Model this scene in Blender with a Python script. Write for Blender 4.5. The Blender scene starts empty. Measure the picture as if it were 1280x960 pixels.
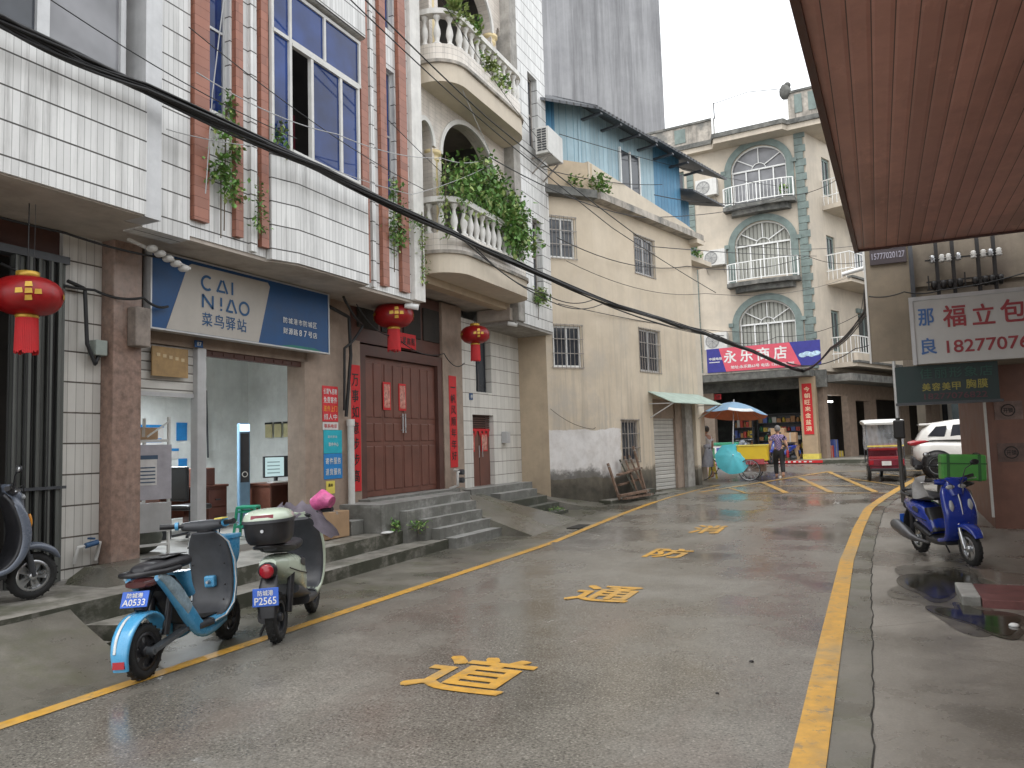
import bpy, bmesh, math, random
from mathutils import Matrix, Vector
from math import sin, cos, pi, radians, atan2, hypot
random.seed(7)
scene = bpy.context.scene
C = scene.collection

# ------------------------------------------------------------------ camera
EYE = 1.65
YAW, PITCH, ROLL = radians(25.3), radians(4.6), radians(1.75)
fw = Vector((-sin(YAW)*cos(PITCH), cos(YAW)*cos(PITCH), sin(PITCH)))
rt0 = Vector((cos(YAW), sin(YAW), 0)); up0 = rt0.cross(fw)
rt = rt0*cos(ROLL) - up0*sin(ROLL); up = up0*cos(ROLL) + rt0*sin(ROLL)
cd = bpy.data.cameras.new('camera'); cam = bpy.data.objects.new('camera', cd); C.objects.link(cam)
cam.matrix_world = Matrix(((rt.x, up.x, -fw.x, 0), (rt.y, up.y, -fw.y, 0), (rt.z, up.z, -fw.z, EYE), (0, 0, 0, 1)))
cd.sensor_width = 36.0; cd.lens = 961.0/1280.0*36.0; cd.clip_start = 0.05; cd.clip_end = 2000
scene.camera = cam

# ------------------------------------------------------------------ world, sun, exposure
SUN_EL, SUN_AZ = radians(62), radians(200)     # azimuth clockwise from +Y
w = bpy.data.worlds.new('World'); scene.world = w; w.use_nodes = True
nt = w.node_tree; bg = nt.nodes['Background']
sky = nt.nodes.new('ShaderNodeTexSky'); sky.sky_type = 'NISHITA'; sky.sun_disc = False
sky.sun_elevation = SUN_EL; sky.sun_rotation = SUN_AZ; sky.dust_density = 4; sky.air_density = 1.0
hs = nt.nodes.new('ShaderNodeHueSaturation'); hs.inputs['Saturation'].default_value = 0.16
mx = nt.nodes.new('ShaderNodeMixRGB'); mx.inputs[0].default_value = 0.62; mx.inputs[2].default_value = (11.0, 11.3, 11.6, 1)
nt.links.new(sky.outputs[0], hs.inputs['Color']); nt.links.new(hs.outputs[0], mx.inputs[1]); nt.links.new(mx.outputs[0], bg.inputs[0])
bg.inputs[1].default_value = 0.10
sd = bpy.data.lights.new('sun', 'SUN'); sun = bpy.data.objects.new('sun', sd); C.objects.link(sun)
sd.energy = 0.5; sd.angle = radians(25); sd.color = (1.0, 0.97, 0.93)
sdir = Vector((sin(SUN_AZ)*cos(SUN_EL), cos(SUN_AZ)*cos(SUN_EL), sin(SUN_EL)))
sun.rotation_euler = sdir.to_track_quat('Z', 'Y').to_euler()
scene.view_settings.view_transform = 'Standard'; scene.view_settings.look = 'None'
scene.view_settings.gamma = 1; scene.view_settings.use_curve_mapping = False
scene.view_settings.exposure = 1.15

# ------------------------------------------------------------------ material helpers
def _n(m, t, **kw):
    n = m.node_tree.nodes.new(t)
    for k, v in kw.items(): setattr(n, k, v)
    return n
def _base(name, rough, metal, spec=None):
    m = bpy.data.materials.new(name); m.use_nodes = True
    b = m.node_tree.nodes['Principled BSDF']
    b.inputs['Roughness'].default_value = rough; b.inputs['Metallic'].default_value = metal
    if spec is not None: b.inputs['Specular IOR Level'].default_value = spec
    return m, b
def L(m, a, b): m.node_tree.links.new(a, b)
def c4(c): return (c[0], c[1], c[2], 1.0)
def noise(m, scale, detail=5, rough=0.6, stretch=None, src='Object', off=(0, 0, 0)):
    tc = _n(m, 'ShaderNodeTexCoord'); mp = _n(m, 'ShaderNodeMapping')
    if src == 'World':
        g = _n(m, 'ShaderNodeNewGeometry'); L(m, g.outputs['Position'], mp.inputs[0])
    else: L(m, tc.outputs[src], mp.inputs[0])
    if stretch: mp.inputs['Scale'].default_value = stretch
    mp.inputs['Location'].default_value = off
    nz = _n(m, 'ShaderNodeTexNoise'); nz.inputs['Scale'].default_value = scale
    nz.inputs['Detail'].default_value = detail; nz.inputs['Roughness'].default_value = rough
    L(m, mp.outputs[0], nz.inputs['Vector']); return nz.outputs['Fac']
def ramp(m, fac, stops):
    r = _n(m, 'ShaderNodeValToRGB'); el = r.color_ramp.elements
    while len(el) < len(stops): el.new(0.5)
    for e, (p, c) in zip(el, stops):
        e.position = p; e.color = c4(c) if not isinstance(c, (int, float)) else (c, c, c, 1)
    L(m, fac, r.inputs[0]); return r.outputs[0]
def mix(m, fac, a, b, mode='MIX'):
    x = _n(m, 'ShaderNodeMixRGB', blend_type=mode)
    for i, v in ((0, fac), (1, a), (2, b)):
        if isinstance(v, (int, float)): x.inputs[i].default_value = v if i == 0 else (v, v, v, 1)
        elif isinstance(v, tuple): x.inputs[i].default_value = c4(v)
        else: L(m, v, x.inputs[i])
    return x.outputs[0]
def math_(m, op, a, b=None, c=None):
    x = _n(m, 'ShaderNodeMath', operation=op)
    for i, v in enumerate((a, b, c)):
        if v is None: continue
        if isinstance(v, (int, float)): x.inputs[i].default_value = v
        else: L(m, v, x.inputs[i])
    return x.outputs[0]
def bump(m, b, h, strength=0.3, dist=0.01):
    bp = _n(m, 'ShaderNodeBump'); bp.inputs['Strength'].default_value = strength; bp.inputs['Distance'].default_value = dist
    L(m, h, bp.inputs['Height']); L(m, bp.outputs[0], b.inputs['Normal'])
def pm(name, col, rough=0.5, metal=0.0, var=0.12, scale=6, streak=0.0, scol=(0.05, 0.045, 0.04), bmp=0.1, spec=None, blotch=0.0, bcol=(0.3, 0.28, 0.25), coat=0):
    """painted / plastered / metal surface: base colour with noise variation, run-down streaks and blotches of dirt"""
    m, b = _base(name, rough, metal, spec)
    n1 = noise(m, scale, 6, 0.65)
    lo = tuple(c*(1-var*1.6) for c in col); hi = tuple(min(1, c*(1+var)) for c in col)
    out = ramp(m, n1, [(0.3, lo), (0.7, hi)])
    if streak:
        s = noise(m, 1.6, 6, 0.7, (3.2, 3.2, 0.22))
        s2 = noise(m, 1.1, 4, 0.6)
        f = math_(m, 'MULTIPLY', ramp(m, s, [(0.48, 0.0), (0.72, 1.0)]), ramp(m, s2, [(0.35, 0.2), (0.7, 1.0)]))
        out = mix(m, math_(m, 'MULTIPLY', f, streak), out, scol)
    if blotch:
        s3 = noise(m, 0.9, 8, 0.72, None, 'Object', (3.1, 7.7, 1.3))
        out = mix(m, math_(m, 'MULTIPLY', ramp(m, s3, [(0.5, 0.0), (0.62, 1.0)]), blotch), out, bcol)
    L(m, out, b.inputs['Base Color'])
    rr = ramp(m, n1, [(0.2, max(0.03, rough-0.1)), (0.8, min(1, rough+0.12))]); L(m, rr, b.inputs['Roughness'])
    if bmp: bump(m, b, n1, bmp, 0.01)
    if coat: b.inputs['Coat Weight'].default_value = coat; b.inputs['Coat Roughness'].default_value = 0.08
    return m
def tm(name, col, grout, tw, th, lw, lh, rough=0.25, streak=0.3, scol=(0.10, 0.09, 0.08), var=0.06):
    """glazed wall tiles on the UV grid (metres): tw x th tiles, joints lw / lh wide"""
    m, b = _base(name, rough, 0)
    tc = _n(m, 'ShaderNodeUVMap'); sp = _n(m, 'ShaderNodeSeparateXYZ'); L(m, tc.outputs[0], sp.inputs[0])
    def joint(o, size, lwid):
        f = math_(m, 'FRACT', math_(m, 'DIVIDE', math_(m, 'ADD', o, 50.0), size))
        return math_(m, 'LESS_THAN', f, lwid/size)
    ju = joint(sp.outputs[0], tw, lw); jv = joint(sp.outputs[1], th, lh)
    # per-tile tint
    cu = math_(m, 'FLOOR', math_(m, 'DIVIDE', math_(m, 'ADD', sp.outputs[0], 50.0), tw)); cv = math_(m, 'FLOOR', math_(m, 'DIVIDE', math_(m, 'ADD', sp.outputs[1], 50.0), th))
    cb = _n(m, 'ShaderNodeCombineXYZ'); L(m, cu, cb.inputs[0]); L(m, cv, cb.inputs[1])
    wn = _n(m, 'ShaderNodeTexWhiteNoise'); L(m, cb.outputs[0], wn.inputs['Vector'])
    lo = tuple(c*(1-var*1.5) for c in col); hi = tuple(min(1, c*(1+var)) for c in col)
    out = ramp(m, wn.outputs['Value'], [(0.0, lo), (1.0, hi)])
    out = mix(m, ramp(m, noise(m, 2.0, 6, 0.7), [(0.35, 0.0), (0.75, 0.35)]), out, tuple(c*0.72 for c in col))
    s = noise(m, 1.9, 6, 0.7, (4, 4, 0.25)); s2 = noise(m, 0.7, 4, 0.6)
    f = math_(m, 'MULTIPLY', ramp(m, s, [(0.5, 0.0), (0.74, 1.0)]), ramp(m, s2, [(0.38, 0.15), (0.68, 1.0)]))
    out = mix(m, math_(m, 'MULTIPLY', f, streak), out, scol)
    gn = ramp(m, noise(m, 9, 4, 0.6), [(0.3, tuple(c*0.5 for c in grout)), (0.7, tuple(c*1.6 for c in grout))])
    out = mix(m, math_(m, 'MULTIPLY', ju, 0.55), out, gn); out = mix(m, jv, out, gn)
    L(m, out, b.inputs['Base Color'])
    j = math_(m, 'MAXIMUM', ju, jv)
    L(m, math_(m, 'ADD', math_(m, 'MULTIPLY', j, 0.5), rough), b.inputs['Roughness'])
    bump(m, b, math_(m, 'SUBTRACT', 1.0, j), 0.4, 0.004)
    return m
def stripe(name, c1, c2, period, width, axis=0, rough=0.45, metal=0.0, streak=0.2, bdist=0.01, stain=0):
    """surface with ribs or plank joints along the UV axis"""
    m, b = _base(name, rough, metal)
    tc = _n(m, 'ShaderNodeUVMap'); sp = _n(m, 'ShaderNodeSeparateXYZ'); L(m, tc.outputs[0], sp.inputs[0])
    u = math_(m, 'DIVIDE', math_(m, 'ADD', sp.outputs[axis], 40.0), period)
    j = math_(m, 'LESS_THAN', math_(m, 'FRACT', u), width/period)
    wn = _n(m, 'ShaderNodeTexWhiteNoise', noise_dimensions='1D'); L(m, math_(m, 'FLOOR', u), wn.inputs['W'])
    base = ramp(m, wn.outputs['Value'], [(0.0, tuple(c*0.85 for c in c1)), (1.0, tuple(min(1, c*1.12) for c in c1))])
    base = mix(m, ramp(m, noise(m, 2.2, 6, 0.7), [(0.4, 0.0), (0.75, 0.45)]), base, tuple(c*0.62 for c in c1))
    if streak:
        s = noise(m, 1.9, 6, 0.7, (4, 4, 0.25)); base = mix(m, math_(m, 'MULTIPLY', ramp(m, s, [(0.5, 0.0), (0.75, 1.0)]), streak), base, tuple(c*0.35 for c in c1))
    if stain:
        base = mix(m, ramp(m, noise(m, 0.55, 7, 0.7, (1, 0.45, 1), 'Object', (4, 1, 2)), [(0.45, 0.0), (0.62, stain)]), base, tuple(c*0.5 for c in c1))
        base = mix(m, ramp(m, noise(m, 1.7, 7, 0.75, (1, 0.5, 1), 'Object', (8, 3, 2)), [(0.58, 0.0), (0.66, stain*.6)]), base, tuple(min(1, c*1.35+.03) for c in c1))
    L(m, mix(m, j, base, c2), b.inputs['Base Color'])
    h = math_(m, 'PINGPONG', math_(m, 'FRACT', u), 0.5)
    bump(m, b, math_(m, 'MINIMUM', h, 0.18), 0.9, bdist*6)
    return m
def emit(name, col, strength):
    m, b = _base(name, 0.5, 0); b.inputs['Base Color'].default_value = c4(col)
    b.inputs['Emission Color'].default_value = c4(col); b.inputs['Emission Strength'].default_value = strength; return m
def glass(name, col, rough=0.06, alpha=1.0, var=0.3, spec=0.6):
    m, b = _base(name, rough, 0, spec)
    out = ramp(m, noise(m, 1.7, 3, 0.5), [(0.3, tuple(c*(1-var) for c in col)), (0.7, tuple(min(1, c*(1+var)) for c in col))])
    L(m, out, b.inputs['Base Color']); b.inputs['Alpha'].default_value = alpha; return m

M = {}
M['tile'] = tm('white_long_tiles', (0.70, 0.695, 0.675), (0.07, 0.065, 0.06), 0.067, 0.31, 0.005, 0.016, 0.22, 0.8, (0.14, 0.13, 0.115), 0.1)
M['tile_low'] = tm('old_wall_tiles', (0.62, 0.60, 0.555), (0.10, 0.085, 0.07), 0.098, 0.33, 0.007, 0.017, 0.3, 0.7, (0.16, 0.14, 0.12))
M['tile_sq'] = tm('small_cream_tiles', (0.72, 0.66, 0.585), (0.30, 0.27, 0.24), 0.11, 0.11, 0.006, 0.006, 0.3, 0.45)
M['tile_pink'] = tm('cream_strip_tiles', (0.66, 0.595, 0.525), (0.42, 0.37, 0.33), 0.22, 0.07, 0.005, 0.005, 0.35, 0.4)
M['tile_door'] = tm('square_white_tiles', (0.70, 0.68, 0.63), (0.12, 0.10, 0.08), 0.21, 0.30, 0.008, 0.012, 0.25, 0.35)
M['fin'] = tm('red_brown_fin_tiles', (0.32, 0.125, 0.078), (0.15, 0.06, 0.045), 0.24, 0.12, 0.0, 0.005, 0.4, 0.55, (0.12, 0.06, 0.05), 0.14)
M['conc'] = pm('weathered_concrete', (0.36, 0.34, 0.31), 0.85, 0, 0.22, 5, 0.5, (0.09, 0.085, 0.075), 0.5, blotch=0.4, bcol=(0.17, 0.16, 0.14))
M['soffit'] = pm('stained_soffit_plaster', (0.43, 0.38, 0.33), 0.85, 0, 0.15, 3, 0, bmp=0.2, blotch=0.5, bcol=(0.27, 0.225, 0.185))
M['whitep'] = pm('white_render', (0.72, 0.70, 0.66), 0.6, 0, 0.1, 4, 0.55, (0.2, 0.19, 0.17), 0.15, blotch=0.25, bcol=(0.45, 0.43, 0.39))
M['cream'] = pm('cream_render', (0.60, 0.525, 0.42), 0.75, 0, 0.07, 2.5, 0.35, (0.36, 0.30, 0.23), 0.15, blotch=0.3, bcol=(0.55, 0.48, 0.38))
M['creamd'] = pm('shaded_cream_render', (0.50, 0.40, 0.285), 0.8, 0, 0.1, 2.5, 0.4, (0.30, 0.23, 0.16), 0.15, blotch=0.3, bcol=(0.37, 0.29, 0.21))  # cream paint again, with shade mixed into its colour
M['yellowcol'] = pm('yellow_column_paint', (0.75, 0.60, 0.33), 0.5, 0, 0.06, 5, 0.25, (0.35, 0.27, 0.15))
M['granite'] = pm('brown_granite', (0.27, 0.175, 0.135), 0.5, 0, 0.28, 14, 0.45, (0.42, 0.36, 0.32), 0.15, blotch=0.4, bcol=(0.38, 0.32, 0.28))
M['tanwall'] = pm('tan_pier_render', (0.33, 0.25, 0.195), 0.65, 0, 0.16, 5, 0.35, (0.13, 0.10, 0.08), 0.2)
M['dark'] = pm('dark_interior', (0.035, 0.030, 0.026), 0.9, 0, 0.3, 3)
M['inwall'] = pm('shop_inner_wall', (0.74, 0.76, 0.74), 0.7, 0, 0.1, 2, 0.4, (0.42, 0.43, 0.42), 0.05, blotch=0.25, bcol=(0.42, 0.42, 0.40))
M['door'] = pm('brown_painted_door', (0.155, 0.060, 0.042), 0.42, 0, 0.16, 3, 0.25, (0.09, 0.04, 0.03), 0.1)
M['doord'] = pm('dark_brown_frame', (0.095, 0.040, 0.030), 0.5, 0, 0.2, 3)
M['red'] = pm('red_couplet_paper', (0.55, 0.014, 0.018), 0.6, 0, 0.08, 8, bmp=0.1)
M['redl'] = pm('lantern_red_cloth', (0.30, 0.006, 0.008), 0.38, 0, 0.15, 10, bmp=0.1)
M['gold'] = pm('gold_print', (0.62, 0.38, 0.06), 0.35, 0.4, 0.15, 12)
M['ink'] = pm('black_ink', (0.012, 0.010, 0.010), 0.5, 0, 0.2, 10, bmp=0)
M['black'] = pm('black_plastic', (0.022, 0.022, 0.025), 0.38, 0, 0.25, 9)
M['rubber'] = pm('tyre_rubber', (0.018, 0.018, 0.018), 0.75, 0, 0.3, 20, bmp=0.3)
M['dgrey'] = pm('dark_grey_plastic', (0.055, 0.058, 0.065), 0.42, 0, 0.15, 9)
M['steel'] = pm('bright_steel', (0.55, 0.56, 0.57), 0.3, 0.9, 0.1, 9)
M['white'] = pm('white_paint', (0.78, 0.78, 0.76), 0.4, 0, 0.05, 5)
M['whitedirt'] = pm('aged_white_paint', (0.62, 0.61, 0.58), 0.5, 0, 0.08, 5, 0.4, (0.25, 0.23, 0.2))
M['alu'] = pm('grey_window_frame', (0.50, 0.50, 0.50), 0.4, 0.3, 0.08, 5, 0.25, (0.2, 0.19, 0.18))
M['bars'] = pm('rusty_bars', (0.34, 0.31, 0.28), 0.6, 0.3, 0.25, 9, 0.3, (0.2, 0.1, 0.06))
M['gblue'] = glass('blue_tinted_glass', (0.012, 0.036, 0.15), 0.05, 1, 0.45, 0.4)
M['gdark'] = glass('dark_window_glass', (0.045, 0.05, 0.06), 0.1)
M['ggrey'] = glass('grey_window_glass', (0.20, 0.20, 0.21), 0.15)
M['gpale'] = glass('pale_curtained_glass', (0.42, 0.43, 0.45), 0.2)
M['curtain'] = stripe('grey_green_curtain', (0.38, 0.38, 0.34), (0.16, 0.16, 0.14), 0.17, 0.05, 0, 0.8, 0, 0.1)
M['shut'] = stripe('roller_shutter', (0.56, 0.54, 0.50), (0.20, 0.19, 0.17), 0.11, 0.014, 1, 0.5, 0.1, 0.2)
M['gate'] = stripe('folding_gate_slats', (0.12, 0.125, 0.115), (0.025, 0.025, 0.025), 0.075, 0.02, 0, 0.5, 0.3, 0.2)
M['bluesheet'] = stripe('blue_corrugated_sheet', (0.09, 0.26, 0.42), (0.05, 0.15, 0.27), 0.21, 0.02, 0, 0.5, 0.0, 0.25)
M['palesheet'] = stripe('faded_corrugated_sheet', (0.36, 0.50, 0.56), (0.20, 0.33, 0.41), 0.21, 0.02, 0, 0.5, 0.0, 0.25)
M['roofdark'] = stripe('dark_roof_sheet', (0.10, 0.105, 0.115), (0.05, 0.05, 0.05), 0.2, 0.05, 0, 0.6, 0, 0.1)
M['awning'] = stripe('red_brown_ceiling_boards', (0.56, 0.285, 0.235), (0.08, 0.038, 0.03), 0.152, 0.008, 0, 0.42, 0.0, 0.1, 0.004, 0.6)
def towermat():
    m, b = _base('bare_grey_concrete', 0.9, 0)
    o = ramp(m, noise(m, 0.35, 7, 0.7), [(0.3, (0.21, 0.21, 0.22)), (0.7, (0.32, 0.32, 0.325))])
    s = noise(m, 0.9, 8, 0.75, (1.6, 1.6, 0.07)); o = mix(m, ramp(m, s, [(0.45, 0.0), (0.7, 0.85)]), o, (0.10, 0.10, 0.105))
    s = noise(m, 2.2, 6, 0.7, (2.0, 2.0, 0.05), 'Object', (3, 5, 1)); o = mix(m, ramp(m, s, [(0.5, 0.0), (0.7, 0.4)]), o, (0.40, 0.40, 0.41))
    L(m, o, b.inputs['Base Color']); bump(m, b, noise(m, 3, 6, .7), .3, .02); return m
M['tower'] = towermat()
M['gwall'] = pm('beige_render', (0.52, 0.455, 0.37), 0.8, 0, 0.1, 1.2, 0.55, (0.27, 0.24, 0.2), 0.15, blotch=0.45, bcol=(0.43, 0.385, 0.325))
M['green'] = pm('grey_green_trim', (0.17, 0.215, 0.20), 0.7, 0, 0.2, 3, 0.4, (0.06, 0.075, 0.07))
M['parapet'] = pm('mouldy_parapet', (0.42, 0.38, 0.33), 0.85, 0, 0.3, 2.5, 0.95, (0.05, 0.05, 0.045), 0.2, blotch=0.85, bcol=(0.15, 0.15, 0.14))
M['mould'] = pm('black_mould_concrete', (0.13, 0.13, 0.12), 0.9, 0, 0.4, 4, 0.4, (0.03, 0.03, 0.03), 0.3, blotch=0.4, bcol=(0.33, 0.31, 0.28))
M['leaf'] = pm('green_leaf', (0.15, 0.30, 0.07), 0.5, 0, 0.5, 5, bmp=0)
M['leafy'] = pm('yellow_green_leaf', (0.30, 0.38, 0.12), 0.5, 0, 0.5, 5, bmp=0)
M['stem'] = pm('brown_stem', (0.12, 0.09, 0.06), 0.8)
M['wood'] = pm('weathered_wood', (0.20, 0.125, 0.085), 0.75, 0, 0.4, 8, 0.3, (0.05, 0.04, 0.035), 0.4)
M['card'] = pm('brown_cardboard', (0.40, 0.26, 0.15), 0.8, 0, 0.1, 5, bmp=0.1)
M['desk'] = pm('red_brown_desk', (0.15, 0.055, 0.035), 0.4, 0, 0.15, 5)
M['yellow'] = pm('yellow_road_paint', (0.60, 0.33, 0.055), 0.42, 0, 0.16, 9, 0, bmp=0.25, blotch=0.6, bcol=(0.36, 0.27, 0.14))
M['yellowworn'] = pm('worn_yellow_paint', (0.55, 0.33, 0.09), 0.4, 0, 0.2, 11, 0, bmp=0.25, blotch=0.75, bcol=(0.25, 0.22, 0.17))
M['skin'] = pm('skin', (0.48, 0.27, 0.19), 0.55, 0, 0.05, 8, bmp=0)
M['hair'] = pm('grey_black_hair', (0.10, 0.095, 0.09), 0.7, 0, 0.4, 40)

def wear(m, amount, col, sc=7.0):
    """paint worn through to the road in chips and tyre-rubbed patches"""
    b = m.node_tree.nodes['Principled BSDF']; old = b.inputs['Base Color'].links[0].from_socket
    a = ramp(m, noise(m, sc, 8, 0.8, None, 'World', (2, 9, 0)), [(0.54, 0.0), (0.60, 1.0)])
    c = ramp(m, noise(m, 0.9, 4, 0.6, None, 'World', (6, 1, 0)), [(0.35, 0.25), (0.65, 1.0)])
    L(m, mix(m, math_(m, 'MULTIPLY', math_(m, 'MULTIPLY', a, c), amount), old, col), b.inputs['Base Color'])
wear(M['yellow'], .85, (0.20, 0.175, 0.13)); wear(M['yellowworn'], .95, (0.17, 0.155, 0.13), 5.0)
# ------------------------------------------------------------------ mesh builder
def frame(x0, y0, dx=1, dy=0, z0=0):
    """local x along (dx,dy), local y 90 degrees to its left, z up"""
    l = hypot(dx, dy); dx /= l; dy /= l
    return Matrix(((dx, -dy, 0, x0), (dy, dx, 0, y0), (0, 0, 1, z0), (0, 0, 0, 1)))
ID = Matrix.Identity(4)
LF = frame(0, 0, 0, 1)            # left facade: local (Y, -X, Z)
class MB:
    def __init__(s, fr=ID): s.v = []; s.f = []; s.sm = []; s.fr = fr; s.uvs = {}
    def add(s, vs, fs, smooth=False):
        o = len(s.v); s.v += [Vector(v) for v in vs]; s.f += [tuple(i+o for i in f) for f in fs]; s.sm += [smooth]*len(fs); return s
    def box(s, x0, x1, y0, y1, z0, z1):
        return s.add([(x0,y0,z0),(x1,y0,z0),(x1,y1,z0),(x0,y1,z0),(x0,y0,z1),(x1,y0,z1),(x1,y1,z1),(x0,y1,z1)],
                     [(0,3,2,1),(4,5,6,7),(0,1,5,4),(1,2,6,5),(2,3,7,6),(3,0,4,7)])
    def bbox(s, x0, x1, y0, y1, z0, z1, b=0.01):
        """box with chamfered edges"""
        bm = bmesh.new(); bmesh.ops.create_cube(bm, size=1)
        for v in bm.verts: v.co = Vector(((x0+x1)/2+v.co.x*(x1-x0), (y0+y1)/2+v.co.y*(y1-y0), (z0+z1)/2+v.co.z*(z1-z0)))
        bmesh.ops.bevel(bm, geom=bm.edges[:], offset=b, segments=2, affect='EDGES', profile=0.5)
        bm.verts.index_update(); s.add([v.co.copy() for v in bm.verts], [[v.index for v in f.verts] for f in bm.faces]); bm.free(); return s
    def rbox(s, c, sx, sy, sz, mat):
        """box of size at c, rotated by 3x3 mat"""
        vs = [Vector(c)+mat@Vector((a*sx/2, b*sy/2, d*sz/2)) for d in (-1,1) for a,b in ((-1,-1),(1,-1),(1,1),(-1,1))]
        return s.add(vs, [(0,3,2,1),(4,5,6,7),(0,1,5,4),(1,2,6,5),(2,3,7,6),(3,0,4,7)])
    def bar(s, p, q, w, h=None):
        """rectangular bar from p to q"""
        p, q = Vector(p), Vector(q); d = (q-p); l = d.length; d.normalize(); h = h or w
        a = Vector((0,0,1)) if abs(d.z) < 0.95 else Vector((1,0,0)); x = d.cross(a).normalized(); y = x.cross(d)
        m = Matrix((x, y, d)).transposed(); return s.rbox((p+q)/2, w, h, l, m)
    def quad(s, a, b, c, d): return s.add([a,b,c,d], [(0,1,2,3)])
    def prism(s, pts, y0, y1):
        """outline in local xz extruded along y (y0 front)"""
        n = len(pts); v = [(p[0], y0, p[1]) for p in pts]+[(p[0], y1, p[1]) for p in pts]
        return s.add(v, [tuple(range(n)), tuple(range(2*n-1, n-1, -1))]+[(i, i+n, (i+1)%n+n, (i+1)%n) for i in range(n)])
    def plan(s, pts, z0, z1, smooth=False):
        """outline in local xy extruded up"""
        n = len(pts); v = [(p[0], p[1], z0) for p in pts]+[(p[0], p[1], z1) for p in pts]
        s.add(v, [tuple(range(n-1, -1, -1)), tuple(range(n, 2*n))]); 
        return s.add(v, [(i, (i+1)%n, (i+1)%n+n, i+n) for i in range(n)], smooth)
    def tube(s, pts, r, n=8, close=True):
        pts = [Vector(p) for p in pts]; rs = r if isinstance(r, (list, tuple)) else [r]*len(pts); vs = []; fs = []
        prev = None
        for i, p in enumerate(pts):
            d = (pts[min(i+1, len(pts)-1)]-pts[max(i-1, 0)]).normalized()
            if prev is None:
                a = Vector((0,0,1)) if abs(d.z) < 0.9 else Vector((1,0,0)); x = d.cross(a).normalized()
            else: x = (prev-d*prev.dot(d)).normalized()
            prev = x; y = d.cross(x)
            for k in range(n): t = 2*pi*k/n; vs.append(p+(x*cos(t)+y*sin(t))*rs[i])
        for i in range(len(pts)-1):
            for k in range(n): a = i*n+k; b = i*n+(k+1)%n; fs.append((a, b, b+n, a+n))
        s.add(vs, fs, True)
        if close: s.add(vs[:n], [tuple(range(n-1,-1,-1))]); s.add(vs[-n:], [tuple(range(n))])
        return s
    def cyl(s, p, q, r0, r1=None, n=16): return s.tube([p, q], [r0, r0 if r1 is None else r1], n)
    def lathe(s, prof, c=(0,0,0), n=20, axis='z', smooth=True):
        vs = []; fs = []
        for r, h in prof:
            for k in range(n):
                t = 2*pi*k/n; x, y = r*cos(t), r*sin(t)
                vs.append({'z': (x, y, h), 'y': (x, h, y), 'x': (h, x, y)}[axis])
        for i in range(len(prof)-1):
            for k in range(n): a = i*n+k; b = i*n+(k+1)%n; fs.append((a, b, b+n, a+n))
        ring_ = len(prof) > 2 and abs(prof[0][0]-prof[-1][0]) < 1e-6 and abs(prof[0][1]-prof[-1][1]) < 1e-6
        if ring_: pass
        elif prof[0][0] > 1e-5: fs.append(tuple(range(n-1,-1,-1)))
        if not ring_ and prof[-1][0] > 1e-5: fs.append(tuple(range((len(prof)-1)*n, len(prof)*n)))
        return s.add([Vector(v)+Vector(c) for v in vs], fs, smooth)
    def sphere(s, c, r, n=12, sc=(1,1,1)):
        vs = []; fs = []; h = n//2+1
        for i in range(h+1):
            ph = pi*i/h
            for k in range(n):
                t = 2*pi*k/n; vs.append(Vector(c)+Vector((r*sc[0]*sin(ph)*cos(t), r*sc[1]*sin(ph)*sin(t), r*sc[2]*cos(ph))))
        for i in range(h):
            for k in range(n): a = i*n+k; b = i*n+(k+1)%n; fs.append((a, a+n, b+n, b))
        return s.add(vs, fs, True)
    def sweep(s, st, n=18, e=2.6, sub=4, yo=0.0):
        """stations (x, z, half_width_y, half_thickness): superellipse section square to the path in xz, smoothed"""
        P = [Vector((a[0], a[1], a[2], a[3])) if False else tuple(a) for a in st]; Q = []
        for i in range(len(P)-1):
            p0, p1, p2, p3 = P[max(i-1,0)], P[i], P[i+1], P[min(i+2, len(P)-1)]
            for k in range(sub):
                t = k/sub
                Q.append(tuple(0.5*((2*b)+(-a+c)*t+(2*a-5*b+4*c-d)*t*t+(-a+3*b-3*c+d)*t**3) for a,b,c,d in zip(p0,p1,p2,p3)))
        Q.append(P[-1]); vs = []; fs = []
        for i, q in enumerate(Q):
            a, b = Q[max(i-1,0)], Q[min(i+1,len(Q)-1)]; dx, dz = b[0]-a[0], b[1]-a[1]; l = hypot(dx, dz) or 1; nx, nz = -dz/l, dx/l
            for k in range(n):
                t = 2*pi*k/n; cc, ss = cos(t), sin(t)
                u = abs(cc)**(2/e)*(1 if cc > 0 else -1)*max(q[2], 1e-4); v = abs(ss)**(2/e)*(1 if ss > 0 else -1)*max(q[3], 1e-4)
                vs.append((q[0]+nx*v, u+yo, q[1]+nz*v))
        for i in range(len(Q)-1):
            for k in range(n): a = i*n+k; b = i*n+(k+1)%n; fs.append((a, b, b+n, a+n))
        s.add(vs, fs, True); s.add(vs[:n], [tuple(range(n-1,-1,-1))]); s.add(vs[-n:], [tuple(range(n))]); return s
    def build(s, name, mat, parent=None, fr=None):
        me = bpy.data.meshes.new(name); inv = ID
        if parent is not None: inv = wm(parent).inverted()
        T = inv@s.fr
        me.from_pydata([T@v for v in s.v], [], s.f)
        me.polygons.foreach_set('use_smooth', s.sm)
        uv = me.uv_layers.new(name='UVMap'); data = uv.data
        for p, f in zip(me.polygons, s.f):
            a = s.v[f[0]]; nrm = Vector((0,0,0))
            for i in range(len(f)):
                c, d = s.v[f[i]], s.v[f[(i+1)%len(f)]]
                nrm += Vector(((c.y-d.y)*(c.z+d.z), (c.z-d.z)*(c.x+d.x), (c.x-d.x)*(c.y+d.y)))
            ax, ay, az = abs(nrm.x), abs(nrm.y), abs(nrm.z)
            for li, vi in zip(p.loop_indices, f):
                v = s.v[vi]
                data[li].uv = (v.x, v.y) if az > max(ax, ay) else ((v.x, v.z) if ay >= ax else (v.y, v.z))
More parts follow.
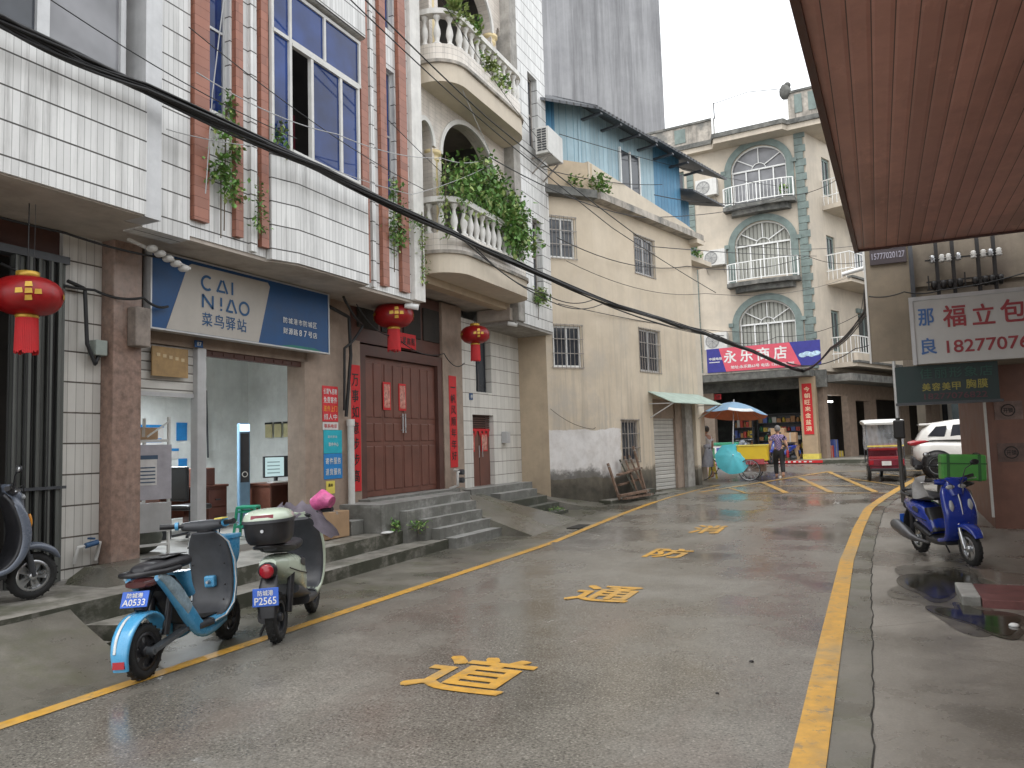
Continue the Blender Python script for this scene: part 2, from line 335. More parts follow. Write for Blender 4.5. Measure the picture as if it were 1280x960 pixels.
        ms = mat if isinstance(mat, (list, tuple)) else [mat]
        for x in ms: me.materials.append(x)
        me.validate()
        o = bpy.data.objects.new(name, me); C.objects.link(o)
        if parent is not None: o.parent = parent
        return o
def wm(o):
    m = Matrix.LocRotScale(o.location, o.rotation_euler, o.scale)
    return wm(o.parent)@m if o.parent else m
def tag(o, label=None, cat=None, group=None, kind=None):
    if label: o['label'] = label
    if cat: o['category'] = cat
    if group: o['group'] = group
    if kind: o['kind'] = kind
    return o
def thing(name, label, cat, loc=(0,0,0), rz=0, group=None):
    o = bpy.data.objects.new(name, None); C.objects.link(o); o.location = loc; o.rotation_euler = (0,0,rz); o.empty_display_size = 0.2
    return tag(o, label, cat, group)
def fthing(name, label, cat, fr, p=(0,0,0), group=None):
    q = fr@Vector(p); return thing(name, label, cat, q, atan2(fr[1][0], fr[0][0]), group)
def ofr(o):
    """frame matrix of an object: build its parts in its own local coordinates"""
    return wm(o)
def struct(name, mb, mat): return tag(mb.build(name, mat), kind='structure')
def copy_tree(o, parent=None):
    c = o.copy(); C.objects.link(c); c.parent = parent
    for ch in list(o.children): copy_tree(ch, c)
    return c

# ------------------------------------------------------------------ lettering
_gc = {}
def glyph(txt, bold=0.0):
    k = (txt, bold)
    if k in _gc: return _gc[k]
    cu = bpy.data.curves.new('t', 'FONT'); cu.body = txt; cu.offset = bold; cu.resolution_u = 3
    o = bpy.data.objects.new('t', cu); C.objects.link(o)
    bpy.context.view_layer.update()
    me = bpy.data.meshes.new_from_object(o.evaluated_get(bpy.context.evaluated_depsgraph_get()))
    vs = [(v.co.x, v.co.y) for v in me.vertices]; fs = [tuple(p.vertices) for p in me.polygons]
    bpy.data.objects.remove(o); bpy.data.curves.remove(cu); bpy.data.meshes.remove(me)
    xs = [v[0] for v in vs] or [0, 1]; ys = [v[1] for v in vs] or [0, 1]
    a, b, c, d = min(xs), max(xs), min(ys), max(ys)
    vs = [((x-a)/max(1e-6, b-a), (y-c)/max(1e-6, d-c)) for x, y in vs]
    _gc[k] = (vs, fs); return _gc[k]
def write(mb, txt, x0, x1, z0, z1, y, bold=0.0, th=0.004, shear=0):
    """lettering filling the box x0..x1, z0..z1 (towards the viewer, -y); bold strokes are laid as slightly shifted layers"""
    if txt == '一': zc = (z0+z1)/2; h_ = (z1-z0)*.07; z0, z1 = zc-h_, zc+h_; bold = 0
    vs, fs = glyph(txt, 0.0); b = min(bold*.55, .05)*max(z1-z0, 1e-6); b = min(b, (x1-x0)*.12)
    sh = [(0, 0)] if b <= 0 else [(-1, -1), (1, -1), (1, 1), (-1, 1), (0, 0), (1, 0), (-1, 0), (0, 1), (0, -1)]
    x0 += b; x1 -= b; z0 += b; z1 -= b
    for k, (dx, dz) in enumerate(sh):
        mb.add([(x0+(x1-x0)*u+shear*v+dx*b, y-k*0.00025, z0+(z1-z0)*v+dz*b) for u, v in vs], fs)
    return mb
def vwrite(mb, txt, x0, x1, z0, z1, y, bold=0.01, gap=0.25, th=0.002):
    n = len(txt); h = (z1-z0)/n
    for i, ch in enumerate(txt): write(mb, ch, x0, x1, z1-(i+1)*h+h*gap/2, z1-i*h-h*gap/2, y, bold, th)
    return mb

# ------------------------------------------------------------------ wall helpers
def wall(mb, x0, x1, z0, z1, yf, yb, holes=()):
    """wall between x0..x1, z0..z1 with rectangular holes (hx0,hx1,hz0,hz1), reveals included"""
    xs = sorted({x0, x1, *[h[0] for h in holes], *[h[1] for h in holes]}); zs = sorted({z0, z1, *[h[2] for h in holes], *[h[3] for h in holes]})
    xs = [x for x in xs if x0 <= x <= x1]; zs = [z for z in zs if z0 <= z <= z1]
    for a, b in zip(xs, xs[1:]):
        for c, d in zip(zs, zs[1:]):
            mx_, mz_ = (a+b)/2, (c+d)/2
            if any(h[0] < mx_ < h[1] and h[2] < mz_ < h[3] for h in holes): continue
            mb.quad((a,yf,c),(b,yf,c),(b,yf,d),(a,yf,d)); mb.quad((b,yb,c),(a,yb,c),(a,yb,d),(b,yb,d))
    mb.quad((x0,yb,z0),(x0,yf,z0),(x0,yf,z1),(x0,yb,z1)); mb.quad((x1,yf,z0),(x1,yb,z0),(x1,yb,z1),(x1,yf,z1))
    mb.quad((x0,yf,z1),(x1,yf,z1),(x1,yb,z1),(x0,yb,z1)); mb.quad((x0,yb,z0),(x1,yb,z0),(x1,yf,z0),(x0,yf,z0))
    for h in holes:
        a, b, c, d = h
        mb.quad((a,yf,c),(a,yb,c),(a,yb,d),(a,yf,d)); mb.quad((b,yb,c),(b,yf,c),(b,yf,d),(b,yb,d))
        mb.quad((a,yf,d),(a,yb,d),(b,yb,d),(b,yf,d))
        if c > z0: mb.quad((a,yb,c),(a,yf,c),(b,yf,c),(b,yb,c))
    return mb
def archpts(cx, r, zs, h, n=16): return [(cx+r*cos(pi-pi*i/n), zs+h*sin(pi*i/n)) for i in range(n+1)]
def archwall(mb, x0, x1, z0, z1, yf, yb, cx, r, zb, zs, h, n=16):
    """panel with one arched opening: half-width r, sill zb, spring zs, rise h"""
    A = archpts(cx, r, zs, h, n)
    def strip(y, flip):
        def q(*p):
            p = [(a, y, b) for a, b in p]; mb.add(p if not flip else p[::-1], [tuple(range(len(p)))])
        q((x0,z0),(cx-r,z0),(cx-r,z1),(x0,z1)) if False else None
        q((x0,zb),(cx-r,zb),(cx-r,zs),(x0,zs)); q((cx+r,zb),(x1,zb),(x1,zs),(cx+r,zs))
        if zb > z0: q((x0,z0),(x1,z0),(x1,zb),(x0,zb))
        q((x0,zs),(cx-r,zs),(cx-r,z1),(x0,z1)); q((cx+r,zs),(x1,zs),(x1,z1),(cx+r,z1))
        for (a, b), (c, d) in zip(A, A[1:]): q((a,b),(c,d),(c,z1),(a,z1))
    strip(yf, False); strip(yb, True)
    mb.quad((x0,yb,z0),(x0,yf,z0),(x0,yf,z1),(x0,yb,z1)); mb.quad((x1,yf,z0),(x1,yb,z0),(x1,yb,z1),(x1,yf,z1))
    mb.quad((cx-r,yf,zb),(cx-r,yb,zb),(cx-r,yb,zs),(cx-r,yf,zs)); mb.quad((cx+r,yb,zb),(cx+r,yf,zb),(cx+r,yf,zs),(cx+r,yb,zs))
    for (a, b), (c, d) in zip(A, A[1:]): mb.quad((a,yf,b),(a,yb,b),(c,yb,d),(c,yf,d))
    return mb
def window(par, fr, x0, x1, z0, z1, y, fm, gm, nx=2, nz=1, t=0.035, d=0.05, bars=0, inset=0.0, glasses=None, hbars=3, by=0.09):
    """framed window: frame (part) > pane, security_bars"""
    mb = MB(fr); yy = y+inset
    mb.box(x0, x1, yy, yy+d, z1-t, z1); mb.box(x0, x1, yy, yy+d, z0, z0+t); mb.box(x0, x0+t, yy+.002, yy+d-.002, z0+t, z1-t); mb.box(x1-t, x1, yy+.002, yy+d-.002, z0+t, z1-t)
    for i in range(1, nx): xx = x0+(x1-x0)*i/nx; mb.box(xx-t/2, xx+t/2, yy+.004, yy+d-.004, z0+t, z1-t)
    for i in range(1, nz): zz = z0+(z1-z0)*i/nz; mb.box(x0+t, x1-t, yy+.006, yy+d-.006, zz-t/2, zz+t/2)
    f = mb.build('window', fm, par)
    g = MB(fr); g.box(x0+t/2, x1-t/2, yy+d*.5, yy+d*.5+.008, z0+t/2, z1-t/2); g.build('pane', gm, f)
    if bars:
        b = MB(fr)
        for i in range(bars+1): xx = x0-.03+(x1-x0+.06)*i/bars; b.cyl((xx, y-by, z0-.04), (xx, y-by, z1+.04), .008, n=5)
        for i in range(hbars+1): zz = z0-.02+(z1-z0+.04)*i/hbars; b.bar((x0-.05, y-by-.008, zz), (x1+.05, y-by-.008, zz), .012, .02)
        for xx in (x0-.05, x1+.05):
            for zz in (z0, z1): b.bar((xx, y-by, zz), (xx, y+.01, zz), .015)
        b.build('security_bars', M['bars'], f)
    return f
def rnd(a, b): return random.uniform(a, b)
def leaves(mb, pts, size, n, spread, droop=0.3, fn=None):
    """small leaf faces scattered round the points"""
    for _ in range(n):
        p = Vector(random.choice(pts))+Vector((random.gauss(0, spread[0]), random.gauss(0, spread[1]), random.gauss(0, spread[2])))
        a = rnd(0, 2*pi); el = rnd(-1.0, 0.6)-droop; s = size*rnd(.6, 1.3)
        d = Vector((cos(a)*cos(el), sin(a)*cos(el), sin(el))); x = d.cross(Vector((rnd(-.4,.4), rnd(-.4,.4), 1))).normalized()*s*.32
        m_ = p+d*s*.45; u = d.cross(x).normalized()*s*.08
        mb.add([p, m_+x+u, p+d*s, m_-x+u, m_], [(0, 4, 1), (1, 4, 2), (0, 3, 4), (3, 2, 4)] if False else [(0,1,4),(1,2,4),(0,4,3),(4,2,3)])
    return mb
def G(y):
    """street level rises gently away from the camera"""
    return 0.0 if y < 12 else (0.028*(y-12) if y < 34 else 0.616)
# ================================================================== GROUND
def wetmat(name, dry, wet, rdry, rwet, lo=0.42, hi=0.62, sc=0.55, red=0.0, speck=0.3, b=0.25, bd=0.004, moss=0.0, crack=0.0):
    m, bs = _base(name, 0.5, 0, 0.5)
    n1 = noise(m, sc, 7, 0.62, None, 'World'); n2 = noise(m, 62, 4, 0.75, None, 'World'); n3 = noise(m, 5, 7, 0.7, None, 'World', (4, 2, 0))
    n5 = noise(m, 0.35, 4, 0.55, None, 'World', (9, 5, 0))
    f = ramp(m, n1, [(lo, 0.0), (hi, 1.0)])
    out = mix(m, f, dry, wet)
    out = mix(m, ramp(m, n3, [(0.35, 0.0), (0.7, 0.5)]), out, tuple(c*0.66 for c in dry))
    out = mix(m, ramp(m, n2, [(0.34, speck), (0.5, 0.0)]), out, tuple(c*0.3 for c in wet))
    out = mix(m, ramp(m, n2, [(0.56, 0.0), (0.74, speck)]), out, tuple(min(1, c*2.2) for c in dry))
    if red:
        r = ramp(m, noise(m, 0.8, 5, 0.6, (1, 0.5, 1), 'World', (12, 31, 0)), [(0.56, 0.0), (0.68, red)])
        out = mix(m, r, out, (0.17, 0.095, 0.075))
    if moss:
        r = ramp(m, noise(m, 1.3, 6, 0.7, None, 'World', (2, 11, 0)), [(0.5, 0.0), (0.66, moss)])
        out = mix(m, r, out, (0.10, 0.105, 0.055))
    if crack:
        vo = _n(m, 'ShaderNodeTexVoronoi', feature='DISTANCE_TO_EDGE'); g = _n(m, 'ShaderNodeNewGeometry'); vo.inputs['Scale'].default_value = 0.42
        ad = _n(m, 'ShaderNodeVectorMath', operation='ADD'); cb = _n(m, 'ShaderNodeCombineXYZ')
        L(m, math_(m, 'MULTIPLY', n3, 0.5), cb.inputs[0]); L(m, math_(m, 'MULTIPLY', n3, 0.35), cb.inputs[1])
        L(m, g.outputs['Position'], ad.inputs[0]); L(m, cb.outputs[0], ad.inputs[1]); L(m, ad.outputs[0], vo.inputs['Vector'])
        out = mix(m, ramp(m, vo.outputs['Distance'], [(0.0, crack), (0.006, 0.0)]), out, (0.03, 0.028, 0.025))
    L(m, out, bs.inputs['Base Color'])
    n6 = noise(m, 1.0, 6, 0.65, (1.5, 0.16, 1), 'World', (3, 8, 0))
    rr = math_(m, 'ADD', math_(m, 'MULTIPLY', f, rwet-rdry), rdry)
    rr = math_(m, 'ADD', rr, math_(m, 'MULTIPLY', math_(m, 'SUBTRACT', n6, 0.5), 0.5))
    rr = math_(m, 'ADD', rr, math_(m, 'MULTIPLY', math_(m, 'SUBTRACT', n5, 0.5), 0.35))
    L(m, math_(m, 'MAXIMUM', rr, 0.06), bs.inputs['Roughness'])
    bp = _n(m, 'ShaderNodeBump'); bp.inputs['Distance'].default_value = bd
    L(m, math_(m, 'MULTIPLY', math_(m, 'SUBTRACT', 1.0, math_(m, 'MULTIPLY', f, 0.55)), b), bp.inputs['Strength'])
    L(m, math_(m, 'ADD', n2, math_(m, 'MULTIPLY', n3, 1.5)), bp.inputs['Height']); L(m, bp.outputs[0], bs.inputs['Normal'])
    return m
M['road'] = wetmat('wet_asphalt', (0.235, 0.220, 0.192), (0.125, 0.114, 0.097), 0.42, 0.12, 0.38, 0.62, 0.5, red=0.18, speck=0.85, crack=0.12)
M['pave'] = wetmat('damp_concrete_apron', (0.30, 0.275, 0.24), (0.15, 0.135, 0.115), 0.5, 0.18, 0.40, 0.60, 0.55, speck=0.3, crack=0.35)
M['walk'] = wetmat('mossy_wet_concrete', (0.205, 0.19, 0.16), (0.105, 0.098, 0.08), 0.5, 0.2, 0.38, 0.58, 0.9, moss=0.55, speck=0.2, crack=0.3)
M['step'] = pm('worn_step_concrete', (0.30, 0.28, 0.245), 0.6, 0, 0.28, 4, 0.9, (0.045, 0.047, 0.033), 0.35, blotch=0.85, bcol=(0.11, 0.11, 0.075))
M['stepgrey'] = pm('grey_cement_blocks', (0.36, 0.355, 0.335), 0.75, 0, 0.2, 5, 0.65, (0.06, 0.06, 0.055), 0.35, blotch=0.45, bcol=(0.15, 0.15, 0.13))
M['mould_step'] = pm('mouldy_step_face', (0.13, 0.13, 0.11), 0.8, 0, 0.4, 6, 0.5, (0.03, 0.035, 0.025), 0.4, blotch=0.5, bcol=(0.24, 0.23, 0.20))
M['floor'] = pm('shop_floor_cement', (0.30, 0.285, 0.26), 0.4, 0, 0.1, 3, blotch=0.3, bcol=(0.2, 0.19, 0.17))

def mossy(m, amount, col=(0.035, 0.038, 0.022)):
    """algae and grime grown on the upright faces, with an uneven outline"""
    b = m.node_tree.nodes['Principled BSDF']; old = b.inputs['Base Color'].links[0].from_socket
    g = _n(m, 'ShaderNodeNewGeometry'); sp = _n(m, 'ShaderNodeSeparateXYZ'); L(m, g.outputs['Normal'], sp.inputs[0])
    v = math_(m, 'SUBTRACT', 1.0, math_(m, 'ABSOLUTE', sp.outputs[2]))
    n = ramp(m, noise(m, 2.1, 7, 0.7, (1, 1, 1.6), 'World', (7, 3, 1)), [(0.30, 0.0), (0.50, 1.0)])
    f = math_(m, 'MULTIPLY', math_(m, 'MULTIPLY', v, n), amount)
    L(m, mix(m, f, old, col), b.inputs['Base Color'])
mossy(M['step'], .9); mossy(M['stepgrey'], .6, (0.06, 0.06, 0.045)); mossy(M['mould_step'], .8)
def sheet(xl, xr, ys, dz, name, mat, nx=1):
    mb = MB()
    for a, b in zip(ys, ys[1:]):
        for i in range(nx):
            u0, u1 = i/nx, (i+1)/nx
            la, ra, lb, rb = xl(a), xr(a), xl(b), xr(b)
            mb.quad((la+(ra-la)*u0, a, G(a)+dz), (la+(ra-la)*u1, a, G(a)+dz), (lb+(rb-lb)*u1, b, G(b)+dz), (lb+(rb-lb)*u0, b, G(b)+dz))
    return struct(name, mb, mat)
YS = [-12, -6, 0, 4, 8, 12, 14, 16, 18, 20, 22, 24, 26, 28, 30, 32, 34, 45, 70, 130, 300]
sheet(lambda y: -90, lambda y: 90, YS, 0.0, 'ground', M['walk'], 6)
def interp(tab, y):
    if y <= tab[0][0]: return tab[0][1]
    for (a, u), (b, v) in zip(tab, tab[1:]):
        if y <= b: return u+(v-u)*(y-a)/(b-a)
    return tab[-1][1]
RT = [(-12, -.42), (4, -.42), (7, -.45), (11.3, -.48), (14.5, -.40), (17.4, -.27), (19.4, 0.0), (21.5, .33), (25.5, 1.0), (28, 1.6), (31, 2.6)]
LT = [(-12, -5.03), (16, -5.07), (18.1, -5.02), (19.6, -4.9), (21.6, -4.62), (23.4, -4.25)]
def fy(a, b, n): return [a+(b-a)*i/n for i in range(n+1)]
sheet(lambda y: interp(LT, y) if y < 23.4 else interp([(23.4, -4.3), (24.2, -14), (24.3, -30)], y), lambda y: interp(RT, y) if y < 31 else interp([(31, 2.6), (33, 6), (34, 30)], y),
      fy(-6, 23.4, 30)+[23.8, 24.2, 25, 26, 27, 28, 29, 30, 31, 32, 33, 33.9], 0.004, 'road', M['road'])
sheet(lambda y: interp(RT, y)+.30, lambda y: 7, fy(-6, 31, 30), 0.004, 'pavement', M['pave'])
# side street beyond the junction, heading right
mb = MB(); mb.quad((1.5, 33.9, .622), (12, 33.9, .622), (34, 90, .622), (24, 90, .622)); struct('side_street', mb, M['road'])
# painted lines
def ribbon(pts, wd, dz=0.009, mb=None):
    mb = mb or MB(); P = [Vector((p[0], p[1], 0)) for p in pts]; ed = []
    for i, p in enumerate(P):
        d = (P[min(i+1, len(P)-1)]-P[max(i-1, 0)]).normalized(); nrm = Vector((-d.y, d.x, 0))
        a, b = p+nrm*wd/2, p-nrm*wd/2; ed.append(((a.x, a.y, G(a.y)+dz), (b.x, b.y, G(b.y)+dz)))
    for (a, b), (c, d) in zip(ed, ed[1:]): mb.quad(b, d, c, a)
    return mb
struct('edge_line', ribbon([(interp(LT, y), y) for y in fy(-5, 18.5, 40)], 0.13), M['yellow'])
struct('edge_line', ribbon([(interp(RT, y), y) for y in fy(-5, 29.5, 70)], 0.17), M['yellow'])
struct('edge_line', ribbon([(interp(LT, y), y) for y in fy(18.5, 23.2, 14)], 0.10, 0.009), M['yellowworn'])
mb = MB()
def dens(a, b, n=10): return [(a[0]+(b[0]-a[0])*i/n, a[1]+(b[1]-a[1])*i/n) for i in range(n+1)]
for k, (a, b) in enumerate([((-4.4, 20.9), (-1.6, 28.1)), ((-1.6, 28.1), (-.15, 20.9)), ((-4.45, 20.6), (.15, 20.6)), ((-3.2, 24.0), (-2.2, 20.7)), ((-2.4, 26.0), (-1.15, 20.8)),
             ((-3.9, 22.2), (-3.2, 20.7)), ((-.1, 27.0), (.95, 24.9)), ((-1.0, 25.4), (.45, 22.4)), ((-3.7, 22.6), (-.4, 22.6)), ((-1.6, 28.1), (1.4, 28.0))]):
    ribbon(dens(a, b), 0.15 if k in (0, 1, 3, 4) else 0.08, 0.013+0.0007*k, mb)
struct('junction_markings', mb, M['yellowworn'])
# fire-lane lettering, each character seen upright by whoever walks up the street
RFR = Matrix(((1,0,0,0),(0,0,1,0),(0,-1,0,0),(0,0,0,1)))    # local x -> X, local z -> Y, local y -> -Z
for ch, a, b, c, d, bo in (('道', -3.16, -2.37, 4.63, 5.47, .035), ('通', -3.15, -2.45, 7.73, 8.60, .035), ('防', -3.18, -2.58, 10.88, 11.8, .035), ('消', -3.12, -2.56, 13.5, 14.5, .03)):
    mb = MB(); write(mb, ch, a, b, c, d, 0, bo, 0)
    mb.v = [Vector((v.x, v.z, G(v.z)+.0095-v.y)) for v in mb.v]
    struct('road_lettering', mb, M['yellow'])
# kerb joint + drain gap on the right, tyre-worn crack
pts = [(interp(RT, y)+.30+rnd(-.012, .012), y) for y in fy(-4, 22, 160)]
M['gap'] = pm('dark_joint', (0.03, 0.028, 0.024), 0.9)
struct('pavement_joint', ribbon(pts, 0.009, 0.0105), M['gap'])
# puddles
M['puddle'] = pm('puddle_water', (0.035, 0.032, 0.022), 0.09, 0, 0.3, 2, 0, bmp=0.0, spec=0.6)
M['damp1'] = pm('soaked_concrete', (0.07, 0.063, 0.05), 0.2, 0, 0.4, 4, 0, bmp=0.15)
M['damp2'] = pm('damp_concrete', (0.13, 0.118, 0.098), 0.3, 0, 0.35, 3, 0, bmp=0.2)
def blob(cx, cy, rx, ry, rot, seed, n=44):
    rs = random.Random(seed); ph = [rs.uniform(0, 6.28) for _ in range(5)]; am = [rs.uniform(.05, .16) for _ in range(5)]; P = []
    for i in range(n):
        t = 2*pi*i/n; r = 1+sum(a*sin((k+2)*t+p) for k, (a, p) in enumerate(zip(am, ph)))
        x, y = rx*r*cos(t), ry*r*sin(t); P.append((cx+x*cos(rot)-y*sin(rot), cy+x*sin(rot)+y*cos(rot)))
    return P
for k, (cx, cy, rx, ry, rot) in enumerate([(.55, 9.75, .33, .85, -.1), (.72, 8.0, .22, .55, .3), (-4.3, 3.75, .35, .5, .2), (-5.6, 9.6, .22, .8, .05), (-1.6, 8.2, .25, .7, .3), (-4.2, 11.5, .3, 1.0, 0), (-4.9, 14.9, .25, .9, 0)]):
    mb = MB(); P = blob(cx, cy, rx, ry, rot, k+3); mb.add([(p[0], p[1], G(p[1])+.0125) for p in P], [tuple(range(len(P)))])
    if k in (0, 1):
        struct('puddle', mb, M['puddle'])
        for q, (s_, mt) in enumerate(((1.22, 'damp1'), (1.6, 'damp2'))):
            P = blob(cx, cy, rx*s_, ry*s_, rot, k+3+q*7, 60); mb = MB(); mb.add([(p[0], p[1], G(p[1])+.0108-q*.0022-k*.0007) for p in P], [tuple(range(len(P)))]); struct('damp_patch', mb, M[mt])
# red brick-coloured patch and kerb stones by the right shop
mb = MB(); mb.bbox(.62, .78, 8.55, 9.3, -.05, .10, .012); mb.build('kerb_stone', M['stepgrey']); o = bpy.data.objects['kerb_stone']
tag(o, 'short grey kerb stone at the end of the red mat by the puddle', 'kerb stone')
mb = MB(); mb.bbox(.785, 3.0, 8.5, 9.35, -.05, .085, .008); struct('red_forecourt', mb, pm('dull_red_cement', (0.17, 0.065, 0.06), 0.55, 0, 0.25, 5, 0, bmp=.3, blotch=.3, bcol=(.24,.16,.14)))
mb = MB(); mb.bbox(1.02, 3.0, -1, 7.55, -.05, .15, .02); struct('shop_step', mb, pm('beige_step', (0.46, 0.40, 0.32), 0.6, 0, 0.12, 5, 0, bmp=.2, blotch=.3, bcol=(.3,.27,.22)))

# ------------------------------------------------ raised walkway, steps and ramps on the left
def ledge(name, pts, z0, z1, mat, top=None):
    mb = MB(); mb.plan(pts, z0, z1); return struct(name, mb, mat)
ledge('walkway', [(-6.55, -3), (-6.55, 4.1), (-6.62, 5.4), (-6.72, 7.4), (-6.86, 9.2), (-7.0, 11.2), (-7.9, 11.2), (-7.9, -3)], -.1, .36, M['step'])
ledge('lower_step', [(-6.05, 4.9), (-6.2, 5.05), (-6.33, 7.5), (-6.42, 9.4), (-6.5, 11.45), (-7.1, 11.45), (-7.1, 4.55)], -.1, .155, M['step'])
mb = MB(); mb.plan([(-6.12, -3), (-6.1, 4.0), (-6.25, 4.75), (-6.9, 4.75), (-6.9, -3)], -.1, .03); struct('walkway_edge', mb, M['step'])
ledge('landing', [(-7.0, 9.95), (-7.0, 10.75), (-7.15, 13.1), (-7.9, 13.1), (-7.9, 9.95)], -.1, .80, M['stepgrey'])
t = 0
stairs = thing('entrance_stairs', 'grey cement stairs of five staggered steps leading up to the big brown double door', 'stairs', (-7.0, 11.6, 0))
for i, (z, xa, ya, yb) in enumerate([(.66, -6.86, 10.45, 12.75), (.50, -6.72, 10.78, 12.72), (.335, -6.56, 10.95, 12.78), (.17, -6.34, 11.1, 12.95)]):
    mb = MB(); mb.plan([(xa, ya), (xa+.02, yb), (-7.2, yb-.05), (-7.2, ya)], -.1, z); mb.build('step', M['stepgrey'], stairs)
stairs2 = thing('entrance_stairs', 'mossy dark steps leading up to the narrow red-brown door by the shaded cream wall', 'stairs', (-7.0, 15.9, 0))
for i, (z, xa, ya, yb) in enumerate([(.80, -7.45, 13.7, 16.6), (.66, -7.2, 14.5, 16.3), (.50, -6.98, 14.55, 16.35), (.34, -6.75, 14.5, 16.5), (.19, -6.45, 14.3, 16.3)]):
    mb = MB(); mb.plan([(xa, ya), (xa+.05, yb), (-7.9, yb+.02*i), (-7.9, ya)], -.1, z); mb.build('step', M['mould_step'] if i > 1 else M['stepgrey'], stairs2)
def rampmesh(name, a0, a1, b0, b1, zt, zb, mat, n=8):
    """concrete ramp from the wall edge a0-a1 down to the street edge b0-b1, with its side faces"""
    mb = MB(); top = []
    for i in range(n+1):
        u = i/n; z = zt+(zb-zt)*(u**.85); p = (a0[0]+(b0[0]-a0[0])*u, a0[1]+(b0[1]-a0[1])*u, z); q = (a1[0]+(b1[0]-a1[0])*u, a1[1]+(b1[1]-a1[1])*u, z); top.append((p, q))
    for (p, q), (r, s_) in zip(top, top[1:]):
        mb.quad(p, r, s_, q); mb.quad(p, (p[0], p[1], -.1), (r[0], r[1], -.1), r); mb.quad(q, s_, (s_[0], s_[1], -.1), (q[0], q[1], -.1))
    p, q = top[-1]; mb.quad(p, (p[0], p[1], -.1), (q[0], q[1], -.1), q)
    return struct(name, mb, mat)
rampmesh('ramp', (-7.75, 12.6), (-7.75, 13.9), (-5.65, 12.8), (-5.45, 15.4), .84, .0, M['walk'])
rampmesh('ramp', (-7.75, 16.35), (-7.75, 18.6), (-5.7, 17.1), (-5.6, 18.6), .62, .07, M['walk'])
rampmesh('ramp', (-6.62, 2.2), (-6.62, 4.6), (-5.3, 1.8), (-5.35, 4.3), .34, .0, M['walk'])
mb = MB(); mb.box(-7.45, -6.9, 5.55, 6.55, .3, .0); 
mb = MB(); mb.add([(-7.75,5.3,.36),(-7.05,5.3,.36),(-6.95,6.6,.36),(-7.75,6.6,.36),(-7.6,5.45,.52),(-7.25,5.5,.50),(-7.2,6.45,.50),(-7.6,6.5,.52)], [(4,5,6,7),(0,1,5,4),(1,2,6,5),(2,3,7,6),(3,0,4,7)], True)
tag(mb.build('pillar_plinth', M['walk']), 'mossy cement plinth heaped round the foot of the brown granite pillar', 'plinth')

# ================================================================== LEFT BUILDING (white tiles)
B = thing('tiled_building', 'white-tiled three-storey building with red-brown fins, blue windows and rounded balconies above the shops', 'building', (-7.8, 10, 0), pi/2)
F = LF
def part(name, mb, mat, par=B): return mb.build(name, mat, par)
# --- ground floor wall (plane at local y = 7.8)
SH = 4.25
mb = MB(F); wall(mb, 5.3, 5.76, .3, SH, 7.8, 8.1); part('pillar', mb, M['tile_low'])
mb = MB(F); mb.bbox(5.765, 6.13, 7.60, 8.1, .3, SH, .015); part('pillar', mb, M['granite'])
mb = MB(F); wall(mb, 9.22, 10.28, .3, 4.55, 7.8, 8.2); part('pier', mb, M['tanwall'])
mb = MB(F); wall(mb, 6.13, 9.22, 3.02, SH, 7.82, 8.1); part('lintel', mb, M['tanwall'])
mb = MB(F); mb.box(2.5, 5.3, 7.86, 8.1, 3.78, SH); part('lintel', mb, M['doord'])
mb = MB(F); wall(mb, 10.28, 14.2, 3.5, 4.6, 7.9, 8.2); part('transom', mb, M['doord'])
for i in range(5):
    mb = MB(F); mb.bbox(10.6+i*.7, 11.2+i*.7, 7.87, 7.905, 3.75, 4.4, .01); part('transom_panel', mb, M['dark'])
mb = MB(F); mb.box(2.0, 2.6, 7.8, 8.1, .3, SH); part('pillar', mb, M['tile_low'])
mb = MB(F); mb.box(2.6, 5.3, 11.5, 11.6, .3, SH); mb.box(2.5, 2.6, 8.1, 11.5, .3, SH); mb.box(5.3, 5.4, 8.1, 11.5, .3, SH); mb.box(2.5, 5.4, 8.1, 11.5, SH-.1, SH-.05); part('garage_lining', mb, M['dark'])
mb = MB(F); mb.box(2.5, 5.4, 7.7, 11.5, .3, .4); part('garage_floor', mb, M['floor'])
# folding gate
mb = MB(F)
for i in range(9): 
    x = 4.80+i*.054; mb.box(x, x+.045, 7.72-(i%2)*.045, 7.80-(i%2)*.045, .4, 3.72)
mb.box(4.74, 4.79, 7.7, 7.8, .4, 3.72)
g = part('folding_gate', mb, M['gate'])
mb = MB(F); mb.box(4.76, 5.28, 7.655, 7.67, 1.35, 1.38); mb.build('rail', M['dgrey'], g)
mb = MB(F); mb.box(2.6, 5.3, 7.68, 7.84, 3.72, 3.80); part('gate_track', mb, M['dgrey'])
# --- shop room
mb = MB(F); mb.box(6.2, 13.5, 12.3, 12.4, .3, 4.1)
mb.quad((6.1,8.1,.3),(6.1,12.3,.3),(6.1,12.3,4.1),(6.1,8.1,4.1)); mb.quad((12.6,12.3,.3),(12.6,10.2,.3),(12.6,10.2,4.1),(12.6,12.3,4.1))
mb.box(9.6, 12.6, 10.1, 10.2, .3, 4.1) if False else None
mb.quad((13.4,8.3,.3),(13.4,12.3,.3),(13.4,12.3,4.1),(13.4,8.3,4.1)); part('room_wall', mb, M['inwall'])
mb = MB(F); mb.quad((10.3,8.25,.3),(13.4,8.25,.3),(13.4,8.25,4.1),(10.3,8.25,4.1)); part('room_wall', mb, M['inwall'])
mb = MB(F); mb.box(6.1, 13.5, 7.8, 12.3, .3, .44); part('shop_floor', mb, M['floor'])
mb = MB(F); mb.box(6.2, 13.5, 8.1, 12.3, 4.1, 4.2); part('room_ceiling', mb, M['inwall'])
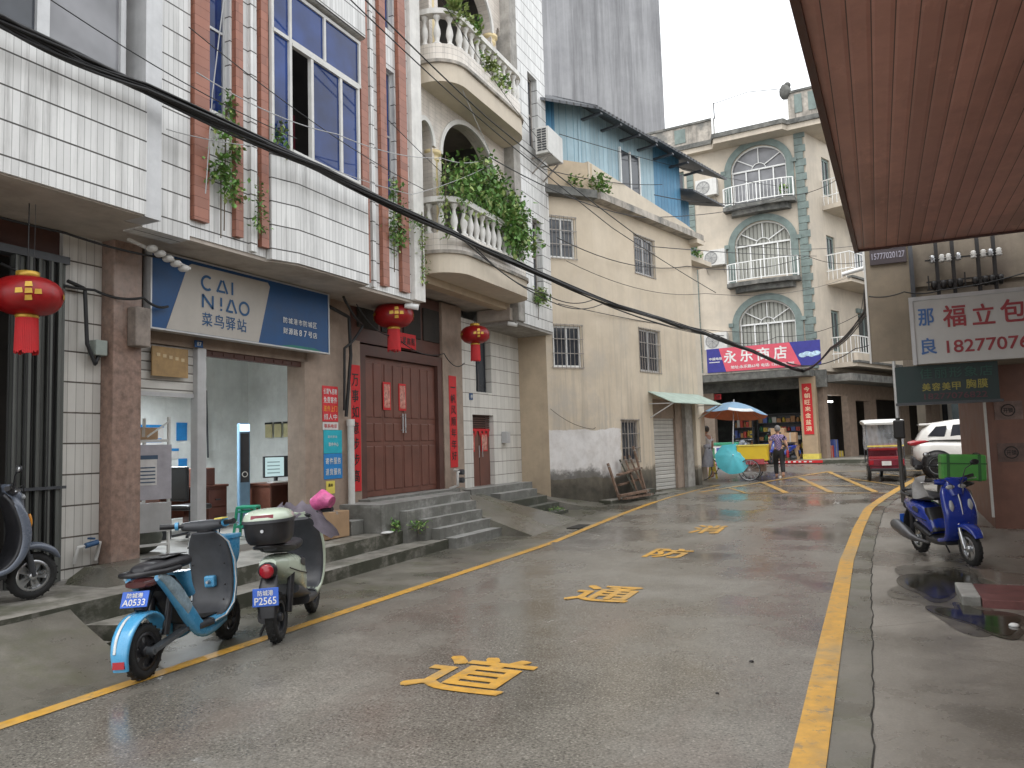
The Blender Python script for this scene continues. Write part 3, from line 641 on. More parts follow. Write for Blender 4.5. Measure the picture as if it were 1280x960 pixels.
# shop front frame
mb = MB(F); mb.box(7.10, 7.24, 7.78, 7.9, .44, 3.02); part('door_post', mb, M['alu'])
mb = MB(F); mb.box(9.13, 9.22, 7.78, 7.9, .44, 3.02); part('door_post', mb, M['tanwall'])
mb = MB(F); mb.box(6.14, 7.10, 7.86, 7.9, 2.42, 3.02); sh_ = part('roller_shutter', mb, M['shut'])
mb = MB(F); mb.box(6.14, 7.10, 7.84, 7.92, 2.38, 2.43); mb.build('bottom_rail', M['alu'], sh_)
mb = MB(F); mb.box(7.24, 9.13, 7.85, 7.93, 2.94, 3.02)
for i in range(9): mb.box(7.4+i*.19, 7.5+i*.19, 7.838, 7.85, 2.96, 3.0)
part('door_track', mb, M['doord'])
# --- soffits and upper floor
mb = MB(F)
mb.plan([(2.0,6.63),(5.35,6.63),(5.35,6.92),(6.17,6.94),(7.43,6.94),(7.45,6.9),(7.81,6.75),(9.32,6.75),(9.36,6.94),(11.1,6.94),(11.1,8.1),(2.0,8.1)], 4.095, 4.25); part('soffit', mb, M['soffit'])
mb = MB(F); mb.plan([(11.12,7.2),(14.93,7.2),(14.93,8.1),(11.12,8.1)], 4.64, 4.75); part('soffit', mb, M['soffit'])
mb = MB(F); mb.plan([(14.95,6.92),(17.0,6.92),(17.0,8.1),(14.95,8.1)], 4.28, 4.36); part('soffit', mb, M['conc'])
mb = MB(F); mb.box(11.1, 11.25, 7.1, 7.8, 4.25, 4.62); part('beam', mb, M['soffit']); mb = MB(F); mb.box(14.8, 14.95, 7.0, 7.8, 4.36, 4.62); part('beam', mb, M['soffit'])
mb = MB(F); mb.box(11.1, 14.95, 7.06, 7.3, 4.58, 5.07); part('beam', mb, M['creamd'])
TOP = 13.0
# bay A (far left)
mb = MB(F); mb.box(1.0, 5.36, 6.6, 6.9, 4.11, 5.40); part('window_parapet', mb, M['tile'])
mb = MB(F); mb.box(1.0, 5.30, 6.56, 6.9, 5.40, 5.46); part('window_sill', mb, M['conc'])
for a, b in ((3.3, 4.38), (4.38, 5.25)): window(B, F, a, b, 5.46, 7.3, 6.78, M['alu'], M['gdark'] if a < 4 else M['ggrey'], 1, 1, .06, .08)
mb = MB(F); mb.box(1.0, 3.3, 6.78, 7.0, 5.46, 7.3); mb.box(1.0, 5.56, 6.7, 7.0, 7.3, 9.4); part('upper_wall', mb, M['tile'])
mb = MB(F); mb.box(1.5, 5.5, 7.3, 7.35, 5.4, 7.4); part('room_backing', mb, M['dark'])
# pier B
mb = MB(F); mb.box(5.36, 5.56, 6.62, 7.1, 4.10, 9.4); part('return_wall', mb, M['alu'])
mb = MB(F); mb.box(5.56, 6.18, 6.9, 7.2, 4.08, 9.4); part('pier', mb, M['tile'])
# section with fins: wall with holes
WH = [(6.45, 6.80, 5.75, 7.9), (10.10, 10.40, 5.7, 7.9), (10.08, 10.4, 4.7, 5.3)]
WH = WH[:2]
mb = MB(F); wall(mb, 6.18, 7.40, 4.14, TOP, 6.92, 7.2, [WH[0], (6.45, 6.8, 9.0, 11)]); part('upper_wall', mb, M['tile'])
mb = MB(F); wall(mb, 9.36, 10.80, 4.14, TOP, 6.92, 7.2, [WH[1], (10.10, 10.40, 8.6, 10.6)]); part('upper_wall', mb, M['tile'])
for a, b, c, d in [WH[0], WH[1], (10.10, 10.40, 8.6, 10.6)]: window(B, F, a, b, c, d, 7.0, M['alu'], M['gblue'], 1, 2, .03, .05)
mb = MB(F); mb.box(10.80, 11.12, 6.84, 7.2, 4.14, TOP); part('upper_wall', mb, M['whitep'])
for a, b, zb in ((6.20, 6.42, 4.33), (6.83, 6.95, 4.28), (7.26, 7.39, 4.25), (9.39, 9.57, 4.20), (9.90, 10.07, 4.22), (10.44, 10.66, 4.22)):
    mb = MB(F); mb.box(a, b, 6.85, 6.93, zb, TOP); part('fin', mb, M['fin'])
# small return columns of tile beside the fins
for a, b in ((7.10, 7.2), (9.66, 9.74)): 
    mb = MB(F); mb.box(a, b, 6.87, 6.93, 4.16, TOP); part('pilaster', mb, M['tile'])
# bay C: chamfered blue window bay
bay = [(7.42, 6.93), (7.42, 6.84), (7.80, 6.72), (9.34, 6.72), (9.38, 6.78), (9.38, 6.93)]
mb = MB(F); mb.plan(bay, 4.12, 5.53); part('window_parapet', mb, M['tile'])
mb = MB(F); mb.plan([(p[0]+(-.01 if p[0] < 8 else .01), p[1]-.025) for p in bay], 5.53, 5.58); part('window_sill', mb, M['conc'])
mb = MB(F); mb.plan(bay, 7.95, 9.0); part('window_parapet', mb, M['tile'])
def baywin(z0, z1):
    fo = MB(F); zt = z0+(z1-z0)*.68; yb = 6.80
    # side light
    for x in (7.42, 7.74): fo.box(x, x+.045, yb+.02 if x < 7.5 else yb-.0, yb+.07, z0, z1)
    for z in (z0, zt, z1-.05): fo.box(7.45, 9.33, yb+.004, yb+.055, z, z+.05)
    for x in (8.5, 9.32): fo.box(x-.04, x, yb, yb+.06, zt+.05, z1-.05)
    for x in (8.22, 8.86, 9.28): fo.box(x-.05, x, yb-.002, yb+.06, z0+.05, zt)
    fo.box(7.79, 9.26, yb-.01, yb+.05, z0+.045, z0+.09); fo.box(7.79, 9.26, yb-.01, yb+.05, zt-.05, zt-.005)
    wd = fo.build('window', M['whitedirt'], B)
    g = MB(F); g.box(7.46, 7.76, yb+.04, yb+.045, z0+.05, zt); g.box(8.2, 9.30, yb+.03, yb+.035, z0+.05, zt); g.box(7.46, 9.3, yb+.03, yb+.035, zt+.04, z1-.05); g.build('pane', M['gblue'], wd)
    return wd
wd = baywin(5.58, 7.9)
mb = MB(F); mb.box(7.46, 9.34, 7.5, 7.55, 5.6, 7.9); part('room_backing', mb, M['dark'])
mb = MB(F); mb.box(7.95, 8.35, 7.25, 7.32, 5.6, 6.45); mb.sphere((8.1, 7.22, 6.2), .2, 10, (1, .4, 1.4)); o = mb.build('red_curtain', pm('dark_red_cloth', (0.16, 0.012, 0.03), .8), B)
M['loggia'] = pm('loggia_grey', (.20,.195,.185), .8)
# --- balcony section
mb = MB(F)
for z in (5.1, 8.6):
    archwall(mb, 11.12, 12.0, z, z+3.45, 7.1, 7.32, 11.62, .26, z, z+2.1, .38)
    archwall(mb, 12.0, 14.7, z, z+3.45, 7.1, 7.32, 13.35, 1.14, z, z+2.05, .92, 24)
    archwall(mb, 14.7, 15.0, z, z+3.45, 7.1, 7.32, 14.86, .12, z, z+2.05, .3)
part('arcade_wall', mb, M['tile_pink'])
for z in (5.1, 8.6):
    for cx, r, sp, h in ((11.62, .26, z+2.1, .38), (13.35, 1.14, z+2.05, .92)):
        mb = MB(F); A = archpts(cx, r, sp, h, 22); A2 = archpts(cx, r+.09, sp, h+.09, 22)
        for (a, b), (c, d) in zip(zip(A, A2), list(zip(A, A2))[1:]):
            mb.add([(a[0],7.06,a[1]),(c[0],7.06,c[1]),(d[0],7.06,d[1]),(b[0],7.06,b[1]),(a[0],7.10,a[1]),(c[0],7.10,c[1]),(d[0],7.10,d[1]),(b[0],7.10,b[1])], [(0,1,2,3),(4,5,1,0),(3,2,6,7)])
        part('arch_moulding', mb, M['whitep'])
    for cx in (12.04, 14.62):
        mb = MB(F); r = .115
        mb.lathe([(r+.04,z),(r+.04,z+.08),(r,z+.12),(r*.96,z+1.0),(r*.92,z+1.85),(r+.02,z+1.88),(r+.02,z+1.92),(r,z+1.94),(r+.03,z+1.98),(r+.06,z+2.0),(r+.06,z+2.06)], (cx,7.2,0), 20); part('column', mb, M['yellowcol'])
    mb = MB(F); mb.box(11.12, 15.0, 9.0, 9.1, z, z+3.4); mb.box(11.05, 11.12, 7.3, 9.0, z, z+3.4); mb.box(14.97, 15.0, 7.3, 9.0, z, z+3.4); part('loggia_wall', mb, M['loggia'])
    mb = MB(F); mb.box(11.12, 15.0, 7.32, 9.0, z+3.3, z+3.4); part('loggia_ceiling', mb, M['soffit']); mb = MB(F); mb.box(11.12, 15.0, 7.3, 9.0, z-.05, z+.02); part('loggia_floor', mb, M['soffit'])
def outline(y_out, x0, x1, r, n=9, yw=7.12):
    P = [(x0, yw)]
    for i in range(n+1): t = pi-(-pi/2)*i/n if False else pi+pi/2*i/n; P.append((x0+r+r*cos(t), y_out+r+r*sin(t)))
    for i in range(n+1): t = 1.5*pi+pi/2*i/n; P.append((x1-r+r*cos(t), y_out+r+r*sin(t)))
    P.append((x1, yw)); return P
def rail_curve(y_out, x0, x1, r, step):
    P = outline(y_out, x0, x1, r, 12); out = []; acc = 0; nxt = step/2
    for a, b in zip(P, P[1:]):
        d = hypot(b[0]-a[0], b[1]-a[1])
        while acc+d >= nxt: u = (nxt-acc)/d; out.append((a[0]+(b[0]-a[0])*u, a[1]+(b[1]-a[1])*u)); nxt += step
        acc += d
    return out
for k, zb in enumerate((4.72, 8.2)):
    bal = MB(F); bal.plan(outline(6.42, 11.45, 14.9, .55), zb, zb+.34); bo = bal.build('balcony', M['cream'], B)
    bal = MB(F); bal.plan(outline(6.37, 11.40, 14.92, .6), zb+.34, zb+.40); bal.build('edge_moulding', M['parapet'], bo)
    bal = MB(F); bal.plan(outline(6.44, 11.47, 14.9, .55), zb+.40, zb+.72, False); bal.build('parapet', M['tile_sq'], bo)
    prof = [(.075,0),(.075,.04),(.04,.07),(.05,.14),(.07,.22),(.062,.30),(.035,.40),(.03,.46),(.055,.50),(.07,.53),(.07,.56)]
    for (x, y) in rail_curve(6.53, 11.55, 14.86, .48, .235):
        b_ = MB(F); b_.lathe([(r, z+zb+.72) for r, z in prof], (x, y, 0), 10); b_.build('baluster', M['whitep'], bo)
    bal = MB(F); P = outline(6.45, 11.47, 14.9, .55); bal.plan(P, zb+1.28, zb+1.37); bal.fr = F
    # ring rather than slab: inner outline
    bal = MB(F); Po = outline(6.43, 11.45, 14.92, .56, 9); Pi = outline(6.62, 11.64, 14.76, .40, 9)
    for (a, b, c, d) in zip(Po, Po[1:], Pi[1:], Pi):
        z0, z1 = zb+1.28, zb+1.38
        bal.quad((a[0],a[1],z1),(b[0],b[1],z1),(c[0],c[1],z1),(d[0],d[1],z1)); bal.quad((a[0],a[1],z0),(b[0],b[1],z0),(b[0],b[1],z1),(a[0],a[1],z1))
        bal.quad((d[0],d[1],z0),(d[0],d[1],z1),(c[0],c[1],z1),(c[0],c[1],z0)); bal.quad((a[0],a[1],z0),(d[0],d[1],z0),(c[0],c[1],z0),(b[0],b[1],z0))
    bal.build('handrail', M['whitep'] if k else M['whitep'], bo)
# --- right pier with grey drain strip, narrow windows
mb = MB(F); mb.box(14.96, 15.3, 6.86, 7.2, 4.36, TOP); part('drain_strip', mb, M['conc'])
PW = [(15.95, 16.5, 5.2, 6.9), (15.95, 16.5, 8.6, 10.4)]
mb = MB(F); wall(mb, 15.3, 17.0, 4.34, TOP, 6.9, 7.9, PW); part('upper_wall', mb, M['tile'])
for a in PW: window(B, F, *a, 7.05, M['bars'], M['gdark'], 1, 2, .05, .05)
# main body behind / roof
mb = MB(F); mb.box(1.0, 17.0, 9.15, 16, 4.3, TOP); mb.box(1.0, 17.0, 12.45, 16, .0, 4.3); mb.box(1.0, 17.0, 7.9, 9.15, TOP-.1, TOP) ; part('main_wall', mb, M['conc'])
mb = MB(F); mb.box(16.6, 17.0, 7.9, 9.15, 4.34, TOP); part('end_wall', mb, M['conc'])
# door bay wall pieces
mb = MB(F); wall(mb, 10.28, 10.6, .3, 3.5, 7.84, 8.2); part('door_jamb', mb, M['tanwall'])
mb = MB(F); wall(mb, 13.35, 14.15, .3, 4.6, 7.84, 8.2); part('door_jamb', mb, M['tanwall'])
mb = MB(F); wall(mb, 14.15, 17.1, .3, 4.4, 7.84, 8.2, [(14.55, 15.55, .8, 2.35), (14.75, 15.5, 2.85, 4.1)]); part('lower_wall', mb, M['tile_door'])
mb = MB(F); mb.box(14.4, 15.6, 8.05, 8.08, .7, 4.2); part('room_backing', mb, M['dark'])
mb = MB(F); mb.box(14.55, 15.55, 7.9, 7.96, 2.35-.0, 2.36); 
window(B, F, 14.75, 15.5, 2.85, 4.1, 7.98, M['dgrey'], M['gdark'], 2, 1, .03, .04)

# big double door
D = M['door']
mb = MB(F); mb.box(10.6, 10.78, 7.86, 8.1, .82, 3.46); mb.box(13.17, 13.35, 7.86, 8.1, .82, 3.46); mb.box(10.78, 13.17, 7.86, 8.1, 3.28, 3.46); df = part('door_frame', mb, M['doord'])
mb = MB(F); mb.box(10.5, 13.5, 7.6, 8.1, .3, .84); part('threshold', mb, M['stepgrey'])
for k in range(4):
    a = 10.78+k*.5975; b = a+.5935
    mb = MB(F); mb.box(a, b, 7.94, 7.98, .85, 3.27)
    for (z0, z1) in ((.95, 1.72), (1.80, 2.12), (2.22, 3.18)):
        for (u0, u1) in ((a+.05, a+.28), (a+.32, a+.55)):
            bm_ = MB(F); mb.bbox(u0, u1, 7.925, 7.945, z0, z1, .012); mb.box(u0+.02, u1-.02, 7.93, 7.94, z0+.02, z1-.02)
    o = part('door_leaf', mb, D)
    if k in (1, 2):
        h = MB(F); x = b-.04 if k == 1 else a+.04
        h.cyl((x, 7.88, 1.95), (x, 7.88, 2.3), .014, n=8); h.cyl((x, 7.88, 2.0), (x, 7.945, 2.0), .01, n=6); h.cyl((x, 7.88, 2.25), (x, 7.945, 2.25), .01, n=6); h.build('handle', M['steel'], o)
# narrow door
mb = MB(F); mb.box(14.55, 15.55, 7.96, 8.0, .8, 2.05); o = part('door', mb, D)
h = MB(F); h.box(15.04, 15.055, 7.955, 7.965, .8, 2.05); h.build('gap', M['ink'], o)
for x in (14.97, 15.13): h = MB(F); h.cyl((x, 7.92, 1.42), (x, 7.92, 1.68), .01, n=6); h.build('handle', M['steel'], o)
mb = MB(F)
for i in range(6): mb.box(14.55, 15.55, 7.95, 7.99, 2.07+i*.05, 2.10+i*.05)
part('louvre', mb, M['doord'])

# ------------------------------------------------ signs and papers on the left building
def panel(name, label, cat, fr, x0, x1, z0, z1, y, th, mat, group=None, frm=None, fmat=None):
    t_ = fthing(name, label, cat, fr, ((x0+x1)/2, y, z0), group)
    mb = MB(fr); mb.box(x0, x1, y, y+th, z0, z1); mb.build('board', mat, t_)
    if frm:
        mb = MB(fr); mb.box(x0-frm, x1+frm, y-.012, y+th, z1, z1+frm); mb.box(x0-frm, x1+frm, y-.012, y+th, z0-frm, z0); mb.box(x0-frm, x0, y-.012, y+th, z0, z1); mb.box(x1, x1+frm, y-.012, y+th, z0, z1); mb.build('frame', fmat or M['alu'], t_)
    return t_
M['signblue'] = pm('deep_blue_sign_vinyl', (0.010, 0.065, 0.185), 0.5, 0, 0.12, 3)
M['signwhite'] = pm('off_white_vinyl', (0.42, 0.39, 0.35), 0.55, 0, 0.06, 3)
M['signtext'] = pm('blue_sign_lettering', (0.012, 0.08, 0.20), 0.5)
M['txtw'] = pm('white_lettering', (0.72, 0.72, 0.70), 0.5, bmp=0)
M['signgreen'] = pm('green_sign_vinyl', (0.01, 0.16, 0.13), 0.5)
t_ = panel('shop_sign', 'wide blue shop sign with a white slanted panel and lettering over the parcel shop opening', 'shop sign', LF, 6.22, 9.42, 3.16, 4.06, 7.56, .12, M['signblue'], None, .02, M['alu'])
mb = MB(LF); r_ = [(6.42, 3.165), (6.43, 3.17), (6.74, 3.98), (6.80, 4.02), (8.12, 4.02), (8.16, 3.97), (7.94, 3.165)]; mb.prism(r_, 7.556, 7.562); mb.build('white_panel', M['signwhite'], t_)
mb = MB(LF)
def bar2(mb, x0, z0, x1, z1, w, y=7.55): # stroke
    d = Vector((x1-x0, 0, z1-z0)); l = d.length; d.normalize(); nn = Vector((-d.z, 0, d.x))*w/2; a, b = Vector((x0, y, z0)), Vector((x1, y, z1))
    mb.add([a+nn, a-nn, b-nn, b+nn], [(0,1,2,3)])
def ring2(mb, cx, cz, r, w, a0, a1, y=7.55, n=28, sx=1):
    P = []
    for i in range(n+1):
        t = a0+(a1-a0)*i/n; P.append(((cx+(r+w/2)*cos(t)*sx, y, cz+(r+w/2)*sin(t)), (cx+(r-w/2)*cos(t)*sx, y, cz+(r-w/2)*sin(t))))
    for (a, b), (c, d) in zip(P, P[1:]): mb.add([a, b, d, c], [(0,1,2,3)])
W_ = .032; zt, zb_ = 3.90, 3.73
ring2(mb, 7.04, 3.82, .085, W_, pi*.28, pi*1.72)
bar2(mb, 7.20, 3.735, 7.275, 3.90, W_); bar2(mb, 7.30, 3.90, 7.375, 3.735, W_); bar2(mb, 7.225, 3.75, 7.335, 3.75, W_*.9)
bar2(mb, 7.46, 3.735, 7.46, 3.905, W_)
bar2(mb, 6.97, 3.50, 6.97, 3.67, W_); bar2(mb, 7.13, 3.50, 7.13, 3.67, W_); bar2(mb, 6.97, 3.665, 7.13, 3.505, W_)
bar2(mb, 7.27, 3.555, 7.27, 3.67, W_); bar2(mb, 7.27, 3.498, 7.27, 3.525, W_)
bar2(mb, 7.36, 3.50, 7.435, 3.67, W_); bar2(mb, 7.455, 3.67, 7.53, 3.50, W_); bar2(mb, 7.385, 3.51, 7.47, 3.51, W_*.9)
ring2(mb, 7.67, 3.585, .082, W_, 0, 2*pi)
for i, ch in enumerate('菜鸟驿站'): write(mb, ch, 6.96+i*.195, 6.96+i*.195+.165, 3.27, 3.44, 7.552, .012, .003)
mb.build('lettering', M['signtext'], t_)
mb = MB(LF)
for i, ch in enumerate('防城港市防城区'): write(mb, ch, 8.42+i*.106, 8.42+i*.106+.086, 3.50, 3.585, 7.552, .012, .003)
for i, ch in enumerate('财源路87号店'): write(mb, ch, 8.42+i*.106+(.015 if ch in '87' else 0), 8.42+i*.106+(.07 if ch in '87' else .09), 3.345, 3.435, 7.552, .012, .003)
mb.build('lettering', M['txtw'], t_)
mb = MB(LF); mb.prism([(8.35, 3.162), (8.6, 3.20), (9.1, 3.20), (9.25, 3.162)], 7.556, 7.562); mb.build('green_band', M['signgreen'], t_)
t_ = panel('house_number_plate', 'small dark blue plate numbered 87 under the blue shop sign', 'number plate', LF, 7.02, 7.15, 3.02, 3.11, 7.74, .01, M['signblue'])
mb = MB(LF); write(mb, '87', 7.05, 7.12, 3.04, 3.09, 7.737, .02, .002); mb.build('lettering', M['txtw'], t_)
t_ = panel('menu_board', 'ochre plywood board with faded lettering hung on the rolled shutter', 'board', LF, 6.42, 6.95, 2.62, 2.98, 7.78, .02, pm('ochre_plywood', (.33,.21,.09), .6, 0, .2, 6))
mb = MB(LF); write(mb, '快递代收', 6.50, 6.88, 2.86, 2.92, 7.776, .01, .002) if False else None
for i in range(5): mb.box(6.48+i*.09, 6.53+i*.09, 7.776, 7.779, 2.86-.01*i, 2.90-.01*i)
mb.build('lettering', pm('faded_marks', (.5,.38,.22), .6), t_)
t_ = panel('house_number_plate', 'tiny dark number plate beside the window above the narrow door', 'number plate', LF, 14.42, 14.56, 2.66, 2.8, 7.82, .015, M['signblue'])
mb = MB(LF); write(mb, '89', 14.45, 14.53, 2.69, 2.77, 7.815, .02, .002); mb.build('lettering', M['txtw'], t_)
# posters on the pier
def poster(label, z0, z1, x0, x1, mat, texts, y=7.79, k=0):
    t_ = panel('poster', label, 'poster', LF, x0, x1, z0, z1, y-.003*k, .006, mat, 'posters on the tan pier')
    for (s, a, b, c, d, mm, bo) in texts:
        mb = MB(LF)
        n = len(s)
        for i, ch in enumerate(s): write(mb, ch, a+(b-a)*(i+.08)/n, a+(b-a)*(i+.92)/n, c, d, y-.003*k-.002, bo, .0)
        mb.build('lettering', mm, t_)
    return t_
M['pred'] = pm('poster_red', (.62,.03,.04), .5, bmp=0); M['pcyan'] = pm('poster_cyan', (.02,.42,.52), .5, bmp=0); M['pblue'] = pm('poster_blue', (.02,.22,.55), .5, bmp=0)
M['pyel'] = pm('poster_yellow', (.75,.62,.12), .5, bmp=0); M['pwhite'] = pm('poster_white', (.66,.64,.62), .5, bmp=0); M['porange'] = pm('poster_orange', (.85,.4,.05), .5, bmp=0)
poster('red poster with white and orange lettering, topmost on the tan pier', 2.12, 2.68, 9.55, 9.93, M['pred'], [('长期、招聘', 9.57, 9.91, 2.55, 2.64, M['txtw'], .02), ('免费寄件', 9.57, 9.91, 2.41, 2.51, M['txtw'], .02), ('送件上门', 9.57, 9.91, 2.28, 2.37, M['porange'], .02), ('招人中', 9.57, 9.91, 2.15, 2.24, M['txtw'], .02)])
poster('narrow pale strip of paper under the red poster', 1.99, 2.11, 9.55, 9.93, M['pwhite'], [('联系电话', 9.58, 9.9, 2.02, 2.08, M['pred'], .01)])
poster('plain cyan poster with small white print on the tan pier', 1.62, 1.985, 9.57, 10.02, M['pcyan'], [('菜鸟驿站', 9.66, 9.9, 1.86, 1.90, M['txtw'], .0), ('取件中心', 9.68, 9.93, 1.73, 1.79, M['txtw'], .03)])
poster('blue poster with two lines of white characters under the cyan one', 1.22, 1.615, 9.57, 10.02, M['pblue'], [('寄件服务', 9.6, 9.99, 1.45, 1.55, M['txtw'], .02), ('退货服务', 9.6, 9.99, 1.28, 1.38, M['txtw'], .02)])
poster('small yellow and white sticker, lowest on the tan pier', .99, 1.19, 9.62, 9.83, M['pyel'], [('通知', 9.66, 9.78, 1.10, 1.15, M['ink'], .01)])
# couplets
def couplet(label, x0, x1, z0, z1, txt, y, group='red couplets beside the big door'):
    t_ = panel('couplet', label, 'couplet', LF, x0, x1, z0, z1, y, .006, M['red'], group)
    mb = MB(LF); vwrite(mb, txt, x0+(x1-x0)*.18, x1-(x1-x0)*.18, z0+.12, z1-.12, y-.003, .02, .22, .001); mb.build('lettering', M['ink'], t_)
couplet('tall red couplet on the left jamb of the big door by the white pipe', 10.30, 10.58, .98, 3.08, '万事如意步步高', 7.83)
couplet('tall red paper couplet on the right jamb of the big door', 13.56, 13.86, 1.25, 3.12, '一帆风顺年年好', 7.83)
t_ = panel('door_banner', 'small red paper banner pasted above the big brown door', 'banner', LF, 11.72, 12.36, 3.52, 3.80, 7.84, .006, M['red'])
mb = MB(LF)
for i, ch in enumerate('吉星高照'): write(mb, ch, 11.76+i*.145, 11.88+i*.145, 3.59, 3.73, 7.836, .02, .001)
mb.build('lettering', M['ink'], t_)
M['doorgod'] = pm('coloured_print', (.55,.30,.24), .5, 0, .6, 14, blotch=.6, bcol=(.55,.08,.05))
for x0, x1, s in ((11.36, 11.60, 'left'), (11.86, 12.10, 'right')):
    t_ = panel('door_print', f'patterned red paper print on the {s} leaf of the big door', 'door print', LF, x0, x1, 2.36, 2.86, 7.915, .006, M['red'], 'paper prints on the big door')
    mb = MB(LF); mb.box(x0+.03, x1-.03, 7.911, 7.914, 2.40, 2.82); mb.build('picture', M['doorgod'], t_)
for x0, x1, s in ((14.62, 14.82, 'left'), (15.12, 15.42, 'right')):
    t_ = panel('door_print', f'small patterned red print on the {s} leaf of the narrow door', 'door print', LF, x0, x1, 1.55, 1.95, 7.945, .006, M['red'], 'paper prints on the narrow door')
    mb = MB(LF); mb.box(x0+.03, x1-.03, 7.941, 7.944, 1.58, 1.92); mb.build('picture', M['doorgod'], t_)
t_ = panel('door_bunting', 'row of red paper cut-outs hung across the top of the narrow door', 'bunting', LF, 14.56, 15.54, 2.0, 2.05, 7.94, .004, M['red'])
mb = MB(LF)
for i in range(5): x = 14.6+i*.2; mb.prism([(x, 2.0), (x+.06, 1.86), (x+.12, 2.0)], 7.938, 7.941)
mb.build('pennant', M['red'], t_)

# lanterns
def lantern(loc, r, label, grp, hang=.35, half=False):
    t_ = thing('lantern', label, 'lantern', loc, rnd(0, 6), grp)
    f = ofr(t_); h = r*.62; prof = []
    for i in range(17): t = pi*i/16; prof.append((max(.16*r, r*sin(t)**.62) if 0 < i < 16 else .34*r, -cos(t)*h))
    mb = MB(f); n = 32; vs = []; fs = []
    for q, (rr, z) in enumerate(prof):
        for k in range(n): tt = 2*pi*k/n; rs = rr*(1+.035*abs(sin(n/4*tt))); vs.append((rs*cos(tt), rs*sin(tt), z))
    for i in range(len(prof)-1):
        for k in range(n): a = i*n+k; b = i*n+(k+1)%n; fs.append((a, b, b+n, a+n))
    mb.add(vs, fs, True); mb.build('body', M['redl'], t_)
    mb = MB(f); mb.lathe([(.30*r, 0), (.34*r, .02), (.34*r, .10*r*2), (.28*r, .11*r*2)], (0, 0, h-.01), 20); mb.build('cap', M['gold'], t_); mb = MB(f); mb.lathe([(.30*r, 0), (.34*r, .01), (.34*r, .07*r*2)], (0, 0, -h-.12*r), 20); mb.build('cap', M['gold'], t_)
    for a in range(4):
        mb = MB(f); t0 = a*pi/2
        for du in (-.22, .0, .22):
            for dz in (-.22, 0, .22):
                if abs(du)+abs(dz) > .4: continue
                cs = []
                for (e1, e2) in ((-.09, -.09), (.09, -.07), (.07, .09), (-.08, .07)):
                    uu = du+e1; zz = dz+e2; th = t0+uu*1.15; rr = r*1.045*(max(0, 1-(zz*h/.62/r*1.05)**2))**.31; cs.append((rr*cos(th), rr*sin(th), zz*h*1.6))
                mb.add(cs, [(0,1,2,3)])
        mb.build('gold_character', M['gold'], t_)
    mb = MB(f)
    for k in range(40):
        t = 2*pi*k/40; x, y = .3*r*cos(t), .3*r*sin(t); mb.bar((x, y, -h-.1*r), (x*1.1, y*1.1, -h-1.25*r*rnd(.92, 1.02)), .012)
    mb.cyl((0, 0, -h-.1*r), (0, 0, -h-1.1*r), .22*r, .24*r, 12); mb.build('tassel', M['red'], t_)
    mb = MB(f); mb.cyl((0, 0, h), (0, 0, h+hang), .006, n=5); mb.bar((-.05, 0, h), (-.05, 0, h+hang), .004); mb.build('hanger', M['ink'], t_)
    return t_
LG = 'red lanterns under the tiled building'
lantern((-7.0, 4.42, 3.16), .285, 'large red lantern with gold characters hanging in front of the folding gate', LG, .7)
lantern((-7.35, 10.9, 3.93), .33, 'red lantern half tucked under the soffit to the left above the big door', LG, .0)
lantern((-7.3, 13.75, 3.93), .29, 'red lantern hanging between the big door and the narrow door', LG, .2)

# pipes, boxes, cameras and bulbs
t_ = thing('drain_pipe', 'upright white plastic pipe between the posters and the red couplet', 'pipe', (-7.72, 10.16, .4)); f = ID
mb = MB(LF); mb.cyl((10.16, 7.72, .36), (10.16, 7.72, 2.12), .055, n=14); mb.cyl((10.16, 7.72, 2.05), (10.16, 7.72, 2.16), .066, n=14); mb.build('tube', M['whitedirt'], t_)
mb = MB(LF); mb.bbox(5.60, 5.74, 7.66, 7.8, 2.78, 2.95, .01); tag(mb.build('switch_box', pm('grey_green_box', (.30,.34,.31), .5)), 'small grey-green switch box where the cables loop on the white pillar', 'switch box')
mb = MB(LF); mb.bbox(5.93, 6.13, 7.45, 7.6, 2.9, 3.35, .015); tag(mb.build('meter_box', pm('rusty_meter_box', (.24,.20,.17), .7, 0, .3, 6)), 'rusty brown meter box fixed high on the granite pillar', 'meter box')
mb = MB(LF); mb.bbox(15.93, 16.12, 7.7, 7.84, 1.72, 1.98, .01); tag(mb.build('meter_box', M['alu']), 'small grey meter box on the wall right of the narrow door', 'meter box')
t_ = thing('security_camera', 'small white camera on the corner of the soffit right of the first lantern', 'camera', (-6.95, 10.95, 4.08))
mb = MB(LF); mb.cyl((10.9, 6.85, 4.02), (10.8, 7.05, 4.06), .05, n=12); mb.cyl((10.85, 6.95, 4.05), (10.85, 6.95, 4.12), .015, n=6); mb.build('housing', M['white'], t_)
t_ = thing('security_camera', 'small white camera under the soffit beside the right lantern', 'camera', (-7.0, 14.9, 4.25))
mb = MB(LF); mb.cyl((15.0, 6.92, 4.26), (14.9, 7.1, 4.3), .045, n=12); mb.build('housing', M['white'], t_)
mb = MB(LF)
for i in range(3):
    for k in range(5): mb.sphere((5.95+k*.11, 7.25-.02*i, 3.98-.035*k+.0*i), .05, 8, (1.1, 1, .8))
mb.bar((5.7, 7.3, 4.04), (6.5, 7.25, 3.86), .03); tag(mb.build('cable_insulators', M['whitedirt']), 'row of white ribbed insulators under the soffit left of the blue shop sign', 'insulator rack')
mb = MB(LF); mb.tube([(5.45, 7.76, .55), (5.45, 7.7, .72), (5.7, 7.7, .74), (5.7, 7.76, .55)], .022, 8); t_ = tag(mb.build('water_pipe', M['whitedirt']), 'short white water pipe with a tap at the foot of the white pillar', 'pipe')
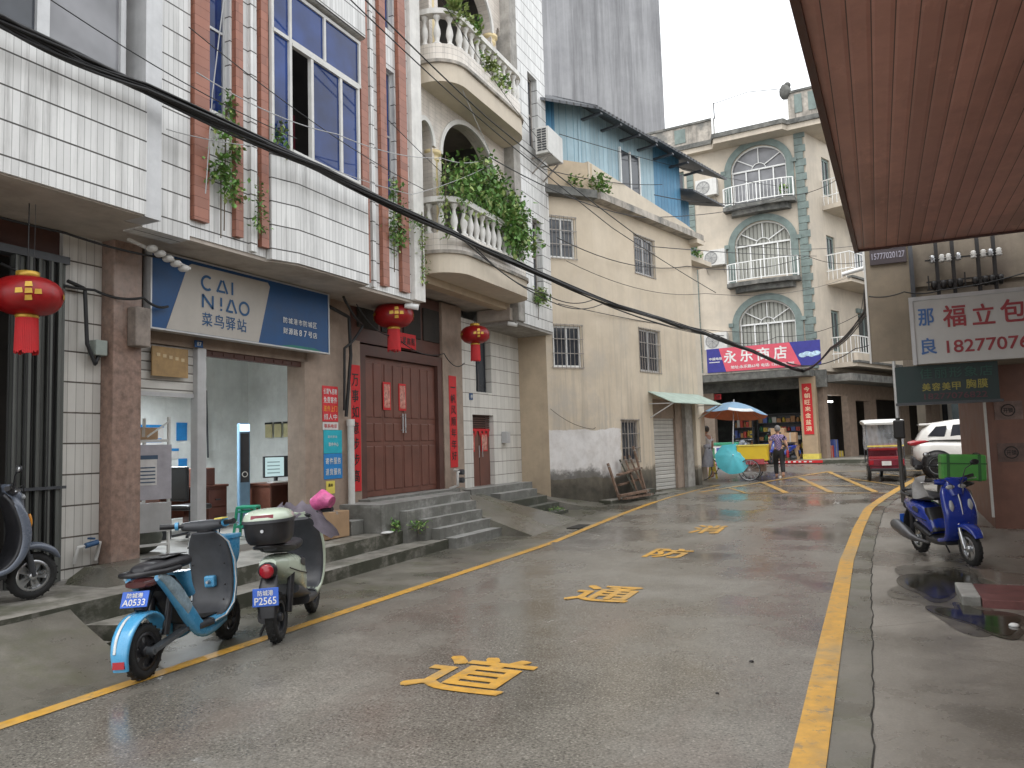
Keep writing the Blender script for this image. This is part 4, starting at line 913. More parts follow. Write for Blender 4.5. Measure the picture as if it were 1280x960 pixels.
mb = MB(LF); mb.cyl((5.52, 7.68, .73), (5.66, 7.68, .75), .03, n=8); mb.bar((5.58, 7.62, .8), (5.58, 7.72, .8), .02); mb.build('tap', pm('blue_tap', (.03,.09,.2), .4), t_)
t_ = thing('utility_meter', 'pair of water meters on pipes at the foot of the right door jamb', 'water meter', (-7.6, 13.5, .84))
mb = MB(LF); mb.tube([(13.42, 7.78, .84), (13.42, 7.6, .9), (13.42, 7.6, 1.16), (13.6, 7.6, 1.18), (13.6, 7.78, 1.2)], .03, 8); mb.build('pipe', M['whitedirt'], t_)
for z in (1.0, 1.16): mb = MB(LF); mb.cyl((13.52, 7.62, z), (13.52, 7.52, z), .055, n=12); mb.build('dial', M['dgrey'], t_)
# ================================================================== CREAM BUILDING
K1, K2 = (-7.1, 17.0), (-6.19, 18.1)
F1 = frame(K1[0], K1[1], K2[0]-K1[0], K2[1]-K1[1]); A2 = radians(14.3); F2 = frame(K2[0], K2[1], sin(A2), cos(A2))
L1 = hypot(K2[0]-K1[0], K2[1]-K1[1])
def wrend(name, z_w):
    """cream render: whitewashed patch and mouldy foot with their own outlines"""
    m, b = _base(name, 0.78, 0)
    g = _n(m, 'ShaderNodeNewGeometry'); sp = _n(m, 'ShaderNodeSeparateXYZ'); L(m, g.outputs['Position'], sp.inputs[0])
    base = ramp(m, noise(m, 1.3, 7, 0.65), [(0.3, (0.53, 0.445, 0.335)), (0.7, (0.65, 0.555, 0.43))])
    st = noise(m, 1.5, 6, 0.7, (3.4, 3.4, 0.2))
    low = ramp(m, math_(m, 'DIVIDE', sp.outputs[2], 8.0), [(0.30, 1.0), (0.75, 0.15)])
    base = mix(m, math_(m, 'MULTIPLY', math_(m, 'MULTIPLY', ramp(m, st, [(0.47, 0.0), (0.72, 0.75)]), low), 1.0), base, (0.30, 0.265, 0.22))
    bl = ramp(m, noise(m, 0.9, 8, 0.7, None, 'Object', (5, 2, 8)), [(0.5, 0.0), (0.63, 0.6)])
    base = mix(m, math_(m, 'MULTIPLY', bl, low), base, (0.44, 0.40, 0.35))
    n = noise(m, 1.1, 6, 0.7, None, 'Object', (1, 4, 2)); nz = math_(m, 'MULTIPLY', math_(m, 'SUBTRACT', n, 0.5), 0.9)
    zz = math_(m, 'ADD', sp.outputs[2], math_(m, 'MULTIPLY', nz, 0.3))
    if z_w:
        wmask = math_(m, 'MULTIPLY', math_(m, 'LESS_THAN', zz, z_w), math_(m, 'GREATER_THAN', zz, .8))
        xm = math_(m, 'LESS_THAN', math_(m, 'ADD', sp.outputs[1], nz), 19.0)
        base = mix(m, math_(m, 'MULTIPLY', math_(m, 'MULTIPLY', wmask, xm), 0.85), base, ramp(m, noise(m, 3, 6, .7), [(.35, (.60, .57, .55)), (.6, (.76, .74, .73))]))
    zm = math_(m, 'ADD', sp.outputs[2], math_(m, 'MULTIPLY', nz, 1.3))
    base = mix(m, ramp(m, zm, [(0.45, 0.97), (0.85, 0.8), (1.45, 0.0)]), base, ramp(m, noise(m, 4, 6, .7), [(.3, (.022, .02, .016)), (.7, (.085, .075, .055))]))
    L(m, base, b.inputs['Base Color']); bump(m, b, noise(m, 12, 5, .6), 0.15, 0.01)
    return m
M['crm1'] = wrend('cream_render_mouldy', 2.0)
CB = thing('cream_building', 'cream rendered three-storey corner building with barred windows and a blue sheet shed on its roof', 'building', (-6.6, 18.5, 0.2), 0)
cp = lambda n, mb, mt: mb.build(n, mt, CB)
mb = MB(F1); wall(mb, 0, L1, 0, 7.75, 0, .25, [(.20, .97, 3.52, 4.54), (.17, .90, 6.22, 7.24)]); cp('wall', mb, M['crm1'])
mb = MB(F2); wall(mb, 0, 5.45, 0, 7.75, 0, .25, [(2.1, 3.2, 3.56, 4.72), (2.06, 3.12, 6.25, 7.3), (1.02, 1.84, 1.16, 2.22), (2.66, 5.2, .2, 2.85)]); cp('wall', mb, M['crm1'])
mb = MB(); mb.box(-8.2, -7.1, 17.0, 17.25, 0, 6); cp('wall', mb, M['creamd'])  # same paint as the cream faces; its shade is put into the colour
mb = MB(); mb.plan([(-5.0, 23.3), (-10.5, 24.5), (-12, 17.3), (-7.2, 17.3), (-6.5, 18.4)], 7.5, 7.6); cp('roof_slab', mb, M['conc'])
mb = MB(F2); wall(mb, 5.45, 6.9, 0, 7.3, .6, .85); mb.box(5.3, 5.45, .1, 5, 0, 8.0); mb.box(6.9, 7.05, .6, 6, 0, 7.3); cp('wall', mb, M['cream'])
for fr, a in ((F1, (.20, .97, 3.52, 4.54)), (F1, (.17, .90, 6.22, 7.24))): window(CB, fr, *a, .04, M['white'], M['gdark'], 2, 1, .05, .05, bars=7, hbars=3, by=.08)
for a, k in (((2.1, 3.2, 3.56, 4.72), 9), ((2.06, 3.12, 6.25, 7.3), 9), ((1.02, 1.84, 1.16, 2.22), 6)): window(CB, F2, *a, .06, M['alu'] if k > 6 else M['bars'], M['gdark'], 2, 1, .05, .05, bars=k, hbars=3, by=.07)
# cornice ledge and roof terrace wall
mb = MB(F1); mb.box(-.25, L1+.02, -.28, .25, 7.75, 7.95); cp('cornice', mb, M['mould'])
mb = MB(F2); mb.box(0.0, 5.75, -.30, .25, 7.75, 7.93); cp('cornice', mb, M['parapet'])
mb = MB(F2); mb.box(5.75, 7.4, .25, .9, 7.3, 7.45); mb.box(5.3, 5.75, -.3, .9, 7.62, 7.75); cp('cornice', mb, M['cream'])
mb = MB(F1); mb.box(-.2, L1+.1, .06, .2, 7.95, 8.75); cp('terrace_wall', mb, M['creamd'])
mb = MB(F2); mb.prism([(0, 7.93), (6.0, 7.93), (6.0, 7.95), (6.6, 7.95), (6.6, 8.0), (5.3, 8.25), (0, 8.80)], .04, .2); cp('terrace_wall', mb, M['cream'])
# shutter bay
mb = MB(F2); mb.box(2.66, 4.35, .30, .36, .3, 2.3); cp('roller_shutter', mb, M['shut'])
mb = MB(F2); mb.box(2.66, 4.35, .26, .4, 2.3, 2.85); mb.box(4.35, 4.75, .22, .5, .2, 2.85); cp('shutter_box', mb, M['tanwall'])
mb = MB(F2); mb.box(4.75, 5.2, .1, .35, 0, 2.85); cp('post', mb, M['conc'])
mb = MB(F2); mb.prism([(2.5, 2.98), (5.45, 2.72), (5.45, 2.69), (2.5, 2.95)], -.75, .0) if False else None
vs = [(2.45, 0, 3.0), (5.45, 0, 3.0), (5.5, -.75, 2.66), (2.45, -.75, 2.66)]
mb.add(vs+[(a, b, c+.02) for a, b, c in vs], [(3,2,1,0), (4,5,6,7), (0,1,5,4), (1,2,6,5), (2,3,7,6), (3,0,4,7)]); aw = cp('awning', mb, pm('pale_green_sheet', (.40, .50, .44), .5, 0, .15, 4, .3, (.2,.2,.17)))
for x in (2.5, 5.4): mb = MB(F2); mb.bar((x, -.72, 2.66), (x, 0, 2.3), .025); mb.bar((x, -.72, 2.66), (x, -.0, 2.68), .025); mb.build('bracket', M['alu'], aw)
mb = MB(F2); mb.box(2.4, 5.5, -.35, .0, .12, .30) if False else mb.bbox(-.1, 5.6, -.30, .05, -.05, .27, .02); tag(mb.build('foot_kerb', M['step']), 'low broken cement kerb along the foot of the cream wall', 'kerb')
# rooftop shed in blue sheets
SH_ = thing('rooftop_shed', 'blue corrugated sheet shed with a dark sloping roof on top of the cream building', 'shed', (-6.6, 18.6, 8.0), 0)
mb = MB(F1); mb.quad((-.9,.3,8.0),(.62,.3,8.0),(.62,.3,10.4),(-.9,.3,10.4)); mb.build('wall', M['bluesheet'], SH_)
mb = MB(F1); mb.quad((.62,.302,8.0),(L1+.02,.302,8.0),(L1+.02,.302,10.4),(.62,.302,10.4)); mb.build('wall', M['palesheet'], SH_)
mb = MB(F2); mb.quad((0,.31,8.0),(3.9,.31,8.0),(3.9,.31,10.45),(0,.31,10.4)); mb.build('wall', M['palesheet'], SH_)
mb = MB(F2); mb.quad((3.6,.33,7.9),(5.6,.33,7.9),(5.6,.33,10.5),(3.6,.33,10.5)) ; mb.quad((5.75,.75,7.3),(7.0,.75,7.3),(7.0,.75,9.5),(5.75,.75,9.5)); mb.quad((5.6,.33,7.9),(5.75,.75,7.9),(5.75,.75,10),(5.6,.33,10)); mb.build('wall', M['bluesheet'], SH_)
wn = MB(F2); wn.box(1.95, 2.98, .27, .31, 8.55, 9.75) ; wd = wn.build('window', M['gdark'], SH_)
mb = MB(F2)
for x in (1.92, 2.44, 2.95): mb.box(x, x+.05, .24, .3, 8.5, 9.8)
mb.build('mullion', M['white'], wd)
mb = MB(F1); mb.add([(-.9,-.35,9.98),(L1+.1,-.35,10.03),(L1+.1,.9,10.75),(-.9,.9,10.75),(-.9,-.35,10.05),(L1+.1,-.35,10.1),(L1+.1,.9,10.82),(-.9,.9,10.82)], [(3,2,1,0),(4,5,6,7),(0,1,5,4),(1,2,6,5),(2,3,7,6),(3,0,4,7)]); mb.build('roof', M['roofdark'], SH_)
mb = MB(F2)
for (xa, xb, za, zb2) in ((-.15, 3.0, 10.05, 10.05), (2.9, 7.6, 10.12, 10.12)):
    mb.add([(xa,-.35,za),(xb,-.35,zb2),(xb,1.2,zb2+.75),(xa,1.2,za+.75),(xa,-.35,za+.07),(xb,-.35,zb2+.07),(xb,1.2,zb2+.82),(xa,1.2,za+.82)], [(3,2,1,0),(4,5,6,7),(0,1,5,4),(1,2,6,5),(2,3,7,6),(3,0,4,7)])
mb.build('roof', M['roofdark'], SH_)
mb = MB(F2); mb.add([(5.6,-.1,9.35),(7.9,-.1,9.35),(7.9,1.5,9.8),(5.6,1.5,9.8),(5.6,-.1,9.41),(7.9,-.1,9.41),(7.9,1.5,9.86),(5.6,1.5,9.86)], [(3,2,1,0),(4,5,6,7),(0,1,5,4),(1,2,6,5),(2,3,7,6),(3,0,4,7)]); mb.build('roof', M['roofdark'], SH_)
mb = MB(F2)
for i in range(40): mb.cyl((-.1+i*.19, -.36, 10.09+(.07 if i > 15 else 0)), (-.1+i*.19, 1.0, 10.78+(.07 if i > 15 else 0)), .035, n=5)
mb.build('roof_ribs', M['roofdark'], SH_)
for i in range(7): mb = MB(F2); mb.box(.1+i*.95, .2+i*.95, -.32, .3, 9.98, 10.03); mb.build('rafter', M['dgrey'], SH_)

# bare concrete tower behind
TW = thing('concrete_tower', 'tall bare grey concrete building rising behind the blue shed', 'building', (-14, 44, 0), 0)
mb = MB(); mb.plan([(-24, 34), (-9.85, 42), (-14, 60), (-30, 52)], 0, 36); mb.build('wall', M['tower'], TW)
mb = MB()
d_ = Vector((14.15, 8, 0)).normalized(); nn_ = Vector((d_.y, -d_.x, 0))
for k in range(1):
    z = 14.0; p = Vector((-24, 34, z)); mb.add([p+nn_*.03, p+d_*16.2+nn_*.03, p+d_*16.2+nn_*.03+Vector((0,0,.10)), p+nn_*.03+Vector((0,0,.10))], [(0,1,2,3)])
mb.build('floor_joint', pm('joint_concrete', (.30,.30,.31), .9, 0, .2, 2), TW)

# ================================================================== STORE BUILDING (beige, grey-green trim)
GC = (-2.2, 34.3); GF = frame(GC[0], GC[1], .997, -.075)       # local x to the right, x = 0 at the corner, facade runs to negative x
SG = frame(GC[0], GC[1], sin(radians(20)), cos(radians(20)))     # side facade, x into the side street... seen from the right
S = thing('corner_store_building', 'beige four-storey corner building with arched windows and grey-green trim above the grocery', 'building', (-5, 36, .6), 0)
sp_ = lambda n, mb, mt, par=S: mb.build(n, mt, par)
WX = [(-1.78, 9.02, 11.95, 1.15), (-1.78, 5.6+.0, 8.55, 1.15)]
floors = [(4.4, 8.0), (8.0, 11.3), (11.3, 14.8)]
ARC = [(4.9, 6.6, 1.0), (8.6, 10.1, 1.0), (12.0, 13.45, 1.02)]   # sill, spring, rise per floor
for (z0, z1), (sl, spg, ri) in zip(floors, ARC):
    mb = MB(GF); archwall(mb, -3.4, -.35, z0, z1, 0, .3, -1.84, 1.18, sl, spg, ri, 18)
    wall(mb, -13, -3.4, z0, z1, 0, .3, [(-6.2, -5.15, z0+1.2, z1-.8), (-10.5, -9.3, z0+1.2, z1-.8)]); mb.box(-.35, 0, 0, .3, z0, z1); sp_('wall', mb, M['gwall'])
    # arched window
    w_ = MB(GF); A = archpts(-1.84, 1.18, spg, ri, 18)
    w_.box(-3.0, -.68, .12, .17, spg-.03, spg+.04)
    for (a, b), (c, d) in zip(A, A[1:]): w_.bar((a, .14, b-.03), (c, .14, d-.03), .06)
    for x in (-3.0, -2.42, -1.86, -1.26, -.72): w_.box(x, x+.055, .12, .17, sl, spg)
    for t in (pi*.2, pi*.5, pi*.8): w_.bar((-1.84+.3*cos(t), .14, spg+.28*sin(t)), (-1.84+1.12*cos(t), .14, spg+.95*ri*sin(t)), .04)
    for i in range(8): t0, t1 = pi*i/8, pi*(i+1)/8; w_.bar((-1.84+.3*cos(t0), .14, spg+.28*sin(t0)), (-1.84+.3*cos(t1), .14, spg+.28*sin(t1)), .03)
    win = w_.build('arched_window', M['white'], S)
    g = MB(GF); g.add([(-3.02, .2, sl), (-.66, .2, sl), (-.66, .2, spg)]+[(p[0], .2, p[1]) for p in A[::-1]]+[(-3.02, .2, spg)], [tuple(range(4+len(A)))]); g.build('pane', M['curtain'] if z0 < 11 else M['ggrey'], win)
    # trim
    tr = MB(GF); Ao = archpts(-1.84, 1.46, spg, ri+.28, 18); Ai = archpts(-1.84, 1.18, spg, ri, 18)
    for a, b, c, d in zip(Ai, Ai[1:], Ao[1:], Ao):
        tr.add([(a[0],-.08,a[1]),(b[0],-.08,b[1]),(c[0],-.08,c[1]),(d[0],-.08,d[1]),(a[0],0,a[1]),(b[0],0,b[1]),(c[0],0,c[1]),(d[0],0,d[1])], [(0,1,2,3),(4,5,1,0),(3,2,6,7)])
    tr.box(-3.32, -3.02, -.08, .0, sl-.1, spg); tr.box(-.66, -.36, -.08, .0, sl-.1, spg); tr.box(-3.45, -3.25, -.12, 0, spg-.05, spg+.12); tr.box(-.43, -.23, -.12, 0, spg-.05, spg+.12); tr.build('window_trim', M['green'], win)
    window(S, GF, -6.2, -5.15, z0+1.2, z1-.8, .1, M['green'], M['gdark'], 2, 1, .09, .06)
# balconies of the two upper arched windows
for zb in (8.25, 11.65):
    b_ = MB(GF); b_.plan([(-3.35, 0), (-3.35, -.45), (-2.9, -.62), (-1.84, -.72), (-.8, -.62), (-.33, -.45), (-.33, 0)], zb-.02, zb+.16); b_.plan([(-3.1, 0), (-3.0, -.35), (-1.84, -.5), (-.65, -.35), (-.55, 0)], zb-.25, zb-.02); bo = sp_('balcony_ledge', b_, M['mould'])
    P = [(-3.3, 0), (-3.3, -.42), (-2.9, -.57), (-1.84, -.66), (-.8, -.57), (-.38, -.42), (-.38, 0)]
    rl = MB(GF)
    for (a, c) in zip(P, P[1:]):
        for z in (zb+.25, zb+1.0): rl.bar((a[0], a[1], z), (c[0], c[1], z), .035)
        rl.bar((a[0], a[1], zb+.16), (a[0], a[1], zb+1.0), .04); l = hypot(c[0]-a[0], c[1]-a[1]); n = max(1, int(l/.14))
        for i in range(n): u = i/n; x, y = a[0]+(c[0]-a[0])*u, a[1]+(c[1]-a[1])*u; rl.bar((x, y, zb+.25), (x, y, zb+1.0), .016)
    rl.build('railing', M['white'], bo)
# corner quoins
mb = MB(GF)
for k in range(33): z = 4.5+k*.31; wd_ = .44 if k % 2 == 0 else .34; mb.box(-.30, -.30+wd_, -.05, .3, z, z+.29)
sp_('corner_quoins', mb, M['green'])
mb = MB(GF)
for k in range(33): z = 4.5+k*.31; mb.box(-5.02, -4.72, -.05, .02, z, z+.29) if k < 30 else None
mb.fr = GF; sp_('pilaster_quoins', mb, M['green'])
# eaves slab with brackets, parapet
mb = MB(GF); mb.plan([(-13, -.35), (-3.7, -.35), (-3.5, -.9), (-.6, -.9), (-.45, -.6), (.9, -.6), (.9, 6), (-13, 6)], 14.62, 14.85); sp_('eaves', mb, M['gwall'])
mb = MB(GF); mb.plan([(-13, -.42), (-3.75, -.42), (-3.55, -.97), (-.55, -.97), (-.42, -.68), (1.0, -.68), (1.0, 6), (-13, 6)], 14.85, 15.05); sp_('eaves', mb, M['mould'])
mb = MB(GF); mb.box(-13, -3.6, -.3, -.12, 15.05, 15.95); mb.box(-.35, .9, -.55, -.4, 15.05, 16.2); mb.box(.75, .9, -.4, 6, 15.05, 16.2); sp_('parapet', mb, M['parapet'])
mb = MB(GF); mb.box(-13, -3.6, -.36, -.1, 15.95, 16.05); mb.box(-.4, .95, -.6, -.35, 16.2, 16.3); sp_('parapet_coping', mb, M['mould'])
mb = MB(GF)
for x in (-5.4, -6.9, -8.5): mb.box(x, x+.5, -.33, -.30, 15.2, 15.85)
for x in (-.1, .45): mb.box(x, x+.3, -.58, -.55, 15.3, 16.1)
sp_('parapet_panel', mb, M['green'])
for x in (-3.6, -3.42, -.55, -.38): mb = MB(GF); mb.cyl((x, -.5, 15.05), (x, -.5, 16.0), .05, n=8); sp_('parapet_post', mb, M['white'])
mb = MB(GF); mb.sphere((-.45, -.5, 16.35), .25, 8, (1, 1, 1.4)); mb.sphere((-.35, -.5, 16.6), .15, 8); tag(mb.build('urn', M['mould']), 'dark mouldy ornament on the parapet post of the beige building', 'ornament')
mb = MB(GF); mb.tube([(-3.5, -.5, 16.6), (-2, -.5, 16.75), (-.45, -.5, 16.5)], .015, 4); mb.bar((-3.5, -.5, 15.9), (-3.5, -.5, 16.65), .04); tag(mb.build('clothes_line', M['ink']), 'thin line strung between the parapet posts against the white sky', 'line')
# side facade along the side street
SF = frame(GC[0]+.12, GC[1]-.0, sin(radians(22)), cos(radians(22)))
for (z0, z1) in floors:
    mb = MB(SF); wall(mb, 0, 14, z0, z1, 0, .25, [(1.5, 2.3, z0+.9, z1-.9), (4.2, 5.8, z0+.3, z1-.8), (9.4, 10.8, z0+.6, z1-.8)]); sp_('wall', mb, M['gwall'])
    for a in ((1.5, 2.3, z0+.9, z1-.9), (4.2, 5.8, z0+.3, z1-.8), (9.4, 10.8, z0+.6, z1-.8)): window(S, SF, *a, .08, M['green'], M['gdark'], 2, 1, .1, .06)
    mb = MB(SF); mb.box(4.0, 6.0, -.1, 0, z1-.8, z1-.6); mb.box(12.2, 12.6, -.06, 0, z0, z1); sp_('window_trim', mb, M['green'])
    zb = z0+.35
    b_ = MB(SF); b_.box(1.3, 9.0, -1.05, 0, zb-.2, zb); b_.box(1.3, 9.0, -1.1, -.95, zb, zb+.35); bo = sp_('balcony_ledge', b_, M['gwall'])
    m2 = MB(SF); m2.box(1.25, 9.05, -1.14, -.9, zb-.05, zb+.04); m2.build('edge_moulding', M['mould'], bo)
    rl = MB(SF)
    for z in (zb+.4, zb+1.1): rl.bar((1.35, -1.02, z), (9.0, -1.02, z), .04); rl.bar((1.35, -1.02, z), (1.35, 0, z), .04)
    for i in range(30): x = 1.35+i*.255; rl.bar((x, -1.02, zb+.1), (x, -1.02, zb+1.1), .022)
    for i in range(6): rl.bar((1.35, -1.02+i*.19, zb), (1.35, -1.02+i*.19, zb+1.1), .022)
    rl.build('railing', M['white'], bo)
mb = MB(SF); mb.box(0, 14, .25, .4, 4.2, 15); mb.box(13.8, 14, 0, 8, .6, 15); sp_('main_wall', mb, M['gwall'])
# ground floor: slab canopy, columns, dark shop
mb = MB(GF); mb.box(-13, -.05, -1.3, .0, 4.12, 4.42); mb.box(-13, .4, 0, .3, 3.7, 4.42); sp_('canopy', mb, M['mould'])
mb = MB(GF); mb.box(-13, -.05, -1.32, -1.26, 4.42, 4.52); sp_('canopy_edge', mb, M['parapet'])
mb = MB(SF); mb.box(0.3, 14, -1.2, .0, 3.9, 4.2); sp_('canopy', mb, M['mould'])
mb = MB(SF); wall(mb, .35, 14, .6, 4.2, .02, .3, [(.7, 2.6, .7, 3.4), (3.4, 4.9, .7, 3.2), (5.6, 8.5, .7, 3.3), (9.5, 12.5, .7, 3.3)]); sp_('shop_wall', mb, M['tanwall'])
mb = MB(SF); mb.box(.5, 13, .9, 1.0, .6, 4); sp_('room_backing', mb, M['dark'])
mb = MB(GF); mb.box(-.62, -.02, -.4, .2, .6, 4.15); col_ = sp_('column', mb, pm('tan_column', (.42,.31,.20), .6, 0, .1, 4, .3))
mb = MB(GF); mb.box(-.64, .0, -.42, .2, .62, .95); mb.build('plinth', M['pyel'], col_)
mb = MB(GF); mb.box(-4.75, -4.3, -.05, .4, .6, 3.7); sp_('column', mb, M['tanwall'])
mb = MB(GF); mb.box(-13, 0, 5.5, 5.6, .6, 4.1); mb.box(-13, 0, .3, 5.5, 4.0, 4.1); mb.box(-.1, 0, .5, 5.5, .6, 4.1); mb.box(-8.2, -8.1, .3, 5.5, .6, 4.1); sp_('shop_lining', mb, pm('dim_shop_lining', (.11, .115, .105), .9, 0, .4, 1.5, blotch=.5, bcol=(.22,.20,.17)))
mb = MB(GF); mb.box(-13, -4.6, .18, .28, 2.95, 3.7); sp_('fascia', mb, M['tanwall'])
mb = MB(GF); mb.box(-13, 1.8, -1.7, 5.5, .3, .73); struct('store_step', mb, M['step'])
mb = MB(GF); mb.box(-4.6, .3, -1.73, -1.70, .62, .72); tag(mb.build('step_strip', M['red']), 'long red strip with worn lettering along the step of the corner store', 'strip')
mb2 = MB(GF)
for i in range(22): mb2.box(-4.4+i*.2, -4.3+i*.2, -1.737, -1.731, .65, .70)
mb2.build('lettering', M['txtw'], bpy.data.objects['step_strip'])
# store sign
t_ = fthing('store_sign', 'long tilted red and blue store sign with white characters on the beige building', 'store sign', GF, (-2.2, -1.35, 4.5))
def skew(x): return .0
sgn = Matrix(GF); 
mb = MB(GF); mb.box(-4.15, .42, -1.36, -1.28, 4.50, 5.52); mb.build('board', M['pblue'] if False else pm('violet_blue_vinyl', (.035,.035,.24), .5), t_)
M['signred'] = pm('washed_red_vinyl', (.62,.09,.13), .5, 0, .08, 2)
mb = MB(GF); mb.prism([(-3.35, 4.505), (-3.62, 5.515), (-.75, 5.515), (-.32, 4.505)], -1.368, -1.36); mb.build('red_field', M['signred'], t_)
mb = MB(GF)
for i, ch in enumerate('永乐商店'): write(mb, ch, -3.42+i*.68, -2.9+i*.68, 4.86, 5.40, -1.372, .035, 0)
write(mb, '地址:永乐路63号 电话: 13607701988', -3.15, -.6, 4.60, 4.74, -1.372, .03, 0)
write(mb, '中国电信', -4.05, -3.5, 5.02, 5.14, -1.372, .03, 0); mb.box(-4.05, -3.6, -1.372, -1.37, 4.92, 4.95)
mb.build('lettering', M['txtw'], t_)
mb = MB(GF)
for i in range(4): mb.sphere((-.25+i*.17, -1.365, 4.95+.04*(i % 2)), .13, 10, (1.3, .03, .75))
mb.build('emblem', pm('pale_blue_print', (.45,.6,.8), .5, 0, .4, 9), t_)
t_ = fthing('couplet', 'tall red couplet with pale characters on the tan column of the corner store', 'couplet', GF, (-.32, -.42, 1.8)); mb = MB(GF); mb.box(-.52, -.14, -.43, -.41, 1.75, 3.85); mb.build('board', M['red'], t_)
mb = MB(GF); vwrite(mb, '今朝旺来金盆满', -.44, -.22, 1.85, 3.75, -.435, .03); mb.build('lettering', pm('pale_gold', (.8,.6,.4), .5), t_)
t_ = fthing('door_banner', 'faded red banner under the canopy of the corner store', 'banner', GF, (-4.4, .1, 3.1)); mb = MB(GF); mb.box(-4.95, -4.0, .10, .12, 3.42, 3.66); mb.build('board', M['pred'], t_)
mb = MB(GF)
for i, ch in enumerate('财源广进'): write(mb, ch, -4.88+i*.22, -4.70+i*.22, 3.46, 3.62, .095, .02)
mb.build('lettering', M['ink'], t_)
# goods in and before the store
def crate(fr, x0, x1, y0, y1, z0, z1, mat, name, label, cat, grp):
    t_ = fthing(name, label, cat, fr, ((x0+x1)/2, (y0+y1)/2, z0), grp); mb = MB(fr); mb.bbox(x0, x1, y0, y1, z0, z1, .015); mb.build('body', mat, t_)
    mb = MB(fr); mb.box((x0+x1)/2-.03, (x0+x1)/2+.03, y0-.004, y1, z1-.001, z1+.003); mb.box((x0+x1)/2-.03, (x0+x1)/2+.03, y0-.005, y0-.001, z0, z1); mb.build('tape', M['soffit'], t_); return t_
BG = 'cardboard boxes stacked beside the store column'
for (a, b, c, z0, z1, lb) in [(-2.0, -1.35, 0, .73, 1.2, 'brown box at the bottom left of the stack by the store column'), (-1.3, -.75, 0, .73, 1.3, 'brown box on the step just left of the store column'), (-1.9, -1.3, .1, 1.21, 1.7, 'brown box second up in the stack by the store column'),
                              (-1.25, -.8, .1, 1.31, 1.85, 'upper brown box nearest the red couplet of the store column'), (-1.8, -1.25, .15, 1.71, 2.05, 'topmost brown box in the stack by the store column')]:
    crate(GF, a, b, -.9+c, -.4+c, z0, z1, M['card'], 'cardboard_box', lb, 'box', BG)
def shelf(fr, x0, x1, y0, y1, z0, z1, n, label, mats, grp=None, cols=9):
    t_ = fthing('goods_shelf', label, 'shelf', fr, ((x0+x1)/2, y0, z0), grp); mb = MB(fr)
    for i in range(n+1): z = z0+(z1-z0)*i/n; mb.box(x0, x1, y0, y1, z, z+.03)
    for x in (x0, x1-.04):
        mb.box(x-.003, x+.043, y0-.01, y0+.03, z0, z1+.03)
    mb.box(x0, x1, y1, y1+.02, z0, z1); mb.build('rack', M['dgrey'], t_)
    for i in range(n):
        z = z0+(z1-z0)*i/n+.03; hh = (z1-z0)/n-.1
        for k in range(cols):
            w_ = (x1-x0-.1)/cols; x = x0+.05+k*w_; mm = MB(fr); h = hh*rnd(.55, .95)
            if (i+k) % 3 == 0: mm.lathe([(w_*.42,0),(w_*.42,h*.6),(w_*.18,h*.85),(w_*.18,h)], (x+w_/2, (y0+y1)/2, z), 8)
            else: mm.box(x+.01, x+w_-.01, y0+.03, y1-.02, z, z+h)
            mm.build('goods', random.choice(mats), t_)
    return t_
GM = [pm('goods_%d' % i, c, .5, 0, .15, 6, bmp=0) for i, c in enumerate([(.5,.06,.04), (.55,.4,.06), (.06,.2,.1), (.5,.48,.44), (.08,.12,.35), (.4,.2,.08)])]
shelf(GF, -6.9, -5.2, .5, .8, .73, 2.9, 5, 'shelf of bottles and packets just inside the store, left side', GM)
shelf(GF, -2.9, -.4, 1.9, 2.2, .73, 2.7, 5, 'long shelf of mixed goods behind the stacked cardboard boxes', GM, None, 12)
shelf(GF, -3.9, -3.0, 1.5, 1.8, .73, 2.6, 4, 'dim shelf of packets at the back of the corner store', GM, None, 6)
t_ = fthing('display_fridge', 'glass display case with green lid in front of the corner store', 'display case', GF, (-4.0, -1.0, .73))
mb = MB(GF); mb.bbox(-4.6, -3.0, -1.5, -.9, .73, 1.4, .02); mb.build('body', M['white'], t_); mb = MB(GF); mb.bbox(-4.65, -2.95, -1.55, -.85, 1.4, 1.52, .02); mb.build('lid', pm('green_lid', (.05,.28,.16), .4), t_)
for k in range(5): mb = MB(GF); mb.box(-4.5+k*.3, -4.28+k*.3, -1.51, -1.5, .85, 1.3); mb.build('label', GM[(k*2) % 6], t_)
t_ = fthing('poster_board', 'standing board with a round red emblem on a pale ground before the store', 'poster board', GF, (-5.0, -.6, .73))
mb = MB(GF); mb.box(-5.55, -4.75, -.62, -.56, .75, 2.35); mb.build('board', pm('salmon_print', (.55,.30,.22), .5), t_); mb = MB(GF); mb.lathe([(.3,0),(.3,-.01),(.16,-.01),(.16,.0),(.3,0)], (-5.15, -.64, 1.75), 24, 'y'); mb.build('ring', M['pred'], t_)
t_ = fthing('poster_board', 'standing narrow board with dark print left of the round-emblem board', 'poster board', GF, (-6.1, -.6, .73))
mb = MB(GF); mb.box(-6.5, -5.8, -.62, -.56, .75, 2.1); mb.build('board', M['pwhite'], t_); mb = MB(GF); write(mb, '盒饭', -6.4, -5.9, 1.2, 1.9, -.63, .03); mb.build('lettering', pm('brown_print', (.3,.07,.05), .5), t_)
t_ = fthing('shop_lamp', 'bright tube lamp glowing inside the shop around the corner', 'lamp', SF, (1.6, .5, 3.2)); mb = MB(SF); mb.box(1.2, 2.1, .45, .5, 3.12, 3.18); mb.build('tube', emit('tube_glow', (1, .98, .92), 6), t_)
for k in range(4):
    x = .75+k*.45
    crate(SF, x, x+.4, .3, .7, .73, 1.0+.25*(k % 3), random.choice(GM), 'goods_crate', ['red crate of goods nearest the store corner', 'second crate of goods round the store corner', 'third crate of goods along the side shop', 'last crate of goods along the side shop'][k], 'crate', 'crates outside the side shop')
